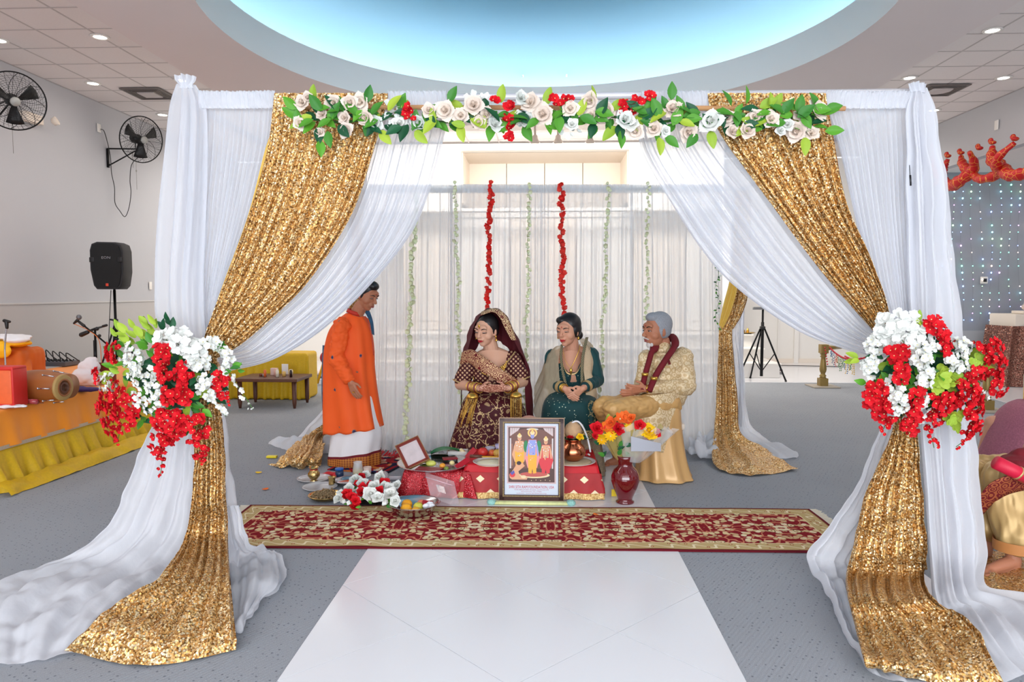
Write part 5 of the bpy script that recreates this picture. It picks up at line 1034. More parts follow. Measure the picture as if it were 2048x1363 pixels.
rr = random.Random(2); f_ = mk('fringe', join(*[xf(box((0, .03, 0), (.006, .09, .005)), (-.29+.58*i/70, .34, .01+rr.uniform(0, .02)), (rr.uniform(0, .5), 0, rr.uniform(-.4, .4))) for i in range(71)]), M['red_cloth'], km, False, True); f_['kind'] = 'stuff'
# ================================================================== PEOPLE
def skin(name, rgb, rough=.5):
    m = NT(name, rough, 0, .35); c = sRGB(*rgb); m.set('Base Color', m.mix(m.noise(sc=9, det=3), tuple(x*.9 for x in c), tuple(min(1, x*1.08) for x in c)))
    m.set('Subsurface Weight', .12); m.set('Subsurface Radius', (.02, .008, .004)); m.set('Subsurface Scale', .3); return m.m
M['hair_b'] = plain('black_hair', (24, 20, 22), .38, nz=.4, nsc=120); M['hair_g'] = plain('grey_hair', (150, 152, 158), .6, nz=.4, nsc=140, bump=.6, bsc=160)
M['lip_r'] = plain('red_lips', (176, 28, 40), .35); M['lip_n'] = plain('natural_lips', (160, 84, 78), .5); M['eye_d'] = plain('dark_eye', (30, 20, 20), .3); M['eye_w'] = plain('eye_white', (216, 206, 202), .35)
M['brow_b'] = plain('brow', (44, 30, 28), .8); M['beard_w'] = plain('white_beard', (214, 208, 204), .9)
from mathutils import Euler
class Head:
    """head with face; local frame: face looks to -y"""
    def __init__(s, c, yaw, pitch=0, roll=0, k=1.0, female=False, wide=1.0):
        s.M = Matrix.Translation(c) @ Matrix.Rotation(yaw, 4, 'Z') @ Matrix.Rotation(roll, 4, 'Y') @ Matrix.Rotation(pitch, 4, 'X') @ Matrix.Diagonal((k*wide, k, k, 1)); s.k = k; s.f = female
    def x(s, p): return ([s.M @ V(v) for v in p[0]], p[1])
    def pt(s, x, y, z): return s.M @ V((x, y, z))
    def skin_parts(s):
        f = s.f; j = .9 if f else 1.0
        e = [ell((0, .014, .035), (.073, .092, .090), 20, 14), ell((0, -.012, .0), (.066, .078, .085), 20, 14), ell((0, -.022, -.045), (.056*j, .064, .062), 18, 12), ell((0, -.052, -.088), (.026*j, .026, .024), 12, 8),
             ell((0, -.030, -.072), (.044*j, .048, .034), 14, 10), ell((.032, -.040, -.024), (.034, .036, .036)), ell((-.032, -.040, -.024), (.034, .036, .036)),
             ell((0, -.072, .042), (.050, .020, .026)), ell((.030, -.078, .026), (.024, .010, .008)), ell((-.030, -.078, .026), (.024, .010, .008)),
             caps((0, -.084, .022), (0, -.110, -.020), .0075, .0115), ell((.010, -.098, -.024), (.0085, .010, .008)), ell((-.010, -.098, -.024), (.0085, .010, .008)),
             ell((0, -.086, -.052), (.024, .012, .007)), ell((0, -.083, -.063), (.020, .012, .0075)), ell((0, -.078, -.045), (.028, .014, .018)),
             ell((.030, -.074, .010), (.0155, .011, .010)), ell((-.030, -.074, .010), (.0155, .011, .010))]
        for q in (1, -1): e += [ell((q*.072, .012, -.002), (.009, .020, .030), 10, 8, (0, 0, q*.35)), ell((q*.070, .006, -.026), (.007, .010, .010), 8, 6)]
        return [s.x(p) for p in e]
    def face(s, root, lips='lip_n', brow='brow_b', closed=.5, bindi=None, makeup=False, lipk=1.0):
        P_ = []
        for q, nm in ((1, 'eye'), (-1, 'eye')):
            mk('eye', join(wm(s.x(ell((q*.030, -.0795, .0085), (.0145, .0085, .0068*(1.15-closed)), 12, 8)), 0), wm(s.x(ell((q*.030, -.0860, .0075), (.0065, .0035, .0062*(1.15-closed)), 10, 6)), 1)), [M['eye_w'], M['eye_d']], root)
            lid = [(q*(.030-.0175), -.0795, .0065), (q*.022, -.0885, .0125-.008*closed), (q*.032, -.0905, .0140-.009*closed), (q*.042, -.0850, .0115-.005*closed), (q*.0505, -.0755, .0090-.002*closed)]
            mk('eyelash', s.x(tube(cr(lid, 9), [.001, .002, .003, .0036, .0038, .0036, .0032, .0025, .0012] if makeup else [.001, .0016, .002, .0022, .0022, .0022, .002, .0016, .001], 6)), M['eye_d'], root)
            br_ = [(q*.013, -.0925, .029), (q*.026, -.0925, .036), (q*.039, -.086, .037), (q*.051, -.073, .030)]
            mk('eyebrow', s.x(tube(cr(br_, 8), [.002, .0038, .0042, .0042, .0038, .003, .0022, .0012], 6, flatk=.8)), M[brow], root)
        mk('lips', join(s.x(tube(cr([(-.023*lipk, -.084, -.056), (-.011*lipk, -.0955, -.0535), (0, -.0965, -.0555), (.011*lipk, -.0955, -.0535), (.023*lipk, -.084, -.056)], 13), [.0008, .002, .0032, .004, .0042, .0038, .0034, .0038, .0042, .004, .0032, .002, .0008], 8)),
                        s.x(tube(cr([(-.022*lipk, -.084, -.058), (-.010*lipk, -.0945, -.0625), (0, -.0955, -.0635), (.010*lipk, -.0945, -.0625), (.022*lipk, -.084, -.058)], 13), [.0008, .002, .0035, .0046, .005, .0052, .0052, .0052, .005, .0046, .0035, .002, .0008], 8))), M[lips], root)
        if bindi: mk('forehead_mark', s.x(ell((0, -.0915, .044), (.0035, .003, .006), 8, 6)), M[bindi], root)
def hand(w, d, side, n, k=1.0, curl=.5, spread=.02):
    """w wrist, d pointing direction, side = towards the thumb, n = back-of-hand normal; returns closed parts"""
    w, d = V(w), V(d).normalized(); s_ = V(side); s_ = (s_-d*s_.dot(d)).normalized(); n = V(n); n = (n-d*n.dot(d)-s_*n.dot(s_)).normalized(); ps = []
    for i, t in enumerate((.027, .009, -.009, -.026)): ps.append(caps(w+d*.008*k+s_*t*.6*k, w+d*.082*k+s_*t*k, .0145*k, .0125*k, 10))
    ps.append(caps(w-d*.02*k, w+d*.02*k, .022*k, .024*k, 12))
    for i, (t, L) in enumerate(zip((.030, .010, -.010, -.029), (.070, .079, .073, .056))):
        a = w+d*.086*k+s_*t*k; dd = (d+s_*(t*spread*40)*.12).normalized(); b = a+dd*L*.45*k-n*curl*.012*k; e = (dd*(1-.45*curl)-n*(.75*curl)).normalized(); c = b+e*L*.33*k; e2 = (dd*(1-.9*curl)-n*(1.0*curl)).normalized(); g_ = c+e2*L*.24*k
        ps += [caps(a, b, .0092*k, .0086*k, 9), caps(b, c, .0086*k, .0080*k, 9), caps(c, g_, .0080*k, .0070*k, 9)]
    a = w+d*.02*k+s_*.020*k; b = a+(d*.6+s_*.65-n*.2).normalized()*.044*k; c = b+(d*.9+s_*.25-n*.3*curl).normalized()*.034*k
    ps += [caps(a, b, .014*k, .011*k, 10), caps(b, c, .0105*k, .009*k, 10)]
    return ps
def foot(heel, d, k=1.0):
    heel, d = V(heel), V(d).normalized(); s_ = d.cross(V((0, 0, 1))); ps = [ell(heel+V((0, 0, .035*k)), (.034*k, .034*k, .036*k)), caps(heel+V((0, 0, .06*k)), heel+d*.13*k+V((0, 0, .028*k)), .036*k, .026*k), caps(heel+V((0, 0, .022*k)), heel+d*.16*k+V((0, 0, .016*k)), .030*k, .016*k), caps(heel+d*.12*k+s_*.02*k+V((0, 0, .018*k)), heel+d*.15*k-s_*.03*k+V((0, 0, .016*k)), .02*k, .018*k)]
    for i, t in enumerate((-.032, -.012, .004, .018, .031)): L = (.052, .046, .040, .034, .028)[i]; ps.append(caps(heel+d*.15*k+s_*t*k+V((0, 0, .014*k)), heel+d*(.165+L)*k+s_*t*1.1*k+V((0, 0, .011*k)), .0125*k if i == 0 else .0095*k, .011*k if i == 0 else .008*k, 8))
    return ps
def dz(amp, sc, an=(1, 1, .3), seed=0):
    def f(p, n):
        q = V((p.x*an[0]*sc+seed, p.y*an[1]*sc, p.z*an[2]*sc)); return amp*(noise.noise(q)+.5*noise.noise(q*2.1))
    return f
def band(name, path, w, mat, parent, th=.003, nu=40, up=None):
    """flat ribbon following a path, width vectors w (one or per point)"""
    p = cr(path, nu); W_ = cr(w, nu) if isinstance(w, list) else [V(w)]*nu
    a = [[p[i]-W_[i]/2+W_[i]*t for t in (0, .25, .5, .75, 1)] for i in range(nu)]
    o = mk(name, gridf(a), mat, parent); sm = o.modifiers.new('t', 'SOLIDIFY'); sm.thickness = th; sm.offset = 0; return o
def bangles(name, root, a, b, r, cols, n, tilt=.1):
    a, b = V(a), V(b); ax = (b-a).normalized()
    q = ax.to_track_quat('Z', 'Y')
    for i in range(n):
        c = a.lerp(b, i/max(1, n-1)); rr_ = r*(1+.04*math.sin(i*2)); t = tube([(rr_*math.cos(2*PI*k/24), rr_*math.sin(2*PI*k/24), 0) for k in range(25)], .0036 if i % 2 else .0048, 6, False)
        mk('bangle', ([q @ V(v)+c for v in t[0]], t[1]), M[cols[i % len(cols)]], root)
def lattice(name, base, dot, sc=1.0, edge=(210, 176, 130)):
    """velvet with a lattice of small gold florets"""
    m = NT(name, .7, 0, .3, sheen=0); o = m.co(); x, y, z = m.sep(o)
    u = m.ma('MULTIPLY', m.ma('ADD', x, z), 44*sc); v = m.ma('MULTIPLY', m.ma('SUBTRACT', x, z), 44*sc)
    fu = m.ma('SUBTRACT', m.ma('FRACT', u), .5); fv = m.ma('SUBTRACT', m.ma('FRACT', v), .5)
    d = m.vm('LENGTH', m.comb(fu, fv, 0.)); ang = m.ma('ARCTAN2', fu, fv); rr_ = m.ma('MULTIPLY_ADD', m.ma('SINE', m.ma('MULTIPLY', ang, 5)), .05, .30)
    f = m.ma('LESS_THAN', d, rr_); m.set('Base Color', m.mix(f, sRGB(*base), m.mix(m.noise(o, sc=200), sRGB(*dot), sRGB(*edge)))); m.set('Metallic', m.ma('MULTIPLY', f, .25)); return m.m
def vines(name, base, gold, sc=1.0, dens=.5):
    m = NT(name, .65, 0, .3, sheen=0); o = m.co(); x, y, z = m.sep(o); p = m.comb(x, m.ma('MULTIPLY', y, .6), z)
    w = m.vm('ADD', p, m.vm('SCALE', m.vm('SUBTRACT', m.noise(p, sc=5*sc, det=1, out='Color'), (.5, .5, .5)), scale=.16/sc))
    e = m.vor(w, sc=5.5*sc, out='Distance', feature='DISTANCE_TO_EDGE'); vn = m.ma('LESS_THAN', e, .022)
    near = m.ma('LESS_THAN', e, .17); d2 = m.vor(w, sc=26*sc, rnd=.9); lf = m.ma('MULTIPLY', m.ma('LESS_THAN', d2, .34), near)
    d1 = m.vor(w, sc=5.5*sc); md = m.ma('MULTIPLY', m.ma('LESS_THAN', d1, .20), m.ma('GREATER_THAN', m.ma('SINE', m.ma('MULTIPLY', d1, 95)), -.35))
    f = m.ma('MAXIMUM', m.ma('MAXIMUM', vn, lf), md)
    m.set('Base Color', m.mix(f, sRGB(*base), m.mix(m.noise(o, sc=180), sRGB(*gold), tuple(.7*c for c in sRGB(*gold))))); m.set('Metallic', m.ma('MULTIPLY', f, .3)); return m.m
def paisley(name, base, gold):
    m = NT(name, .6, 0, .3); o = m.co(); w = m.vm('ADD', o, m.vm('SCALE', m.vm('SUBTRACT', m.noise(o, sc=14, out='Color'), (.5, .5, .5)), scale=.02))
    d = m.vor(w, sc=24, rnd=.6); f = m.ma('GREATER_THAN', m.ma('SINE', m.ma('MULTIPLY', d, 22)), -.1)
    m.set('Base Color', m.mix(f, sRGB(*base), sRGB(*gold))); m.set('Metallic', m.ma('MULTIPLY', f, .25)); return m.m
# ------------------------------------------------------------------ BRIDE
D0 = 6.35; s0 = D0/F_PX
b = thing('person', 'seated woman in maroon and gold embroidered dress with a red veil', 'person', P(982, 820, D0)*1.0)
b.location = V((P(982, 820, D0).x, 6.3, 0))
M['sk_b'] = skin('bride_skin', (222, 170, 142)); M['henna'] = skin('henna', (150, 70, 52))
H = Head(P(972, 662, 6.28), math.radians(-27), .16, .05, 1.14, True, 1.10)
sh = [P(940, 722, D0), P(1028, 718, D0)]; elb = [P(921, 768, D0-.02), P(1045, 762, D0-.02)]; wr = [P(960, 776, 6.02), P(1014, 776, 6.02)]
bp = H.skin_parts()+[caps(P(978, 676, 6.33), P(985, 714, 6.36), .062, .074), caps(P(984, 700, 6.37), sh[0]+V((.03, 0, .012)), .05, .05), caps(P(984, 700, 6.37), sh[1]+V((-.03, 0, .012)), .05, .05), ell(P(985, 722, 6.36), (.20, .10, .06), 20, 12), ell(P(985, 745, 6.35), (.18, .13, .13), 20, 12), ell(P(985, 785, 6.36), (.19, .14, .16), 20, 12)]
for i in (0, 1): bp += [caps(sh[i], elb[i], .062, .054), caps(elb[i], wr[i], .052, .030)]
for q in (-1, 1): bp += [caps(P(982+q*18, 808, 6.35), V((P(982+q*22, 0, 6.1).x, 6.05, .56)), .09, .075), caps(V((P(982+q*22, 0, 6.1).x, 6.05, .56)), V((P(982+q*22, 0, 6.1).x, 6.08, .08)), .065, .04)]+foot(V((P(982+q*22, 0, 6.1).x, 6.12, .0)), (0, -1, 0))
bp += hand(wr[0], (1, -.15, -.03), (0, -.5, 1), (-.2, -1, .6), 1.0, .25)+hand(wr[1]+V((0, -.03, .004)), (-1, -.12, .0), (0, -.5, 1), (.2, -1, .5), 1.0, .35)
hc = (wr[0]+wr[1])/2+V((0, -.01, 0))-b.location
mm = NT('bride_skin_henna', .5, 0, .35); o_ = mm.co(); dd_ = mm.vm('LENGTH', mm.vm('MULTIPLY', mm.vm('SUBTRACT', o_, tuple(hc)), (1, 1, 1))); nn_ = mm.noise(o_, sc=130, det=2)
mm.set('Base Color', mm.mix(mm.ma('MULTIPLY', mm.ma('SUBTRACT', 1, mm.step(dd_, .12, .15)), mm.step(nn_, .38, .6)), mm.mix(mm.noise(o_, sc=9), sRGB(214, 160, 132), sRGB(228, 178, 150)), sRGB(140, 62, 46))); M['sk_b2'] = mm.m
bake_union('body', bp, M['sk_b2'], b, .0046, 6)
H.face(b, 'lip_r', 'brow_b', .85, 'lip_r', True)
bake_union('hair', [H.x(ell((0, .026, .047), (.080, .095, .091), 24, 14)), H.x(ell((.050, .030, .022), (.032, .058, .060), 16, 10)), H.x(ell((-.050, .030, .022), (.032, .058, .060), 16, 10)), H.x(ell((0, .10, -.02), (.05, .05, .05)))], M['hair_b'], b, .005, 8)
mk('forehead_pendant', join(H.x(tube([(0, -.088, .088), (0, -.098, .070)], .0016, 6)), H.x(ell((0, -.0985, .060), (.009, .004, .012), 12, 8)), H.x(ell((0, -.098, .046), (.004, .003, .005), 8, 6))), M['gold'], b)
for q in (1, -1): mk('earring', join(H.x(ell((q*.081, -.002, -.036), (.006, .006, .012), 10, 6)), H.x(lathe([(.003, -.048), (.011, -.066), (.009, -.070), (0, -.068)], (q*.083, -.002, 0), 12))), M['gold'], b)
M['blouse'] = lattice('blouse_velvet', (70, 14, 22), (206, 160, 130), .55); M['skirt'] = vines('skirt_velvet', (66, 8, 20), (212, 180, 132), 1.9); M['sash'] = paisley('sash_embroidery', (110, 22, 30), (214, 172, 130)); M['veil'] = plain('maroon_veil', (92, 10, 26), .8)
M['trimg'] = plain('gold_trim', (206, 172, 118), .5, .4, nz=.3, nsc=140)
bake_union('blouse', [ell(P(985, 735, 6.36), (.205, .125, .10), 22, 14), ell(P(965, 748, 6.28), (.085, .085, .085)), ell(P(1008, 748, 6.28), (.085, .085, .085)), ell(P(985, 770, 6.36), (.19, .145, .12), 20, 12),
   caps(sh[0]+V((.02, 0, .0)), sh[0].lerp(elb[0], .80), .080, .078), caps(sh[1]-V((.02, 0, 0)), sh[1].lerp(elb[1], .78), .080, .076)], M['blouse'], b, .007, 3, dz(.004, 18))
for i in (0, 1):
    c_ = sh[i].lerp(elb[i], .93); ax = (elb[i]-sh[i]).normalized(); qq = ax.to_track_quat('Z', 'Y'); t = tube([(.079*math.cos(2*PI*k/24), .079*math.sin(2*PI*k/24), 0) for k in range(25)], .006, 6, False); mk('sleeve_hem', ([qq @ V(v)+c_ for v in t[0]], t[1]), M['trimg'], b)
# open neckline: skin yoke on top of the blouse
yk = mk('neckline_skin', gridf([[P(985+u*(42-36*v), 699+v*43+11*u*u*(1-v), 6.36-.095-.085*v*(1-.25*u*u)+.075*u*u*(1-v)) for u in [i/8-1 for i in range(17)]] for v in [j/8 for j in range(9)]]), M['sk_b'], b)
band('neck_trim', [P(1030, 703, 6.30), P(1016, 722, 6.215), P(1000, 738, 6.165), P(986, 744, 6.15)], (0, 0, .016), M['trimg'], b)
mk('necklace', join(*[ell(P(985+30*math.sin(a)+rr_, 716+22*math.cos(a)+k*3.2, 6.155-.015*math.cos(a)-.003*k), (.008, .004, .007), 8, 5) for k in range(5) for a in [(-1.25+2.5*i/16)*(1-.1*k) for i in range(17)] for rr_ in (0,)]), M['gold'], b)
band('sash', [P(922, 716, 6.33), P(940, 712, 6.24), P(962, 726, 6.13), P(990, 744, 6.10), P(1012, 758, 6.12), P(1034, 770, 6.2)], [V((.02, 0, .11)), V((.03, 0, .12)), V((.05, 0, .115)), V((.05, 0, .10)), V((.05, 0, .09)), V((.05, 0, .08))], M['sash'], b, .006)
sc_ = (P(984, 800, 6.2).x)
rings = []
for z, rx, ry, cy in [(.012, .43, .31, 6.26), (.15, .40, .30, 6.25), (.32, .355, .28, 6.24), (.48, .31, .27, 6.23), (.60, .275, .26, 6.22), (.66, .25, .24, 6.22), (.70, .22, .20, 6.25), (.745, .20, .165, 6.32), (.80, .185, .15, 6.35)]:
    R_ = ring((sc_, cy, z), rx, ry, 96, 0, 0, .92); am = .022*max(0, 1-z/.66)
    rings.append([p+V((p.x-sc_, p.y-cy, 0)).normalized()*am*math.sin(i*2*PI*15/96+2*z+.8*math.sin(i*.1)) for i, p in enumerate(R_)])
mk('skirt', loft(sheet(rings, 96, 46) if False else [cr([rings[j][i] for j in range(len(rings))], 40) for i in range(0)] or [[q for q in r] for r in zip(*[cr([rings[j][i] for j in range(len(rings))], 40) for i in range(96)])]), M['skirt'], b)
VB = [[(932, 716, 6.30), (940, 684, 6.27), (950, 648, 6.25), (966, 627, 6.24), (986, 621, 6.24), (1004, 631, 6.25), (1018, 660, 6.28), (1036, 697, 6.33), (1050, 725, 6.42), (1050, 790, 6.45), (1056, 860, 6.5)],
      [(928, 716, 6.38), (936, 684, 6.36), (947, 646, 6.34), (966, 622, 6.33), (990, 617, 6.33), (1010, 629, 6.34), (1026, 660, 6.36), (1044, 700, 6.40), (1056, 740, 6.46), (1058, 800, 6.48), (1066, 870, 6.52)],
      [(922, 735, 6.48), (930, 690, 6.48), (944, 650, 6.47), (968, 626, 6.46), (990, 622, 6.46), (1010, 634, 6.46), (1028, 665, 6.48), (1048, 710, 6.50), (1062, 760, 6.52), (1066, 820, 6.54), (1080, 890, 6.56)],
      [(920, 860, 6.56), (930, 760, 6.56), (950, 700, 6.56), (970, 680, 6.55), (990, 680, 6.55), (1010, 690, 6.55), (1028, 720, 6.55), (1046, 760, 6.56), (1060, 800, 6.57), (1066, 840, 6.58), (1080, 900, 6.58)]]
g = pleat(sheet([[P(*q) for q in r] for r in VB], 80, 30), 10, [.002, .004, .01, .02], 5)
vo = mk('veil', gridf(g), M['veil'], b)
band('veil_border', [P(*q) for q in [(962, 627, 6.225), (986, 620, 6.22), (1004, 630, 6.225), (1018, 658, 6.26), (1028, 680, 6.29)]], [V((0, .05, .03)), V((.01, .05, .03)), V((.05, .04, .02)), V((.055, .03, .01)), V((.04, .02, .0))], paisley('veil_border_gold', (120, 60, 50), (226, 196, 150)), b, .004)
M['bang_r'] = plain('maroon_bangle', (140, 24, 40), .3, .3)
bangles('bangle', b, elb[0].lerp(wr[0], .52), elb[0].lerp(wr[0], .98), .042, ['gold', 'bang_r', 'gold', 'gold'], 7); bangles('bangle', b, elb[1].lerp(wr[1], .52), elb[1].lerp(wr[1], .98), .042, ['gold', 'bang_r', 'gold', 'gold'], 7)
for (x, y, dx) in ((945, 792, -20), (1032, 790, 0)):
    top = P(x, y, 5.98); kl = mk('tassel_dome', lathe([(0, .03), (.015, .03), (.04, .018), (.052, 0), (.054, -.012), (.0, -.006)], top, 20), M['gold'], b)
    for j in range(16):
        a = 2*PI*j/16; p0 = top+V((.046*math.cos(a), .03*math.sin(a), -.01)); pts = [p0+V((dx*s0*t*.7, -.01*t, -(.20+.05*math.sin(j*2))*t)) for t in [k/9 for k in range(10)]]
        mk('tassel_strand', join(tube(pts, .0022, 4), *[ell(q, .0042, 5, 4) for q in pts[1:]]), M['gold'], b)
# chair for the bride
def simple_chair(name, lab, cx, cy, mat, w=.46, gold=False):
    t = thing(name, lab, 'chair', (cx, cy, 0))
    mk('seat', box((cx, cy, .44), (w, .42, .06), .02), M[mat], t, False); mk('backrest', box((cx, cy+.23, .74), (w-.04, .03, .34), .012), M[mat], t, False)
    for sx in (-1, 1):
        mk('leg', cyl((cx+sx*(w/2-.03), cy-.18, .004), (cx+sx*(w/2-.03), cy-.18, .42), .013, 8), M['gold'], t); mk('leg', cyl((cx+sx*(w/2-.03), cy+.22, .004), (cx+sx*(w/2-.03), cy+.22, .88), .013, 8), M['gold'], t)
    return t
simple_chair('chair', 'cream cushioned gold chair almost hidden under the woman in maroon', sc_, 6.42, 'cream_paint')
# ------------------------------------------------------------------ WOMAN IN GREEN
M['sk_w'] = skin('woman_skin', (208, 150, 122)); w_x = P(1145, 0, 6.3).x
wm_ = thing('person', 'seated woman in dark green embroidered dress with a beige sheer shawl', 'person', (w_x, 6.3, 0))
H = Head(P(1136, 662, 6.25), math.radians(-33), .10, 0, 1.14, True, 1.09)
sh = [P(1104, 712, 6.35), P(1183, 708, 6.35)]; elb = [P(1100, 766, 6.30), P(1194, 760, 6.32)]; wr = [P(1129, 776, 6.06), P(1166, 776, 6.06)]
bp = H.skin_parts()+[caps(P(1142, 678, 6.32), P(1147, 712, 6.36), .060, .07), caps(P(1146, 698, 6.37), sh[0]+V((.02, 0, .01)), .045, .045), caps(P(1146, 698, 6.37), sh[1]+V((-.02, 0, .01)), .045, .045), ell(P(1146, 722, 6.36), (.18, .09, .06), 20, 12), ell(P(1146, 745, 6.35), (.16, .11, .14), 20, 12), ell(P(1146, 790, 6.36), (.17, .13, .16), 20, 12)]
for i in (0, 1): bp += [caps(sh[i], elb[i], .052, .046), caps(elb[i], wr[i], .044, .028)]
for q in (-1, 1): bp += [caps(P(1146+q*18, 808, 6.35), V((w_x+q*.09, 6.10, .54)), .075, .06), caps(V((w_x+q*.09, 6.10, .54)), V((w_x+q*.10, 6.10, .08)), .055, .04)]+foot(V((w_x+q*.10, 6.10, .0)), (0, -1, 0))
bp += hand(wr[0], (.55, -.45, -.55), (.2, -.3, .8), (-.7, -.7, .3), 1.0, .45)+hand(wr[1], (-.62, -.45, -.45), (-.2, -.3, .8), (.5, -.8, .4), 1.0, .5)
bake_union('body', bp, M['sk_w'], wm_, .0046, 6)
H.face(wm_, 'lip_r', 'brow_b', .55, 'lip_r', False)
bake_union('hair', [H.x(ell((0, .028, .052), (.084, .096, .092), 24, 14)), H.x(ell((.054, .026, .016), (.033, .060, .066), 16, 10)), H.x(ell((-.058, .012, .010), (.028, .058, .074), 16, 10)), H.x(ell((-.030, -.028, .088), (.046, .042, .032), 14, 8)), H.x(ell((.01, .112, -.045), (.048, .042, .044)))], M['hair_b'], wm_, .005, 8)
for q in (1, -1): mk('earring', H.x(lathe([(.003, -.036), (.008, -.05), (.006, -.062), (0, -.064)], (q*.083, -.002, 0), 10)), M['gold'], wm_)
def green_m(name, dots=True):
    m = NT(name, .7, 0, .3, sheen=.1); o = m.co(); d = m.vor(o, sc=34, rnd=.8); f = m.ma('LESS_THAN', d, .16); base = m.mix(m.noise(o, sc=10), sRGB(14, 52, 54), sRGB(22, 70, 72))
    m.set('Base Color', m.mix(f, base, sRGB(196, 206, 180)) if dots else base); return m.m
M['gr_d'] = green_m('green_dotted'); M['gr_p'] = green_m('green_plain', False); M['gr_hem'] = vines('beige_net', (150, 132, 112), (196, 176, 140), 2.4)
bake_union('kurta', [ell(P(1146, 740, 6.36), (.18, .12, .13), 22, 14), ell(P(1128, 752, 6.28), (.072, .075, .08)), ell(P(1166, 752, 6.28), (.072, .075, .08)), ell(P(1146, 785, 6.36), (.185, .15, .15), 20, 12)], M['gr_d'], wm_, .007, 3, dz(.004, 18))
for i in (0, 1): bake_union('sleeve', [caps(sh[i], elb[i], .066, .062), caps(elb[i], elb[i].lerp(wr[i], .80), .060, .046)], M['gr_p'], wm_, .006, 3, dz(.008, 26))
for i in (0, 1):
    for t_, m_ in ((.78, 'trimg'),):
        c_ = elb[i].lerp(wr[i], t_); ax = (wr[i]-elb[i]).normalized(); qq = ax.to_track_quat('Z', 'Y'); rg2 = gridf([[qq @ V(((.053-.004*j/3)*math.cos(2*PI*k/24), (.053-.004*j/3)*math.sin(2*PI*k/24), .045*j/3-.02))+c_ for k in range(24)] for j in range(4)], True); mk('cuff', rg2, M[m_], wm_)
mk('neckline_skin', gridf([[P(1143+u*(22-8*v*v), 700+v*44+7*u*u*(1-v), 6.35-.085-.05*v+.04*u*u) for u in [i/6-1 for i in range(13)]] for v in [j/8 for j in range(9)]]), M['sk_w'], wm_)
band('neck_trim', [P(1126, 728, 6.20), P(1133, 744, 6.185), P(1143, 748, 6.18), P(1154, 744, 6.185), P(1162, 728, 6.21)], (0, 0, .014), M['trimg'], wm_)
def thick(rings, n=80, m=36): return [[q for q in r] for r in zip(*[cr([rings[j][i] for j in range(len(rings))], m) for i in range(n)])]
def skirt(name, root, cx, lv, mat, n=80, folds=11, amp=.016, zt=.6, m=36):
    R = []
    for z, rx, ry, cy in lv:
        a = amp*max(0, 1-z/zt); R.append([p+V((p.x-cx, p.y-cy, 0)).normalized()*a*math.sin(i*2*PI*folds/n+2*z) for i, p in enumerate(ring((cx, cy, z), rx, ry, n, 0, 0, .9))])
    return mk(name, loft(thick(R, n, m)), mat, root)
skirt('underskirt', wm_, w_x, [(.012, .31, .27, 6.24), (.2, .28, .26, 6.23), (.45, .25, .24, 6.22)], M['gr_hem'])
skirt('dress_skirt', wm_, w_x, [(.36, .285, .275, 6.225), (.48, .262, .268, 6.22), (.60, .248, .255, 6.215), (.665, .225, .235, 6.22), (.70, .20, .19, 6.26), (.75, .175, .15, 6.33)], M['gr_d'], amp=.02, zt=.7)
skirt('hem_border', wm_, w_x, [(.365, .292, .282, 6.225), (.40, .286, .279, 6.224), (.435, .279, .276, 6.222)], paisley('gold_hem', (120, 96, 56), (206, 180, 124)), amp=.02, zt=.7, m=8)
mk('gold_motif', gridf([[P(1186+u*9-4*v, 800+v*46, 5.972+.03*u*u+.0*v) for u in [-1, -.5, 0, .5, 1]] for v in [i/8 for i in range(9)]]), vines('motif', (24, 60, 58), (206, 180, 120), 3.0), wm_)
M['shawl'] = sheer('beige_shawl', sRGB(206, 186, 156), .62, .3, 60); M['shawl_b'] = lattice('shawl_border', (20, 50, 46), (206, 190, 140), 1.6)
SL = [[(1126, 690, 6.26), (1118, 712, 6.22), (1118, 745, 6.17), (1122, 775, 6.15)], [(1118, 690, 6.28), (1106, 706, 6.24), (1106, 748, 6.18), (1112, 782, 6.14)], [(1108, 698, 6.32), (1094, 714, 6.28), (1090, 755, 6.20), (1096, 790, 6.16)], [(1100, 706, 6.38), (1088, 728, 6.36), (1082, 768, 6.28), (1086, 805, 6.22)], [(1096, 720, 6.44), (1082, 750, 6.42), (1066, 800, 6.40), (1076, 842, 6.30)]]
sl = mk('shawl', gridf(pleat(sheet([[P(*q) for q in r] for r in SL], 40, 40), 3, [.004, .01, .012, .02], 4)), M['shawl'], wm_)
SR = [[(1166, 682, 6.30), (1166, 715, 6.20), (1168, 750, 6.17), (1172, 790, 6.14)], [(1178, 690, 6.33), (1180, 720, 6.24), (1184, 755, 6.22), (1188, 800, 6.18)], [(1190, 696, 6.36), (1188, 730, 6.30), (1190, 770, 6.28), (1196, 815, 6.24)]]
mk('shawl', gridf(pleat(sheet([[P(*q) for q in r] for r in SR], 30, 40), 2, [.004, .008, .01, .02], 6)), plain('shawl_gold_side', (206, 180, 146), .6, nz=.12, nsc=40), wm_)
mk('shawl', gridf(sheet([[P(*q) for q in r] for r in [[(1158, 676, 6.33), (1172, 678, 6.38), (1186, 690, 6.44)], [(1168, 700, 6.26), (1182, 700, 6.30), (1192, 712, 6.38)]]], 14, 10)), M['shawl'], wm_)
band('shawl_border', [P(*q) for q in [(1124, 688, 6.245), (1122, 712, 6.20), (1126, 745, 6.15), (1134, 776, 6.12)]], (.022, .01, .0), M['shawl_b'], wm_, .003); band('shawl_border', [P(*q) for q in [(1174, 674, 6.29), (1166, 712, 6.18), (1164, 752, 6.15), (1166, 785, 6.13)]], (.026, .01, 0), M['shawl_b'], wm_, .003)
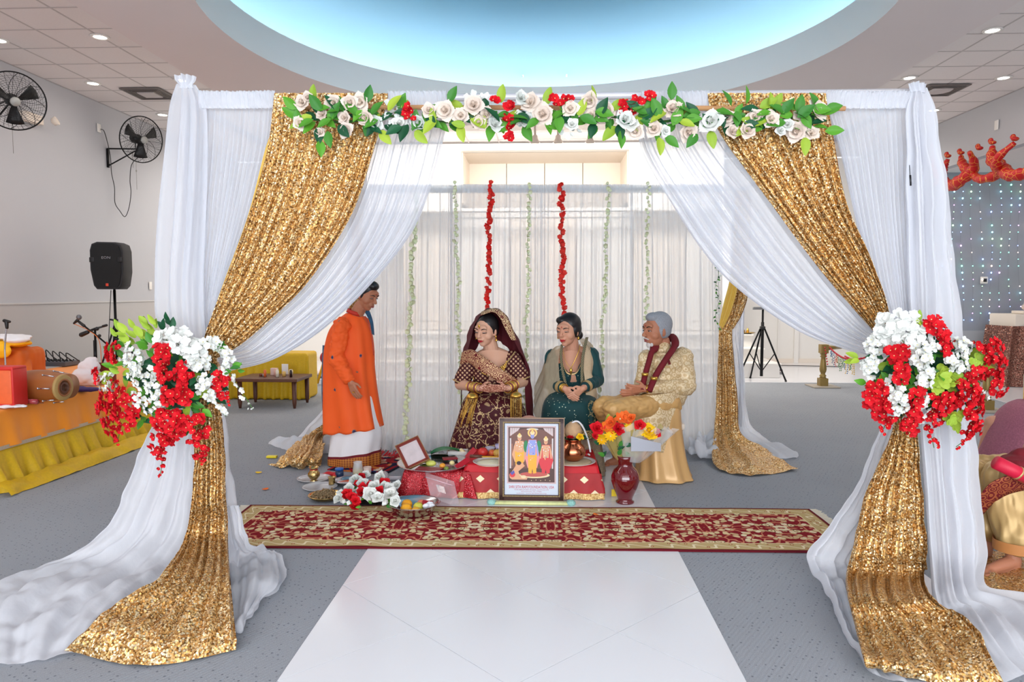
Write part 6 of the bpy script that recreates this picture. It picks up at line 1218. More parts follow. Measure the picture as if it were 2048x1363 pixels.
mk('shawl_tail', gridf(pleat(sheet([[P(*q) for q in r] for r in [[(1188, 780, 6.42), (1200, 790, 6.42)], [(1190, 820, 6.42), (1204, 830, 6.42)], [(1196, 862, 6.42), (1206, 862, 6.42)]]], 12, 20), 2, [.004, .01], 8)), M['shawl'], wm_)
mk('necklace', join(tube(cr([P(1160, 688, 6.24), P(1158, 700, 6.20), P(1152, 715, 6.185), P(1146, 728, 6.18), P(1142, 735, 6.17)], 16), .0035, 6), tube(cr([P(1126, 700, 6.23), P(1130, 718, 6.19), P(1136, 730, 6.175), P(1142, 735, 6.17)], 12), .002, 6), lathe([(0, .0), (.014, -.01), (.012, -.03), (.004, -.06), (0, -.062)], P(1142, 735, 6.16), 12)), M['gold'], wm_)
bangles('bangle', wm_, elb[0].lerp(wr[0], .90), elb[0].lerp(wr[0], 1.03), .034, ['gold'], 3)
simple_chair('chair', 'cream cushioned gold chair almost hidden under the woman in green', w_x, 6.44, 'cream_paint', .42)
# ------------------------------------------------------------------ SEATED MAN
M['sk_m'] = skin('man_skin', (186, 122, 92)); DM = 6.2
mn = thing('person', 'seated grey-haired man in gold brocade coat with a maroon velvet scarf', 'person', (P(1330, 0, DM).x, DM, 0))
H = Head(P(1313, 662, 6.14), math.radians(-62), .04, 0, 1.24, False, 1.0)
sh = [P(1294, 716, 6.12), P(1366, 712, 6.22)]; elb = [P(1284, 768, 6.08), P(1374, 772, 6.12)]; wr = [P(1274, 782, 5.98), P(1292, 777, 5.94)]
kn = [P(1205, 812, 5.86), P(1227, 818, 5.72)]; ft_ = [F(1232, 930), F(1296, 950)]
bp = H.skin_parts()+[caps(P(1326, 684, 6.18), P(1332, 714, 6.2), .062, .068), ell(P(1330, 735, 6.2), (.17, .12, .16), 20, 12), ell(P(1334, 780, 6.2), (.17, .13, .14), 20, 12)]
for i in (0, 1): bp += [caps(sh[i], elb[i], .058, .05), caps(elb[i], wr[i], .046, .03)]
for i, hip in enumerate([P(1330, 806, 6.24), P(1340, 808, 6.1)]): bp += [caps(hip, kn[i], .085, .065), caps(kn[i], ft_[i]+V((0, 0, .09)), .058, .036)]
bp += foot(ft_[0]+V((.05, .03, 0)), (-1, -.35, 0))+foot(ft_[1]+V((.06, .02, 0)), (-1, -.3, 0))
bp += hand(wr[0], (-.75, -.6, -.1), (0, -.3, 1), (.4, -1, .5), 1.05, .7)+hand(wr[1], (-1, -.15, .0), (0, -.5, 1), (0, -1, .4), 1.08, .55)
bake_union('body', bp, M['sk_m'], mn, .0046, 6)
H.face(mn, 'lip_n', 'brow_b', .35, 'lip_r', False, .85)
bake_union('hair', [H.x(ell((0, .028, .048), (.082, .094, .090), 24, 14)), H.x(ell((.045, .028, .012), (.036, .064, .062), 14, 10)), H.x(ell((-.045, .028, .012), (.036, .064, .062), 14, 10)), H.x(ell((0, -.026, .098), (.054, .054, .036), 14, 8))], M['hair_g'], mn, .005, 8)
mk('moustache', join(H.x(tube(cr([(-.024, -.083, -.052), (-.010, -.1, -.042), (.010, -.1, -.042), (.024, -.083, -.052)], 9), .004, 6)), H.x(ell((0, -.0705, -.090), (.022, .011, .022), 12, 8)), H.x(ell((.022, -.058, -.082), (.012, .012, .022), 10, 6)), H.x(ell((-.022, -.058, -.082), (.012, .012, .022), 10, 6))), M['beard_w'], mn)
def brocade():
    m = NT('gold_brocade', .42, .1, .5); o = m.co(); d = m.vor(m.vm('ADD', o, m.vm('SCALE', m.noise(o, sc=14, out='Color'), scale=.02)), sc=20, rnd=.4); f = m.step(m.ma('SINE', m.ma('MULTIPLY', d, 17)), -.3, .3)
    m.set('Base Color', m.mix(f, sRGB(232, 208, 168), sRGB(206, 174, 126))); return m.m
M['broc'] = brocade(); M['satin'] = plain('gold_satin', (214, 168, 108), .3, .12, nz=.08, nsc=4); M['tan_pants'] = plain('tan_trousers', (204, 158, 96), .45, .1, nz=.08, nsc=6); M['vel'] = plain('maroon_velvet', (112, 8, 24), .8, nz=.3, nsc=8)
bake_union('coat', [ell(P(1329, 728, 6.19), (.185, .14, .12), 22, 14), ell(P(1328, 755, 6.19), (.175, .15, .15), 22, 14), ell(P(1332, 792, 6.18), (.18, .15, .14), 20, 12), caps(sh[0], elb[0], .074, .066), caps(elb[0], elb[0].lerp(wr[0], .7), .06, .05), caps(sh[1], elb[1], .086, .078), caps(elb[1], elb[1].lerp(wr[1], .88), .074, .054), caps(P(1326, 706, 6.18), P(1326, 698, 6.17), .082, .076)], M['broc'], mn, .007, 3, dz(.012, 13, (1, 1, 1)))
cf = [[(1268, 790, 5.92), (1300, 790, 5.90), (1335, 786, 5.95), (1356, 784, 6.06)], [(1264, 830, 5.90), (1300, 832, 5.88), (1340, 828, 5.94), (1358, 820, 6.05)], [(1272, 866, 5.89), (1305, 868, 5.87), (1336, 866, 5.93), (1350, 850, 6.04)], [(1284, 886, 5.89), (1308, 896, 5.87), (1326, 905, 5.93), (1338, 890, 6.02)]]
o_ = mk('coat_skirt', gridf(pleat(sheet([[P(*q) for q in r] for r in cf], 40, 30), 1.5, [.006, .012, .016, .02], 3)), M['broc'], mn); o_.modifiers.new('t', 'SOLIDIFY').thickness = .006
bake_union('trousers', [caps(P(1330, 806, 6.2), kn[0], .10, .085), caps(P(1340, 808, 6.08), kn[1], .10, .088), caps(kn[0], ft_[0]+V((.03, .02, .13)), .082, .062), caps(kn[1], ft_[1]+V((.02, .02, .13)), .085, .066)], M['tan_pants'], mn, .007, 3, dz(.014, 12, (1, 1, 1.4)))
R = [[p+V((p.x-P(1338, 0, 6.1).x, p.y-6.15, 0)).normalized()*.016*max(0, 1-z/.7)*math.sin(i*2*PI*9/64+3*z) for i, p in enumerate(ring((P(cx_, 0, 6.1).x, 6.13, z), rx, ry, 64, 0, 0, .85))] for z, cx_, rx, ry in [(.012, 1342, .245, .25), (.06, 1341, .225, .23), (.2, 1338, .20, .21), (.4, 1335, .18, .19), (.58, 1336, .16, .18), (.66, 1338, .14, .15)]]
mk('satin_drape', loft(thick(R, 64, 36)), M['satin'], mn)
mk('scarf', tube(cr([P(1284, 780, 5.93), P(1289, 755, 5.98), P(1298, 722, 6.03), P(1306, 700, 6.08), P(1326, 686, 6.24), P(1344, 674, 6.26), P(1350, 690, 6.12), P(1332, 718, 6.0), P(1312, 750, 5.96), P(1298, 782, 5.90)], 60), [.024]*20+[.034]*20+[.026]*20, 12), M['vel'], mn)
for p_ in ((1290, 748, 5.955), (1308, 756, 5.93)): mk('scarf_clasp', lathe([(.028, -.012), (.03, 0), (.028, .012)], P(*p_), 14), M['gold'], mn)
mk('pocket_square', join(xf(box((0, 0, 0), (.03, .006, .05)), P(1331, 722, 6.02), (0, .3, 0)), xf(box((0, 0, 0), (.02, .006, .04)), P(1338, 724, 6.02), (0, -.3, 0))), M['vel'], mn); mk('pocket_trim', box(P(1332, 733, 6.02), (.07, .012, .014), .003), M['trimg'], mn)
c_ = wr[1]+V((.01, 0, 0)); mk('watch', join(xf(lathe([(.034, -.008), (.036, 0), (.034, .008)], (0, 0, 0), 18), c_, (0, PI/2, 0)), xf(lathe([(0, .004), (.017, .004), (.018, 0)], (0, 0, 0), 16), c_+V((0, -.034, .006)), (PI/2, 0, 0))), M['gold'], mn)
mk('collar', xf(lathe([(.078, -.02), (.072, .02), (.068, .02), (.074, -.02)], (0, 0, 0), 28), P(1324, 697, 6.16), (.1, -.15, 0)), M['broc'], mn)
t = simple_chair('chair', 'cream cushioned gold chair hidden beneath the seated man', P(1335, 0, 6.1).x+.02, 6.34, 'cream_paint', .38)
# ------------------------------------------------------------------ STANDING MAN
M['sk_p'] = skin('priest_skin', (186, 122, 92)); DP = 6.5
pr_ = thing('person', 'standing man in bright orange tunic and white dhoti looking down', 'person', (P(702, 0, DP).x, DP, 0))
H = Head(P(733, 590, 6.44), math.radians(64), .42, 0, 1.14, False, 1.0)
sh = [P(684, 652, 6.36), P(724, 648, 6.62)]; elb = [P(672, 715, 6.28), P(735, 720, 6.6)]; wr = [P(700, 762, 6.20), P(736, 770, 6.5)]
fx_ = [V((P(684, 0, DP).x, 6.5, 0)), V((P(722, 0, DP).x, 6.6, 0))]
bp = H.skin_parts()+[caps(P(722, 612, 6.46), P(706, 640, 6.5), .06, .066), ell(P(702, 665, 6.5), (.17, .13, .15), 20, 12), ell(P(702, 720, 6.5), (.17, .15, .2), 20, 12), ell(P(700, 790, 6.5), (.17, .14, .15), 20, 12)]
for i in (0, 1): bp += [caps(sh[i], elb[i], .056, .048), caps(elb[i], wr[i], .045, .03)]
for i in (0, 1): bp += [caps(P(692+i*20, 800, 6.5), fx_[i]+V((0, 0, .5)), .09, .065), caps(fx_[i]+V((0, 0, .5)), fx_[i]+V((0, 0, .08)), .06, .038)]+foot(fx_[i]+V((0, .03, 0)), (.6, -.6, 0))
bp += hand(wr[0], (.45, -.1, -1), (.9, -.4, 0), (0, -1, .3), 1.1, .5)+hand(wr[1], (.2, 0, -1), (.3, -.8, 0), (1, 0, 0), 1.0, .4)
bake_union('body', bp, M['sk_p'], pr_, .0046, 6)
H.face(pr_, 'lip_n', 'brow_b', .6, 'lip_r', False, .85)
bake_union('hair', [H.x(ell((0, .026, .050), (.082, .096, .092), 24, 14)), H.x(ell((.045, .03, .010), (.036, .062, .056), 14, 10)), H.x(ell((-.045, .03, .010), (.036, .062, .056), 14, 10)), H.x(ell((0, -.028, .096), (.055, .054, .038), 14, 8))], M['hair_b'], pr_, .005, 8)
def orange_m():
    m = NT('orange_tunic', .65, 0, .3); o = m.co(); p = m.vm('MULTIPLY', o, (1, .5, 1)); d = m.vor(p, sc=6.2, rnd=.55); f = m.ma('LESS_THAN', d, .085); f2 = m.ma('LESS_THAN', d, .125); nn = m.noise(o, sc=90)
    c = m.mix(m.noise(o, sc=5), sRGB(255, 104, 40), sRGB(246, 92, 32)); c = m.mix(m.ma('MULTIPLY', f2, m.ma('GREATER_THAN', nn, .5)), c, sRGB(120, 110, 96)); c = m.mix(f, c, sRGB(58, 54, 92)); m.set('Base Color', c); return m.m
M['or_t'] = orange_m(); M['navy'] = plain('navy_scarf', (44, 84, 116), .7, nz=.4, nsc=20)
def kring(y, x0, x1, ry, cy=6.5, n=72, dzl=0, dzr=0):
    a, c_ = P(x0, y, DP), P(x1, y, DP); rx = (c_.x-a.x)/2; return [p+V((0, 0, 0)) for p in ring(((a.x+c_.x)/2, cy, a.z), rx, ry, n, 0, 0, .9)]
KR = [kring(858, 651, 762, .22), kring(820, 651, 757, .21), kring(780, 651, 751, .20), kring(735, 651, 747, .19), kring(700, 652, 747, .18), kring(668, 658, 744, .16), kring(648, 668, 738, .13), kring(634, 682, 728, .09), kring(626, 692, 724, .07)]
KR[0] = [p+V((0, 0, -.03*math.cos(2*PI*i/72+.2)*-1+.04*math.sin(i*.9)*.2)) for i, p in enumerate(KR[0])]
KR = [[p+V((p.x-P(702, 0, DP).x, p.y-6.5, 0)).normalized()*.022*(1-j/8)*math.sin(i*2*PI*7/72+.5*j+.8*math.sin(i*.2)) for i, p in enumerate(r)] for j, r in enumerate(KR)]
tn = mk('tunic', loft(thick(KR, 72, 44), False), M['or_t'], pr_); tn.modifiers.new('t', 'SOLIDIFY').thickness = .006
bake_union('sleeve', [caps(sh[0], elb[0], .082, .076), caps(elb[0], elb[0].lerp(wr[0], .86), .072, .056)], M['or_t'], pr_, .007, 3, dz(.016, 14, (1, 1, 1.6)))
bake_union('sleeve', [caps(sh[1], elb[1], .078, .07), caps(elb[1], elb[1].lerp(wr[1], .8), .066, .05)], M['or_t'], pr_, .007, 3, dz(.01, 14))
mk('collar', xf(lathe([(.074, -.015), (.068, .02), (.064, .02), (.070, -.015)], (0, 0, 0), 26), P(709, 625, 6.47), (0, .35, 0)), plain('dark_orange', (196, 44, 24), .6), pr_)
band('placket', [P(730, 632, 6.44), P(738, 650, 6.37), P(744, 680, 6.34), P(747, 710, 6.34)], (0, .02, .0), plain('placket_o', (206, 60, 24), .6), pr_, .006)
mk('ring', xf(lathe([(.0115, -.003), (.0125, 0), (.0115, .003)], (0, 0, 0), 14), wr[0]+V((.035, -.02, -.095)), (.3, 0, 0)), M['gold'], pr_)
DR = [[(650, 900), (745, 893)], ]
dl = [(.30, 657, 757), (.2, 655, 754)]
def dring(y, x0, x1, ry, tilt=0): return [p+V((0, 0, tilt*(p.x-P(702, 0, DP).x))) for p in ring(((P(x0, y, 6.4).x+P(x1, y, 6.4).x)/2, 6.5, P(700, y, 6.42).z), (P(x1, y, 6.4).x-P(x0, y, 6.4).x)/2, ry, 64, 0, 0, .9)]
dh = [dring(790, 662, 745, .15), dring(830, 660, 752, .17), dring(870, 656, 758, .19, .02), dring(905, 652, 756, .20, .12)]
dh = [[p+V((p.x-P(702, 0, DP).x, p.y-6.5, 0)).normalized()*.010*j/3*math.sin(i*2*PI*8/64+j) for i, p in enumerate(r)] for j, r in enumerate(dh)]
mk('dhoti', loft(thick(dh, 64, 30), False), plain('white_cotton', (240, 234, 234), .8, nz=.02), pr_)
def dborder():
    m = NT('dhoti_border', .6, .1); o = m.co(); x, y, z = m.sep(o); a = m.ma('SINE', m.ma('MULTIPLY', x, 260)); b_ = m.ma('SINE', m.ma('MULTIPLY', z, 300)); m.set('Base Color', m.mix(m.step(m.ma('ADD', a, b_), -.2, .6), sRGB(206, 130, 50), sRGB(150, 70, 34))); return m.m
hb0 = dh[-1]; hb1 = [V((p.x+ (p.x-P(702, 0, DP).x)*.02, p.y+(p.y-6.5)*.02, max(.012, p.z-.022))) for p in hb0]; hb2 = [V((p.x, p.y, max(.012, p.z-.135))) for p in hb1]
mk('dhoti_edge', gridf([[q+V((0, 0, 0)) for q in hb0], hb1], True), M['vel'], pr_); mk('dhoti_hem', gridf([hb1, [a_.lerp(b_, .5) for a_, b_ in zip(hb1, hb2)], hb2], True), dborder(), pr_)
mk('scarf_tail', gridf(pleat(sheet([[P(645, 690, 6.62), P(656, 690, 6.64)], [P(643, 780, 6.62), P(656, 780, 6.64)], [P(648, 862, 6.62), P(656, 862, 6.64)]], 12, 30), 2, [.005, .008], 3)), plain('blue_white_print', (70, 110, 140), .7, nz=.9, nsc=22), pr_)
mk('scarf_front', gridf(sheet([[P(727, 620, 6.50), P(738, 618, 6.52)], [P(738, 640, 6.47), P(746, 642, 6.5)], [P(744, 668, 6.44), P(749, 670, 6.47)]], 8, 20)), M['navy'], pr_)
# ------------------------------------------------------------------ TWO GUESTS CUT BY THE RIGHT EDGE
def guest(lab, hipc, knee, ankle, footd, skinm, k=1.0, slm=None):
    t = thing('person', lab, 'person', (hipc.x, hipc.y, 0)); d = (knee-hipc); d.z = 0; d.normalize(); s_ = d.cross(V((0, 0, 1)))
    up = V((0, 0, 1)); sc2 = hipc+up*.48; yaw = math.atan2(d.x, -d.y)
    H = Head(sc2+up*.22+d*.02, yaw, .1, 0, 1.05)
    bp = H.skin_parts()+[caps(sc2+up*.04, sc2+up*.16, .06, .055), ell(hipc+up*.05, (.17, .16, .14), 18, 12), ell(hipc+up*.3, (.17, .15, .2), 18, 12), ell(sc2-up*.05, (.17, .12, .1), 18, 12)]
    for q in (-1, 1):
        kq = knee+s_*(.0 if q < 0 else .22); aq = ankle+s_*(.0 if q < 0 else .22); bp += [caps(hipc+s_*(.1 if q > 0 else -.02), kq, .09, .065), caps(kq, aq+up*.09, .06, .038)]+foot(aq, footd, k)
        e_ = sc2+s_*q*.24-up*.27-d*.08; w_2 = e_+d*.17-up*.03; bp += [caps(sc2+s_*q*.19-up*.03, e_, .055, .046), caps(e_, w_2, .044, .03)]+hand(w_2, d+V((0, 0, -.1)), -s_*q, up, 1.0, .5)
    bake_union('body', bp, M[skinm], t, .006, 3); H.face(t); mk('hair', H.x(ell((0, .024, .050), (.082, .098, .094), 20, 12)), M['hair_b'], t)
    for q in (-1, 1):
        e_ = sc2+s_*q*.24-up*.27-d*.08; w_2 = e_+d*.17-up*.03; bake_union('sleeve', [caps(sc2+s_*q*.18-up*.03, e_, .075, .068), caps(e_, e_.lerp(w_2, .7), .064, .055)], slm, t, .009, 2)
    return t, d, s_
M['pink'] = plain('pink_lace', (166, 98, 116), .85, nz=.45, nsc=90, bump=.9, bsc=110)
fk = F(1972, 975, 0); ank = V((fk.x+.10, fk.y, 0)); kn_ = V((P(2030, 835, 5.9).x, 5.9, .50)); hp = V((kn_.x+.42, 5.98, .50))
g1, d1, s1 = guest('seated guest in pink lace cut off by the right photo edge', hp, kn_, ank, (-1, -.1, 0), 'sk_w', 1.0, M['pink'])
lv = [(.08, 1966, .16), (.16, 1972, .17), (.30, 1984, .18), (.45, 2000, .19), (.58, 2018, .19), (.66, 2034, .15), (.70, 2050, .10)]
gp = []
for z, x0, ry in lv:
    xa = P(x0, 900, 5.9).x; xb = hp.x+.2; cx2 = (xa+xb)/2; gp.append([p+V((0, p.y-5.95, 0))*.25*math.sin(i*.9+z*4)*.3 for i, p in enumerate(ring((cx2, 5.98, z), (xb-xa)/2, ry+.1, 56, 0, 0, .8))])
mk('skirt', loft(thick(gp, 56, 26)), M['pink'], g1); bake_union('blouse', [ell(hp+V((0, 0, .12)), (.19, .18, .16)), ell(hp+V((0, 0, .34)), (.19, .17, .2)), ell(hp+V((0, 0, .45)), (.2, .14, .1))], M['pink'], g1, .01, 2)
simple_chair('chair', 'cream guest chair under the guest in pink outside the right edge', hp.x+.05, 5.98, 'cream_paint')
M['gold_silk'] = plain('gold_silk', (190, 156, 100), .4, .25, nz=.1, nsc=5)
fk = F(1982, 1148, 0); D4 = fk.y; ank = V((fk.x+.14, fk.y+.03, 0)); kn_ = V((P(2000, 960, 4.25).x, 4.22, .50)); hp = V((kn_.x+.56, 4.28, .50))
g2, d2, s2 = guest('seated guest in gold silk dhoti holding a red scroll, cut by the right edge', hp, kn_, ank, (-1, -.25, 0), 'sk_m', 1.15, M['gold_silk'])
bake_union('dhoti', [caps(hp, kn_, .13, .10), caps(hp+s2*.15, kn_+s2*.22, .13, .10), caps(kn_, ank+V((.0, 0, .20)), .12, .10), caps(kn_+V((.06, 0, -.05)), ank+V((.1, .02, .19)), .12, .11), caps(kn_+s2*.22, ank+s2*.22+V((0, 0, .2)), .1, .09)], M['gold_silk'], g2, .008, 3, dz(.02, 9, (1.5, 1.5, .4)))
rz = .135; cxa = ank+V((.05, .0, rz)); mk('hem', gridf([[V((cxa.x+(.155-.0*j)*math.cos(2*PI*i/40), cxa.y+.125*math.sin(2*PI*i/40), rz+.03*j)) for i in range(40)] for j in range(3)], True), plain('orange_hem', (196, 130, 72), .5, .1), g2)
bake_union('tunic', [ell(hp+V((0, 0, .12)), (.20, .19, .18)), ell(hp+V((0, 0, .34)), (.20, .17, .2)), ell(hp+V((0, 0, .46)), (.21, .14, .1))], M['gold_silk'], g2, .01, 2)
band('lap_cloth', [P(1962, 1010, 4.14), P(1985, 985, 4.1), P(2020, 968, 4.06), P(2080, 955, 4.05)], [V((.05, .06, -.14)), V((.06, .06, -.13)), V((.05, .06, -.12)), V((.05, .06, -.12))], paisley('maroon_gold_border', (110, 18, 30), (176, 96, 60)), g2, .006)
simple_chair('chair', 'cream guest chair under the guest in gold silk outside the right edge', hp.x+.08, 4.42, 'cream_paint')
rs = thing('scroll', 'bright red rolled scroll held over the knees of the guest in gold silk', 'scroll', P(2020, 940, 4.0)); mk('roll', tube([P(1992, 924, 4.0), P(2070, 962, 4.0)], .038, 20), plain('scroll_red', (214, 20, 60), .5), rs); mk('ribbon', tube([P(2034, 944, 4.0), P(2037, 946, 4.0)], .040, 20), M['trimg'], rs)
tag(bake_union('red_turban', [ell(P(2046, 925, 4.1), (.12, .10, .05)), ell(P(2056, 912, 4.12), (.09, .08, .05)), caps(P(2020, 930, 4.1), P(2070, 935, 4.05), .04, .05)], M['vel'], None, .007, 3, dz(.01, 14)), 'folded maroon velvet cloth on the lap behind the red scroll', 'cloth')
curtain('gold_train', 'gold sequin fabric on the carpet under the foot of the guest in gold silk', [[fl(1955, 1105, .01), fl(1990, 1100, .01), fl(2060, 1110, .01)], [fl(1950, 1140, .025), fl(2000, 1150, .03), fl(2070, 1160, .03)], [fl(1960, 1180, .03), fl(2010, 1195, .03), fl(2080, 1200, .03)], [fl(1975, 1200, .01), fl(2010, 1215, .01), fl(2070, 1215, .01)]], 4.0, 'gold_seq', 3, [.005, .01, .01, .004], 50, 50, 61, .02, wscale=8, cat='drape')
# ================================================================== LEFT SIDE
M['orange_c'] = plain('orange_cloth', (252, 146, 10), .7, nz=.08, nsc=3, sheen=.2); M['yellow_c'] = plain('yellow_brocade', (214, 172, 14), .6, .1, nz=.18, nsc=50); M['rust'] = plain('rust_cloth', (206, 100, 24), .7, nz=.12, nsc=5)
M['yellow_b'] = plain('bright_yellow_cloth', (250, 186, 20), .7)
LX, LZ = -4.45, .64
tb = thing('long_table', 'long table at the left under orange and yellow cloths', 'table', (-5.2, 7.4, 0))
mk('tabletop', box((-5.35, 7.35, LZ-.03), (1.78, 4.1, .03)), M['white_paint'], tb, False)
for x in (-6.1, -4.6):
    for y in (5.5, 9.2): mk('leg', cyl((x, y, .01), (x, y, LZ-.04), .02, 8), M['black_metal'], tb)
def skirtcloth(x0, y0, y1, z1, z0, fl_, n=120, seed=0, am=.03, top=False):
    g = []
    for k in range(14):
        t = k/13; row = []
        for i in range(n):
            y = y0+(y1-y0)*i/(n-1); w = am*t*(math.sin(i*.62+seed)+.5*math.sin(i*.23)+.4*math.sin(i*1.3))
            row.append(V((x0+fl_*t+w, y, z1+(z0-z1)*t)))
        g.append(row)
    return g
g_or = [[V((-6.25, p.y, LZ+.002)) for p in skirtcloth(LX, 5.3, 9.3, LZ, .33, .03, 120)[0]]]+[[V((-6.25+(LX+6.25)*a, p.y, LZ+.002+.004*math.sin(p.y*9+a*5))) for p in skirtcloth(LX, 5.3, 9.3, LZ, .33, .03, 120)[0]] for a in (.3, .6, .9, .99)]+skirtcloth(LX+.01, 5.3, 9.3, LZ-.01, .34, .05, 120, 1, .014)
tag(mk('tablecloth', gridf(g_or), M['orange_c']), 'bright orange cloth covering the long left table', 'tablecloth')
yc = mk('table_skirt', gridf(skirtcloth(LX+.02, 5.3, 9.3, .36, .008, .13, 200, 4, .032)), M['yellow_c']); tag(yc, 'yellow brocade skirt hanging below the orange cloth to the carpet', 'cloth')
mk('silver_trim', gridf([[p+V((.012, 0, dz_)) for p in skirtcloth(LX+.05, 5.3, 9.3, .345, .33, .0, 120, 1, .0)[0]] for dz_ in (-.02, 0, .012)]), plain('silver_trim_m', (206, 186, 160), .4, .5, nz=.3, nsc=150), bpy.data.objects['tablecloth.001'] if 'tablecloth.001' in bpy.data.objects else None)
sw = curtain('floor_swag', 'loose yellow brocade fold lying along the foot of the table skirt', [[V((LX+.16, 5.3, .10)), V((LX+.16, 7.2, .09)), V((LX+.14, 9.0, .09))], [V((LX+.23, 5.3, .07)), V((LX+.24, 7.2, .07)), V((LX+.2, 9.0, .06))], [V((LX+.28, 5.3, .008)), V((LX+.31, 7.2, .008)), V((LX+.24, 9.0, .008))]], 1, 'yellow_c', 2, [.01, .02, .004], 120, 14, 3, .03, wscale=5, cat='cloth')
# drum
def T2(px, py, z=LZ+.008): return F(px, py, z)
q0 = T2(30, 800); q1 = T2(128, 806); q1.z = q0.z = LZ+.145; ax = (q1-q0); ax.y = -.05; L = ax.length; axn = ax.normalized()
dr = thing('drum', 'two-headed wooden drum lying on the orange table', 'drum', q0); M['dwood'] = plain('drum_wood', (156, 92, 46), .35, nz=.25, nsc=6); M['dskin'] = plain('drum_skin', (176, 142, 84), .6, nz=.15, nsc=20)
pts = [q0+axn*L*t for t in [i/12 for i in range(13)]]
mk('shell', tube(pts, [.105+.035*math.sin(PI*min(1, i/12*1.0)) for i in range(13)], 28), M['dwood'], dr)
rot = axn.to_track_quat('Z', 'Y')
for nm, c, rr_ in (('drumhead', q1, .112), ('drumhead', q0, .108)):
    p_ = lathe([(0, .012), (.04, .012), (rr_-.01, .010), (rr_, .004), (rr_+.002, -.012), (rr_-.01, -.014)], (0, 0, 0), 30); o = mk(nm, ([rot @ V(v)+c for v in p_[0]], p_[1]), M['dskin'], dr)
for rr_, m_ in ((.045, 'darkwood'), (.075, 'dwood')):
    p_ = lathe([(rr_-.012, .0135), (rr_, .0145), (rr_+.003, .0135)], (0, 0, 0), 28); mk('ring', ([rot @ V(v)+q1 for v in p_[0]], p_[1]), M[m_], dr)
for k in range(7):
    a = 2*PI*k/7+.4; off = rot @ V((.128*math.cos(a), .128*math.sin(a), 0)); off2 = rot @ V((.142*math.cos(a), .142*math.sin(a), 0))
    mk('tuning_rod', join(tube([q1+off-axn*.02, q1+off2-axn*.12], .005, 6), ell(q1+off2-axn*.12, .009, 6, 4)), M['chrome'], dr)
def blob(name, lab, cat, parts, mat, voxel=.007, amp=.006, sc=18, sm=3): return tag(bake_union(name, parts, M[mat] if isinstance(mat, str) else mat, None, voxel, sm, dz(amp, sc, (1, 1, 1))), lab, cat)
c = T2(168, 770); blob('white_sack', 'white cloth sack behind the drum beside the bouquet', 'sack', [ell(c+V((0, .05, .09)), (.15, .12, .09), 16, 10), ell(c+V((.02, .07, .19)), (.11, .09, .07), 16, 10), ell(c+V((.03, .08, .25)), (.07, .05, .04), 14, 8), caps(c+V((-.12, .05, .05)), c+V((.1, .02, .04)), .06, .05)], plain('sack_cloth', (232, 222, 224), .8), .008, .014, 12)
c = T2(165, 782); blob('purple_cloth', 'folded dark purple patterned cloth under the white sack', 'cloth', [ell(c+V((.02, 0, .02)), (.17, .07, .025), 16, 8), ell(c+V((-.06, .01, .03)), (.09, .06, .02), 12, 8)], plain('purple', (54, 26, 92), .7, nz=.3, nsc=30), .007, .005)
c = T2(60, 800); blob('red_chunri', 'red and yellow tie-dye cloth bunched before the drum', 'cloth', [ell(c+V((.04*i-.06, -.01, .02+.012*(i % 2))), (.06, .05, .028), 12, 8) for i in range(6)], (lambda m: (m.set('Base Color', m.mix(m.ma('LESS_THAN', m.vor(sc=26), .45), sRGB(214, 50, 20), sRGB(240, 170, 50))), m.m)[1])(NT('tie_dye', .7)), .007, .008)
c = T2(12, 812); bg = thing('orange_bag', 'orange and red zip bag at the left photo edge', 'bag', c); mk('body', xf(box((0, 0, .17), (.26, .16, .32), .03), c), plain('bag_orange', (236, 104, 52), .6, nz=.1, nsc=30), bg); mk('trim', join(xf(box((0, 0, .325), (.27, .165, .03), .01), c), xf(box((.125, -.0, .17), (.02, .166, .32), .008), c), xf(box((0, 0, .018), (.266, .166, .03), .01), c)), plain('bag_red', (216, 40, 34), .5), bg)
pot('water_pot', 'small copper pot at the front left of the orange table', 'pot', T2(32, 802, LZ+.006), lota, 'copper', 28, None, 1.15)
t = pot('jar', 'small glass jar with a paper label before the drum', 'jar', T2(88, 794, LZ+.006), [(0, 0), (.036, 0), (.04, .01), (.04, .055), (.028, .07), (.028, .085), (0, .086)], plain('jar_glass', (120, 110, 120), .15)); mk('label_patch', box((0, -.041, .03), (.03, .003, .03)), M['white_paint'], t, False, True); mk('lid', lathe([(0, .098), (.03, .098), (.031, .082), (.0, .081)], (0, 0, 0), 20), M['chrome'], t, local=True)
t = pot('steel_glass', 'tapered copper tumbler leaning on a flat dish by the drum', 'cup', T2(116, 792, LZ+.016), [(0, 0), (.052, 0), (.054, .01), (.040, .10), (.042, .102), (.038, .10), (.05, .012), (0, .008)], 'copper'); 
tray('brass_dish', 'flat brass dish under the copper tumbler', 113, 793, LZ+.006, .10, .01, 'brass', 'plate')
t = thing('incense_roll', 'clear wrapped pink roll lying before the jar', 'packet', T2(62, 802, LZ+.03)); mk('roll', tube([(-.06, 0, 0), (.07, -.02, 0)], .022, 12), plain('pink_roll', (176, 70, 76), .25, nz=.4, nsc=60), t, local=True)
t = thing('knife', 'small dark handled knife at the front of the orange table', 'knife', T2(66, 806, LZ+.01)); mk('handle', box((-.03, 0, 0), (.07, .016, .012), .003), M['darkwood'], t, False, True); mk('blade', box((.04, 0, 0), (.08, .012, .004)), M['darkwood'], t, False, True); t.rotation_euler = (0, 0, .35)
blob('white_tissue', 'white tissue crumpled at the front left corner of the orange table', 'tissue', [ell(T2(x, 815)+V((0, 0, .012)), (.06, .04, .014), 10, 6) for x in (8, 24, 40)], 'white_cloth', .006, .008)
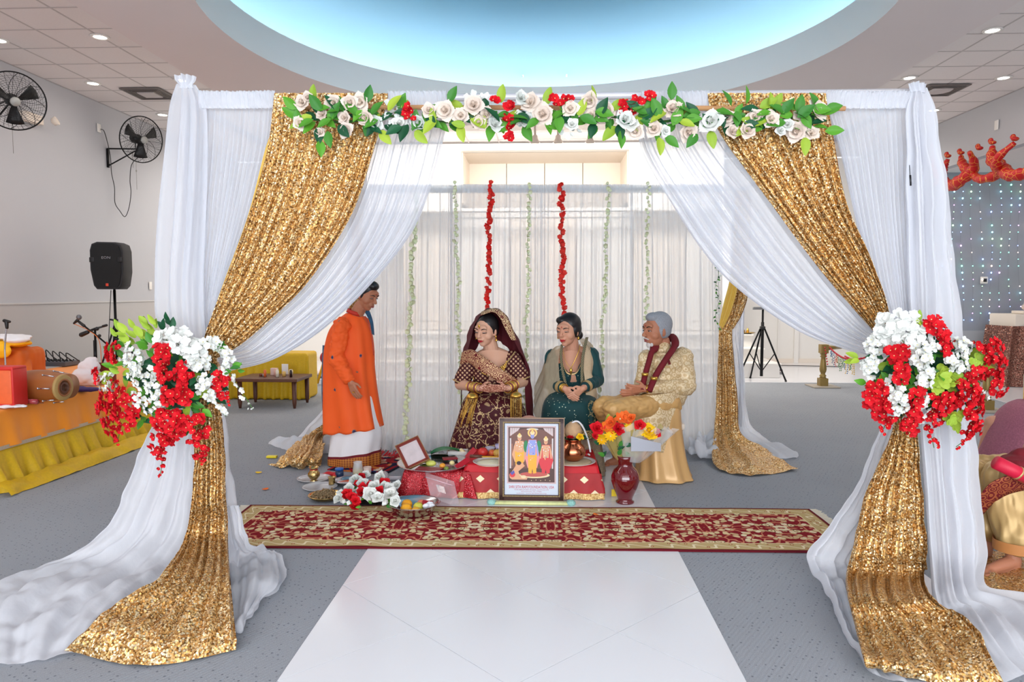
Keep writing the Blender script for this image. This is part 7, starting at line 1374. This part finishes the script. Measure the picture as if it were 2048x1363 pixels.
mk_c = tag(mk('black_hook', tube(cr([T2(-14, 815)+V((0, 0, .02)), T2(6, 806)+V((0, -.02, .08)), T2(10, 795)+V((0, -.02, .14)), T2(4, 784)+V((0, -.02, .20)), T2(-14, 780)+V((0, -.02, .25))], 20), .013, 8), M['black']), 'curved black handle at the very left photo edge', 'handle')
# covered harmonium
c = F(20, 735, LZ+.005); c = V((-5.9, 7.75, LZ)); P0 = P(30, 700, 7.7)
hm = thing('covered_box', 'tall box covered by rust and yellow cloths behind the drum', 'box', V((P0.x, 7.75, LZ)))
bake_union('rust_cover', [xf(box((0, 0, 0), (.62, .4, .34), .06), V((P0.x-.12, 7.75, LZ+.17))), ell(V((P0.x-.1, 7.7, LZ+.32)), (.28, .2, .06)), caps(V((P0.x+.2, 7.62, LZ+.03)), V((P0.x+.12, 7.68, LZ+.26)), .07, .05)], M['rust'], hm, .01, 3, dz(.02, 7, (1, 1, .5)))
blob('yellow_cloth', 'bright yellow cloth laid over the rust covered box', 'cloth', [ell(V((P0.x-.06, 7.62, LZ+.40)), (.30, .19, .045), 18, 8), ell(V((P0.x-.02, 7.47, LZ+.33)), (.16, .05, .09), 14, 8), ell(V((P0.x-.20, 7.47, LZ+.35)), (.14, .05, .06), 14, 8)], 'yellow_b', .009, .012, 10)
blob('white_towel', 'white towel folded on top of the yellow cloth', 'towel', [ell(V((P0.x-.08, 7.66, LZ+.465)), (.30, .18, .035), 18, 8), ell(V((P0.x+.12, 7.58, LZ+.44)), (.12, .14, .04), 14, 8)], 'white_cloth', .009, .008, 12)
# goose neck mic stand at the far left
def micstand(name, lab, base, pts, mount, mat='chrome', r=.008):
    t = thing(name, lab, 'microphone stand', base); mk('neck', tube(cr(pts, 24), r, 8), M[mat], t); return t
b0 = T2(13, 770); t = micstand('gooseneck_stand', 'thin chrome gooseneck with an empty black clip at far left', b0, [b0, V((b0.x, b0.y, LZ+.3)), P(10, 690, b0.y), P(13, 655, b0.y)], None); mk('base', lathe([(0, .02), (.03, .018), (.05, .0), (0, 0)], b0, 20), M['black_metal'], t); mk('clip', join(caps(P(14, 655, b0.y), P(13, 643, b0.y), .015, .02), caps(P(9, 641, b0.y), P(19, 643, b0.y), .018, .014)), M['black'], t)
# mixer and cables
c = V((P(112, 733, 9.0).x, 9.0, LZ+.005)); mx = thing('mixer', 'low grey audio mixer with tangled cables near the wall', 'mixer', c); mk('case', box((0, 0, .035), (.46, .3, .06), .008), plain('mixer_grey', (88, 92, 100), .5), mx, False, True)
for i in range(9): mk('knob', join(*[lathe([(0, .018), (.008, .018), (.009, 0)], (-.2+.05*i, -.12+.06*j, .065), 8) for j in range(4)]), M['black'], mx, local=True)
rr = random.Random(6)
for i in range(5):
    x0 = -.2+.09*i; mk('cable', tube(cr([V((x0, 0, .06)), V((x0+.02, -.05, .17+rr.uniform(0, .05))), V((x0+.12, -.06, .12)), V((x0+.16, 0, .06))], 16), .007, 6), M['black'], mx, local=True)
# boom mic stand
DB = 7.6; bx_ = P(190, 700, DB)
bm_ = thing('boom_stand', 'black boom microphone stand in front of the loudspeaker', 'microphone stand', (bx_.x, DB, LZ)); E = V((bx_.x, DB, 0))
mk('base', lathe([(0, .02), (.10, .018), (.12, .0), (0, 0)], (bx_.x, DB, LZ+.004), 24), M['black_metal'], bm_); mk('pole', join(cyl((bx_.x, DB, LZ+.01), P(190, 655, DB), .012, 10), cyl((bx_.x, DB, LZ+.1), P(190, 680, DB), .018, 10)), M['black_metal'], bm_)
mk('boom', tube([P(168, 651, DB-.05), P(195, 672, DB), P(225, 697, DB+.05)], .009, 8), M['black_metal'], bm_); mk('arm', tube([P(163, 668, DB), P(190, 657, DB), P(208, 652, DB)], [.02, .012, .01], 8), M['black'], bm_)
mk('clutch', join(ell(P(194, 657, DB), (.022, .022, .022)), ell(P(199, 671, DB), (.018, .018, .018)), caps(P(206, 652, DB), P(213, 650, DB), .014, .014)), M['black'], bm_)
mk('counterweight', caps(P(163, 669, DB), P(175, 664, DB), .026, .022), M['black'], bm_)
mk('orange_cable', tube(cr([P(147, 647, DB-.05), P(160, 652, DB-.04), P(180, 662, DB-.03), P(198, 680, DB-.02), P(203, 720, DB), P(206, 745, DB)], 30), .004, 6), plain('cable_orange', (220, 120, 50), .5), bm_)
mi = thing('microphone', 'black microphone with silver mesh head clipped on the boom stand', 'microphone', P(156, 640, DB-.06)); mk('mesh_head', ell(P(158, 634, DB-.06), (.028, .028, .03)), plain('mic_mesh', (120, 120, 124), .4, .7, bump=.8, bsc=300), mi); mk('handle', caps(P(155, 640, DB-.06), P(148, 646, DB-.06), .017, .011), M['black'], mi); mk('clip', caps(P(158, 643, DB-.05), P(168, 651, DB-.05), .014, .017), M['black'], mi)
tag(mk('picture_frame', join(xf(box((0, 0, .10), (.03, .02, .22)), T2(199, 765)), xf(box((.08, 0, .2), (.18, .02, .03)), T2(199, 765)), xf(box((.1, .006, .1), (.16, .01, .18)), T2(199, 765))), M['mahog'], None, False), 'small brown frame standing behind the left bouquet', 'picture frame')
# loudspeaker on tripod
DS = 10.1; c = P(227, 533, DS); k = DS/F_PX
ts = thing('tripod_stand', 'black tripod stand carrying the loudspeaker at left', 'speaker stand', (c.x, DS, 0)); zt_ = P(228, 640, DS).z
mk('pole', join(cyl((c.x, DS, .35), (c.x, DS, P(228, 580, DS).z), .019, 12), cyl((c.x, DS, zt_-.25), (c.x, DS, zt_), .028, 12)), M['black_metal'], ts); mk('upper_pole', cyl((c.x, DS, P(228, 603, DS).z), (c.x, DS, P(228, 578, DS).z), .016, 10), M['chrome'], ts)
for a in (.3, 2.4, 4.5): e = V((c.x+.55*math.cos(a), DS+.55*math.sin(a), .02)); mk('leg', tube([(c.x, DS, zt_-.02), V((c.x+.12*math.cos(a), DS+.12*math.sin(a), zt_-.30)), e], .013, 8), M['black_metal'], ts); mk('brace', cyl((c.x, DS, .5), V((c.x, DS, .9)).lerp(e, .62)*1.0, .008, 6), M['black_metal'], ts)
mk('collar', join(*[lathe([(.02, -.02), (.036, -.015), (.036, .015), (.02, .02)], (c.x, DS, zt_-d_), 14) for d_ in (0, .12, .27)]+[caps((c.x, DS, zt_), (c.x-.06, DS-.02, zt_+.01), .01, .014), caps((c.x, DS, zt_-.12), (c.x+.06, DS-.02, zt_-.11), .01, .014)]), M['black'], ts)
sp_ = thing('loudspeaker', 'black loudspeaker on a tripod by the left wall', 'speaker', (c.x, DS, P(227, 580, DS).z))
def spk(y0, y1, sx=1.0, off=0, dyy=0):
    out = []
    for px, py in ((193, 500), (197, 488), (208, 484), (247, 485), (258, 490), (262, 503), (262, 545), (257, 572), (250, 579), (205, 579), (199, 572), (193, 540)): out.append(V((((px-227)*sx)*k+c.x, 0, c.z+((533-py)*sx)*k)))
    return out
o1 = spk(0, 0); n_ = len(o1)
cab = loft([[V((p.x, DS-.17, p.z)) for p in spk(0, 0, .97)], [V((p.x, DS-.155, p.z)) for p in o1], [V((p.x, DS+.05, p.z)) for p in o1], [V((c.x+(p.x-c.x)*.62, DS+.19, c.z+(p.z-c.z)*.9)) for p in o1]])
flat(mk('cabinet', cab, plain('speaker_black', (34, 34, 38), .55, bump=.3, bsc=200), sp_), 40); gr = [V((c.x+(p.x-c.x)*.88, 0, c.z+(p.z-c.z)*.93)) for p in o1]
flat(mk('grille', loft([[V((p.x, DS-.181, p.z)) for p in gr], [V((p.x, DS-.168, p.z)) for p in gr]]), plain('grille_black', (10, 10, 12), .7), sp_))
for s in (-1, 1): mk('side_grip', xf(box((0, 0, 0), (.07, .02, .075), .01), (c.x+s*29*k, DS-.177, c.z+(533-520)*k)), plain('grip_black', (26, 26, 28), .4), sp_)
vs, fs = text_vf('EON', .052); mk('lettering', ([(c.x+v[0]*1.25+.005, DS-.1825, c.z+(533-516)*k+v[1]) for v in vs], fs), M['chrome'], sp_, False)
mk('badge', box((c.x+.01, DS-.184, c.z-(570-533)*k), (.04, .006, .04), .003), plain('badge_orange', (226, 74, 50), .4), sp_); mk('handle', box((c.x-37*k, DS, c.z+4*k), (.02, .04, .18), .006), M['black'], sp_)
mk('cable', tube(cr([P(222, 580, DS+.03), P(219, 640, DS+.03), P(217, 700, DS+.03), P(216, 760, DS+.03)], 16), .006, 6), M['black'], sp_)
# ---- wall fans
def fan(lab, cpx, cpy, X, R, nrm, wall_pt, bracket=True):
    c = PX(cpx, cpy, X); n = V(nrm).normalized(); t = thing('wall_fan', lab, 'fan', c); q = n.to_track_quat('Z', 'Y'); TT = lambda p: ([q @ V(v)+c for v in p[0]], p[1])
    fr_ = [tube([(R*math.cos(2*PI*k/48), R*math.sin(2*PI*k/48), 0) for k in range(49)], .009, 6, False)]
    wires = []
    def zf(r): return .075*math.sqrt(max(0, 1-(r/R)**2))
    for j in range(11): rr_ = R*(.16+.78*j/11); wires.append(tube([(rr_*math.cos(2*PI*k/36), rr_*math.sin(2*PI*k/36), zf(rr_)) for k in range(37)], .0014, 4, False))
    for k in range(40): a = 2*PI*k/40; wires.append(tube([((.15*R+.85*R*i/5)*math.cos(a+.5*i/5), (.15*R+.85*R*i/5)*math.sin(a+.5*i/5), zf(.15*R+.85*R*i/5)) for i in range(6)], .0014, 4, False))
    for k in range(20): a = 2*PI*k/20; wires.append(tube([((.2*R+.8*R*i/4)*math.cos(a), (.2*R+.8*R*i/4)*math.sin(a), -.10*math.sqrt(max(0, 1-((.2+.8*i/4)*.98)**2))) for i in range(5)], .002, 4, False))
    for k in range(8): a = 2*PI*k/8; wires.append(tube([((.15*R+.85*R*i/6)*math.cos(a-.9*i/6), (.15*R+.85*R*i/6)*math.sin(a-.9*i/6), zf(.15*R+.85*R*i/6)+.003) for i in range(7)], .0032, 4, False))
    mk('guard_ring', TT(join(*fr_)), M['black_metal'], t); w = mk('wire_guard', TT(join(*wires)), M['black_metal'], t); w['kind'] = 'stuff'
    for k in range(3):
        a = 2*PI*k/3+.6; g = [[V((rr_*math.cos(a+u*(.34)-.0), rr_*math.sin(a+u*.34), .01+u*.035-.03)) for u in (-1, -.3, .3, 1)] for rr_ in (R*.14, R*.4, R*.65, R*.82)]
        bl_ = gridf(g); mk('blade', TT(bl_), M['black'], t).modifiers.new('t', 'SOLIDIFY').thickness = .004
    mk('hub_cap', TT(lathe([(0, .092), (R*.15, .088), (R*.17, .07), (0, .06)], (0, 0, 0), 24)), plain('hub_grey', (150, 150, 146), .4), t); mk('motor', TT(lathe([(0, -.06), (.06, -.06), (.075, -.09), (.075, -.2), (.055, -.24), (0, -.245)][::-1], (0, 0, 0), 20)), M['black'], t)
    if wall_pt:
        w1 = PX(wall_pt[0], wall_pt[1], -7.035); w2 = PX(wall_pt[0]+2, wall_pt[2], -7.035); mt = c-n*.17
        mk('wall_bracket', join(box(((w1+w2)/2), (.02, .05, (w1-w2).length)), tube([w1, V((mt.x, mt.y, w1.z)), mt], .012, 6), tube([w2+V((0, 0, .03)), V((mt.x, mt.y, w1.z-.03))], .011, 6)), M['black_metal'], t)
        mk('pull_chain', join(tube([V((mt.x, mt.y, w1.z)), V((mt.x, mt.y, w1.z-.65))], .003, 5), tube([V((mt.x-.05, mt.y, w1.z)), V((mt.x-.05, mt.y, w1.z-.3))], .003, 5), ell(V((mt.x, mt.y, w1.z-.35)), (.01, .01, .02))), plain('chain', (150, 146, 140), .4, .6), t)
    return t, c
fan_t, fc = fan('smaller black wall fan on a bracket above the loudspeaker', 283, 279, -6.45, .36, (.86, -.45, -.20), (215, 297, 335))
fan('large black wall fan cut by the left photo edge', 28, 202, -6.35, .335, (.72, -.66, -.28), (-20, 215, 255))
ou = PX(198, 256, -7.03); tag(mk('power_outlet', join(box(ou, (.014, .09, .13), .004), box(ou+V((.01, 0, -.02)), (.01, .03, .035))), M['white_paint']), 'white power outlet high on the left wall with the fan plug', 'outlet')
tag(mk('fan_cord', tube(cr([ou+V((.03, 0, -.02)), PX(208, 262, -7.0), PX(215, 285, -7.0), PX(221, 315, -6.98), PX(223, 345, -6.98), PX(229, 375, -6.98), PX(230, 405, -6.98), PX(240, 422, -6.95), PX(250, 433, -6.9), PX(258, 415, -6.8), PX(262, 385, -6.7), PX(260, 360, -6.65), PX(263, 330, -6.6), fc+V((-.1, .04, -.28))], 90), .006, 6), M['black']), 'black power cord looping below the smaller wall fan', 'cord')
c = PX(62, 236, -6.97); el_ = thing('emergency_light', 'beige emergency light on the left wall under the large fan', 'lamp', c); mk('case', box(c, (.12, .34, .12), .01), M['cream_paint'], el_); mk('lamp_head', xf(lathe([(0, -.05), (.05, -.03), (.062, .03), (.055, .035), (0, .02)], (0, 0, 0), 20), c+V((.06, -.02, .0))+V((.08, .30, .02)), (0, 1.1, .3)), M['cream_paint'], el_)
for (px, py, X, lab, s_) in ((301, 571, -7.03, 'white light switch on the left wall beside the white drape', (.014, .08, .14)),): tag(mk('light_switch', box(PX(px, py, X), s_, .004), M['white_paint']), lab, 'switch')
# ---- behind left: bench, low dark table and small things
bn = thing('bench', 'low bench covered with yellow brocade behind the left swag', 'bench', (P(530, 0, 10.6).x, 10.6, 0)); X0, X1 = P(440, 0, 10.4).x, P(600, 0, 10.4).x
bench_z = P(598, 706, 10.4).z
bake_union('yellow_cover', [xf(box((0, 0, 0), (X1-X0, .5, bench_z), .04), ((X0+X1)/2, 10.65, bench_z/2+.004))]+[caps((X0+(X1-X0)*i/9, 10.40, .03), (X0+(X1-X0)*i/9, 10.42, bench_z-.05), .035, .02) for i in range(10)], M['yellow_c'], bn, .014, 2)
lt = thing('low_wooden_table', 'dark wooden low table with short legs behind the left bouquet', 'table', F(555, 785)); zt2 = P(560, 752, 10.05).z
A = F(540, 787); tx = [P(508, 752, 10.25).x, P(601, 752, 9.7).x]; ty0, ty1 = 9.55, 10.2
mk('tabletop', box((sum(tx)/2, (ty0+ty1)/2, zt2), (tx[1]-tx[0], ty1-ty0, .045), .006), M['darkwood'], lt, False)
for x in (tx[0]+.06, tx[1]-.06):
    for y in (ty0+.06, ty1-.06): mk('leg', lathe([(.018, 0), (.03, .08), (.034, zt2-.02)], (x, y, .002), 10), M['darkwood'], lt)
rr = random.Random(9)
small = [(522, 748, 'brown_cup', 'small brown cup at the left end of the dark low table', (120, 60, 40), .022, .04), (531, 748, 'steel_cup', 'small steel cup on the dark low table', (170, 168, 170), .03, .04), (534, 746, 'jar', 'orange lidded jar on the dark low table', (226, 110, 60), .02, .10), (548, 748, 'jar', 'pink jar on the dark low table', (226, 176, 160), .03, .10), (560, 748, 'candle', 'tall white candle glass at the centre of the dark low table', (236, 226, 206), .022, .11), (568, 746, 'jar', 'yellow spice jar on the dark low table', (222, 180, 100), .026, .07), (578, 748, 'jar', 'cream square jar at the right of the dark low table', (236, 214, 176), .028, .09), (586, 748, 'bottle', 'small dark bottle at the right end of the dark low table', (50, 30, 30), .018, .10)]
for px, py, nm, lab, rgb, r_, h_ in small:
    x = P(px, py, 9.85).x; t = pot(nm, lab, nm.split('_')[-1], V((x, 9.85+rr.uniform(-.1, .1), zt2+.024)), [(0, 0), (r_, 0), (r_, h_*.8), (r_*.8, h_*.85), (r_*.8, h_), (0, h_)], plain('small_%d' % px, rgb, .35), 14)
x = P(566, 735, 10.0).x; tag(mk('white_card', box((x, 10.08, zt2+.10), (.09, .02, .15)), M['white_paint'], None, False), 'white upright card on the dark low table', 'card'); x = P(546, 740, 10.0).x; tag(mk('pink_box', box((x, 10.05, zt2+.07), (.10, .05, .10), .004), plain('pinkbox', (232, 200, 190), .5), None, False), 'pale pink box behind the jars on the dark low table', 'box')
q = F(513, 783, .004); t = thing('copper_plate', 'copper plate on the carpet left of the dark low table', 'plate', q); mk('dish', dish(.10, .03), M['copper'], t, local=True).location = (0, 0, .004)
t, q = tray('steel_plate', 'round steel plate with small idol lamp right of the dark low table', 603, 778, .005, .14, .02, 'silver', 'plate'); 
pot('oil_lamp', 'small brass oil lamp on the steel plate', 'lamp', q+V((0, 0, .008)), [(0, 0), (.05, .0), (.05, .02), (.03, .04), (.02, .06), (.012, .08), (.012, .11), (0, .12)], 'brass', 16)
blob('blue_blanket', 'folded blue striped blanket under the yellow covered bench', 'blanket', [xf(box((0, 0, 0), (.55, .22, .1), .03), F(510, 775)+V((0, .15, .06))), xf(box((0, 0, 0), (.3, .2, .07), .03), F(540, 772)+V((0, .12, .05)))], plain('blanket_blue', (70, 104, 150), .8, nz=.4, nsc=14), .012, .012)
blob('patterned_pillow', 'white patterned cloth bundle under the dark low table', 'cloth', [ell(F(552, 778)+V((0, .1, .05)), (.16, .08, .045), 14, 8), ell(F(558, 770)+V((0, .15, .1)), (.12, .08, .05), 14, 8)], plain('pattern_pillow', (186, 180, 190), .8, nz=.5, nsc=26), .01, .01)
q = F(616, 757, .008); t = thing('steel_pan', 'wide steel pan on the white floor behind the low table', 'pan', q); mk('dish', dish(.20, .07), M['silver'], t, local=True).location = (0, 0, .005)
blob('clear_bundle', 'pale plastic bundle with pink flowers left of the standing man', 'bundle', [ell(F(642, 757)+V((0, .1, .08)), (.2, .12, .09), 14, 8)], plain('bundle_pale', (222, 208, 206), .5, nz=.2, nsc=20), .012, .02)
q = F(640, 752); hs = thing('red_toy_seat', 'small red seat with yellow legs left of the standing man', 'seat', V((P(640, 0, 12.2).x, 12.2, 0))); cx = P(641, 0, 12.2).x; z1 = P(0, 712, 12.2).z
bake_union('red_body', [ell((cx, 12.2, z1), (.12, .14, .12), 14, 10), ell((cx+.06, 12.2, z1+.04), (.1, .12, .12), 14, 10)], M['crimson'], hs, .012, 2)
for dx, dx2 in ((-.06, -.16), (-.02, -.06), (.08, .12), (.12, .05)): mk('leg', tube([(cx+dx, 12.2, z1-.08), (cx+dx2, 12.15, .02)], .022, 8), M['yellow_b'], hs)
mk('post', join(cyl((cx+.03, 12.3, z1), (cx+.03, 12.3, P(0, 668, 12.2).z), .022, 8)), M['yellow_b'], hs)
# ================================================================== RIGHT SIDE
def tripod(lab, px, d, ytop, ycol, yfoot, plate=True):
    c = P(px, ycol, d); t = thing('tripod_stand', lab, 'speaker stand', (c.x, d, 0)); zc = c.z; z0 = .012
    mk('pole', join(cyl((c.x, d, .1), (c.x, d, P(px, ytop, d).z), .019, 10), cyl((c.x, d, .1), (c.x, d, zc+.1), .028, 10)), M['black_metal'], t)
    for a in (-.15, PI-.5, 1.75): e = V((c.x+.42*math.cos(a), d+.42*math.sin(a), z0+.01)); mk('leg', tube([(c.x+.03*math.cos(a), d+.03*math.sin(a), zc), e], .016, 8), M['black_metal'], t); mk('brace', tube([(c.x, d, .18), V((c.x, d, zc)).lerp(e, .5)], .009, 6), M['black_metal'], t); mk('rubber_foot', ell(e, .022, 8, 6), M['black'], t)
    mk('collar', lathe([(.03, -.03), (.05, -.02), (.05, .02), (.03, .03)], (c.x, d, zc), 14), M['black'], t)
    if plate: mk('bracket', box(P(px-8, ytop, d), (.2, .06, .05), .006), plain('grey_bracket', (130, 130, 130), .5), t)
    return t
tripod('black tripod stand beside the white steps', 1525, 12.92, 616, 655, 735)
q = F(1548, 742, .01); mk_ = bake_union('dark_cloth_pile', [caps(q+V((-.12, 0, .03)), q+V((.18, .05, .02)), .05, .025), ell(q+V((-.10, 0, .06)), (.10, .08, .06), 12, 8)], plain('dark_cloth', (70, 30, 44), .9, nz=.5, nsc=30), None, .01, 2, dz(.02, 16, (1, 1, 1))); tag(mk_, 'pile of dark red cloth by the lowest white step', 'cloth')
q = F(1518, 748, .01); tag(mk('power_adaptor', xf(box((0, 0, .03), (.14, .07, .06), .01), q), M['black']), 'black power adaptor on the floor before the white steps', 'adaptor'); tag(mk('floor_cable', tube(cr([q+V((-.8, .05, .008)), q+V((-.3, .02, .008)), q+V((0, 0, .02)), q+V((.5, .1, .008)), q+V((.45, 1.6, .008)), q+V((2.2, 1.5, .008))], 40), .007, 6), M['black']), 'thin black cable running along the white floor by the steps', 'cable')
t = thing('brass_tray', 'small brass tray of ritual items on the top white step', 'tray', V((P(1494, 668, 14.2).x, 14.3, .79))); mk('dish', dish(.18, .02), M['brass'], t, local=True).location = (0, 0, .004); mk('cup', lathe([(0, 0), (.03, 0), (.04, .06), (.0, .05)], (-.05, 0, .01), 12), M['brass'], t, local=True); mk('lamp', lathe([(0, 0), (.02, 0), (.03, .04), (.01, .1), (0, .1)], (.04, 0, .01), 12), M['gold'], t, local=True)
M['st_gold'] = plain('gold_paint', (150, 126, 70), .4, .4)
def stanchion(lab, px, py, d=None):
    q = F(px, py); t = thing('stanchion', lab, 'post', q, 'gold stanchions'); mk('base', box((0, 0, .012), (.44, .44, .02), .004), plain('stone_base', (170, 160, 146), .5) , t, False, True)
    mk('plinth', box((0, 0, .085), (.14, .14, .13), .006), M['st_gold'], t, False, True); mk('baluster', lathe([(.06, .15), (.045, .17), (.058, .19), (.04, .21), (.035, .23), (.05, .26), (.058, .30), (.05, .38), (.04, .46), (.036, .50), (.055, .52), (.04, .54), (.055, .56), (.06, .58)], (0, 0, 0), 24), M['st_gold'], t, local=True); mk('cap', box((0, 0, .65), (.13, .13, .15), .008), M['st_gold'], t, False, True); return t, q
s1_, q1 = stanchion('turned gold stanchion standing on the grey carpet at centre right', 1645, 773); s2_, q2 = stanchion('turned gold stanchion partly hidden behind the right bouquet', 1972, 821)
ra = thing('handrail', 'gold handrail running from the left gold stanchion towards the altar', 'rail', q1+V((.07, 0, .66))); mk('rail', tube([q1+V((.06, .02, .665)), q1+V((.5, .5, .63))], [.045, .02], 8), M['st_gold'], ra)
bgd = thing('beaded_garland', 'colourful beaded fringe hanging from the gold stanchion', 'garland', q1+V((.1, 0, .63))); rr = random.Random(14); BC = [plain('bead%d' % i, c_, .35) for i, c_ in enumerate([(200, 30, 50), (236, 190, 60), (50, 110, 160), (60, 140, 80), (210, 120, 60)])]
def cat_(a, b, sag, n): return [a.lerp(b, i/n)-V((0, 0, sag*4*(i/n)*(1-i/n))) for i in range(n+1)]
strs = [cat_(P(1650, 695, q1.y-.1), P(1655, 728, q1.y-.1), 0, 6)]+[cat_(P(1660, 695, q1.y-.1), P(1722, 716, q1.y-.9), .09, 40), cat_(P(1690, 712, q1.y-.5), P(1735, 712, q1.y-1.0), .05, 30)]
mk('bead_rope', join(*[ell(p, .014, 6, 4) for s_ in strs for p in s_]), BC[0], bgd)
for i in range(16):
    p = strs[1][2+i*2]; L = .10+.12*abs(math.sin(i*.75)); mk('bead_fringe', wm(join(*[ell(p-V((rr.uniform(-.008, .008), 0, .02+L*j/7)), .010, 5, 4) for j in range(8)]), 0), BC[rr.randrange(5)], bgd)
# alcove table and figurine
DT = 12.4; x0 = P(1996, 0, DT+.55).x+.14; zt3 = P(1995, 628, DT).z; at = thing('display_table', 'white topped display table at the right edge', 'table', (x0+.7, DT+.3, 0)); mk('tabletop', box((x0+.72, DT+.3, zt3-.11), (1.4, .7, .22), .006), M['cream_paint'], at, False)
for sx in (.15, 1.25): mk('leg', box((x0+sx, DT+.3, (zt3-.22)/2+.01), (.06, .5, zt3-.24)), M['cream_paint'], at, False)
M['rose_seq'] = sequin('rose_sequins', ((0, sRGB(110, 66, 56)), (.5, sRGB(156, 100, 84)), (.92, sRGB(190, 140, 120)), (1, sRGB(250, 220, 200))), 70, .5, .35, .6)
tag(mk('sequin_skirt', gridf([[V((x0-.06-.10*t_+.03*t_*math.sin(i*.5) if i < 20 else x0-.06-.10*t_+(i-20)*.045, (DT+.62-(i)*.035 if i < 20 else DT-.08)-.05*t_*(i >= 20)+.03*math.sin(i*.9)*(i >= 20), zt3-.2-(zt3-.215)*t_)) for i in range(54)] for t_ in [j/10 for j in range(11)]]), M['rose_seq']), 'rose gold sequin skirt round the display table', 'cloth')
fg = thing('figurine', 'small white and pink seated figurine on the display table', 'figurine', V((x0+.40, DT+.2, zt3+.002))); c = V((x0+.40, DT+.2, zt3)); M['porc'] = plain('porcelain', (226, 206, 196), .35, nz=.3, nsc=30)
mk('plinth', xf(box((0, 0, .03), (.4, .3, .05), .01), c), M['cream_paint'], fg); bake_union('figure', [ell(c+V((0, 0, .12)), (.12, .09, .07)), ell(c+V((0, 0, .22)), (.07, .06, .09)), ell(c+V((0, -.01, .34)), (.045, .045, .05)), caps(c+V((-.05, 0, .27)), c+V((-.10, -.04, .16)), .025, .02), caps(c+V((.05, 0, .27)), c+V((.10, -.04, .18)), .025, .02), ell(c+V((0, 0, .40)), (.03, .03, .05))], M['porc'], fg, .008, 2)
mk('offering', join(*[xf(ell((0, 0, 0), .022, 8, 5), c+V((-.14+.05*i, -.13, .075))) for i in range(6)]), M['or_petal'], fg)
# thermostat, plates
p = P(1968, 560, 13.47); th_ = thing('thermostat', 'white thermostat with dark display on the grey alcove wall', 'thermostat', p); mk('case', box(p, (.13, .03, .13), .01), M['white_paint'], th_); mk('display', box(p+V((.01, -.017, .0)), (.06, .006, .06)), M['black'], th_)
tag(mk('wall_plate', box(PX(1993, 250, 7.03), (.02, .09, .15), .01), M['white_paint']), 'small white wall plate high on the right wall', 'wall plate')
# light curtain
LC = [emit('led_%d' % i, c_, 5) for i, c_ in enumerate([(.2, 1, .7), (.25, .45, 1), (.5, 1, .55), (.85, .45, 1), (1, .75, .6), (.3, .85, 1)])]
lcn = thing('light_curtain', 'curtain of tiny multicoloured LED lights on the grey alcove wall', 'string lights', P(1960, 352, 13.44)); rr = random.Random(17)
for s_ in range(10):
    px0 = 1886+s_*19; pts = [P(px0+3*math.sin(i*.3+s_), 356+i*13.5, 13.46) for i in range(22)]
    led = [wm(ell(p+V((0, -.012, 0)), rr.choice([.007, .009, .015]), 6, 4), rr.choice([1, 1, 2, 2, 3, 4, 5, 6, 6])) for p in pts if rr.random() < .82]
    mk('light_string', join(wm(tube(pts, .0015, 4), 0), *led), [plain('wire_%d' % s_, (120, 124, 130), .5)]+LC, lcn)
# red swags on the soffit edge
M['swag'] = (lambda m: (m.set('Base Color', m.mix(m.ma('LESS_THAN', m.vor(m.mp(sc=(1, 1, 1)), sc=11, feature='DISTANCE_TO_EDGE'), .02), sRGB(186, 18, 20), sRGB(226, 160, 50))), m.m)[1])(NT('red_gold_swag', .5, .1))
def SW(px, py): d = 6.93*F_PX/(px-1086); return P(px, py, d)
for i, (pts, rs_, lab) in enumerate([
  ([(1868, 300), (1878, 345), (1900, 370), (1930, 362), (1948, 335), (1959, 303)], [.03, .06, .085, .09, .075, .03], 'red and gold fabric swag nearest the right white drape'),
  ([(1896, 318), (1892, 335), (1884, 358), (1880, 370)], [.03, .055, .05, .03], 'short red and gold fabric tail beside the right white drape'),
  ([(1922, 312), (1930, 330), (1948, 350), (1975, 358), (1998, 346), (2016, 318), (2030, 285)], [.03, .07, .06, .06, .075, .06, .03], 'red and gold fabric swag in the middle of the right wall row'),
  ([(1985, 292), (1990, 318), (2008, 340), (2035, 350), (2062, 340), (2090, 300)], [.03, .09, .09, .08, .08, .04], 'red and gold fabric swag cut by the right photo edge')]):
    t = thing('fabric_swag', lab, 'swag', SW(*pts[0]), 'red and gold swags'); P_ = cr([SW(*p)+V((-.03*j if j % 2 else 0, 0, 0)) for j, p in enumerate(pts)], 40); R_ = crs(rs_, 40)
    mk('fabric', tube(P_, [r*(1+.12*math.sin(k_*1.7)) for k_, r in enumerate(R_)], 14), M['swag'], t)
    for e in ((pts[0], pts[-1]) if len(pts) > 4 else (pts[0],)): mk('bow', join(ell(SW(*e)+V((0, 0, .05)), (.05, .05, .03), 10, 6), ell(SW(*e)+V((0, .05, .09)), (.03, .05, .04), 10, 6)), M['swag'], t)
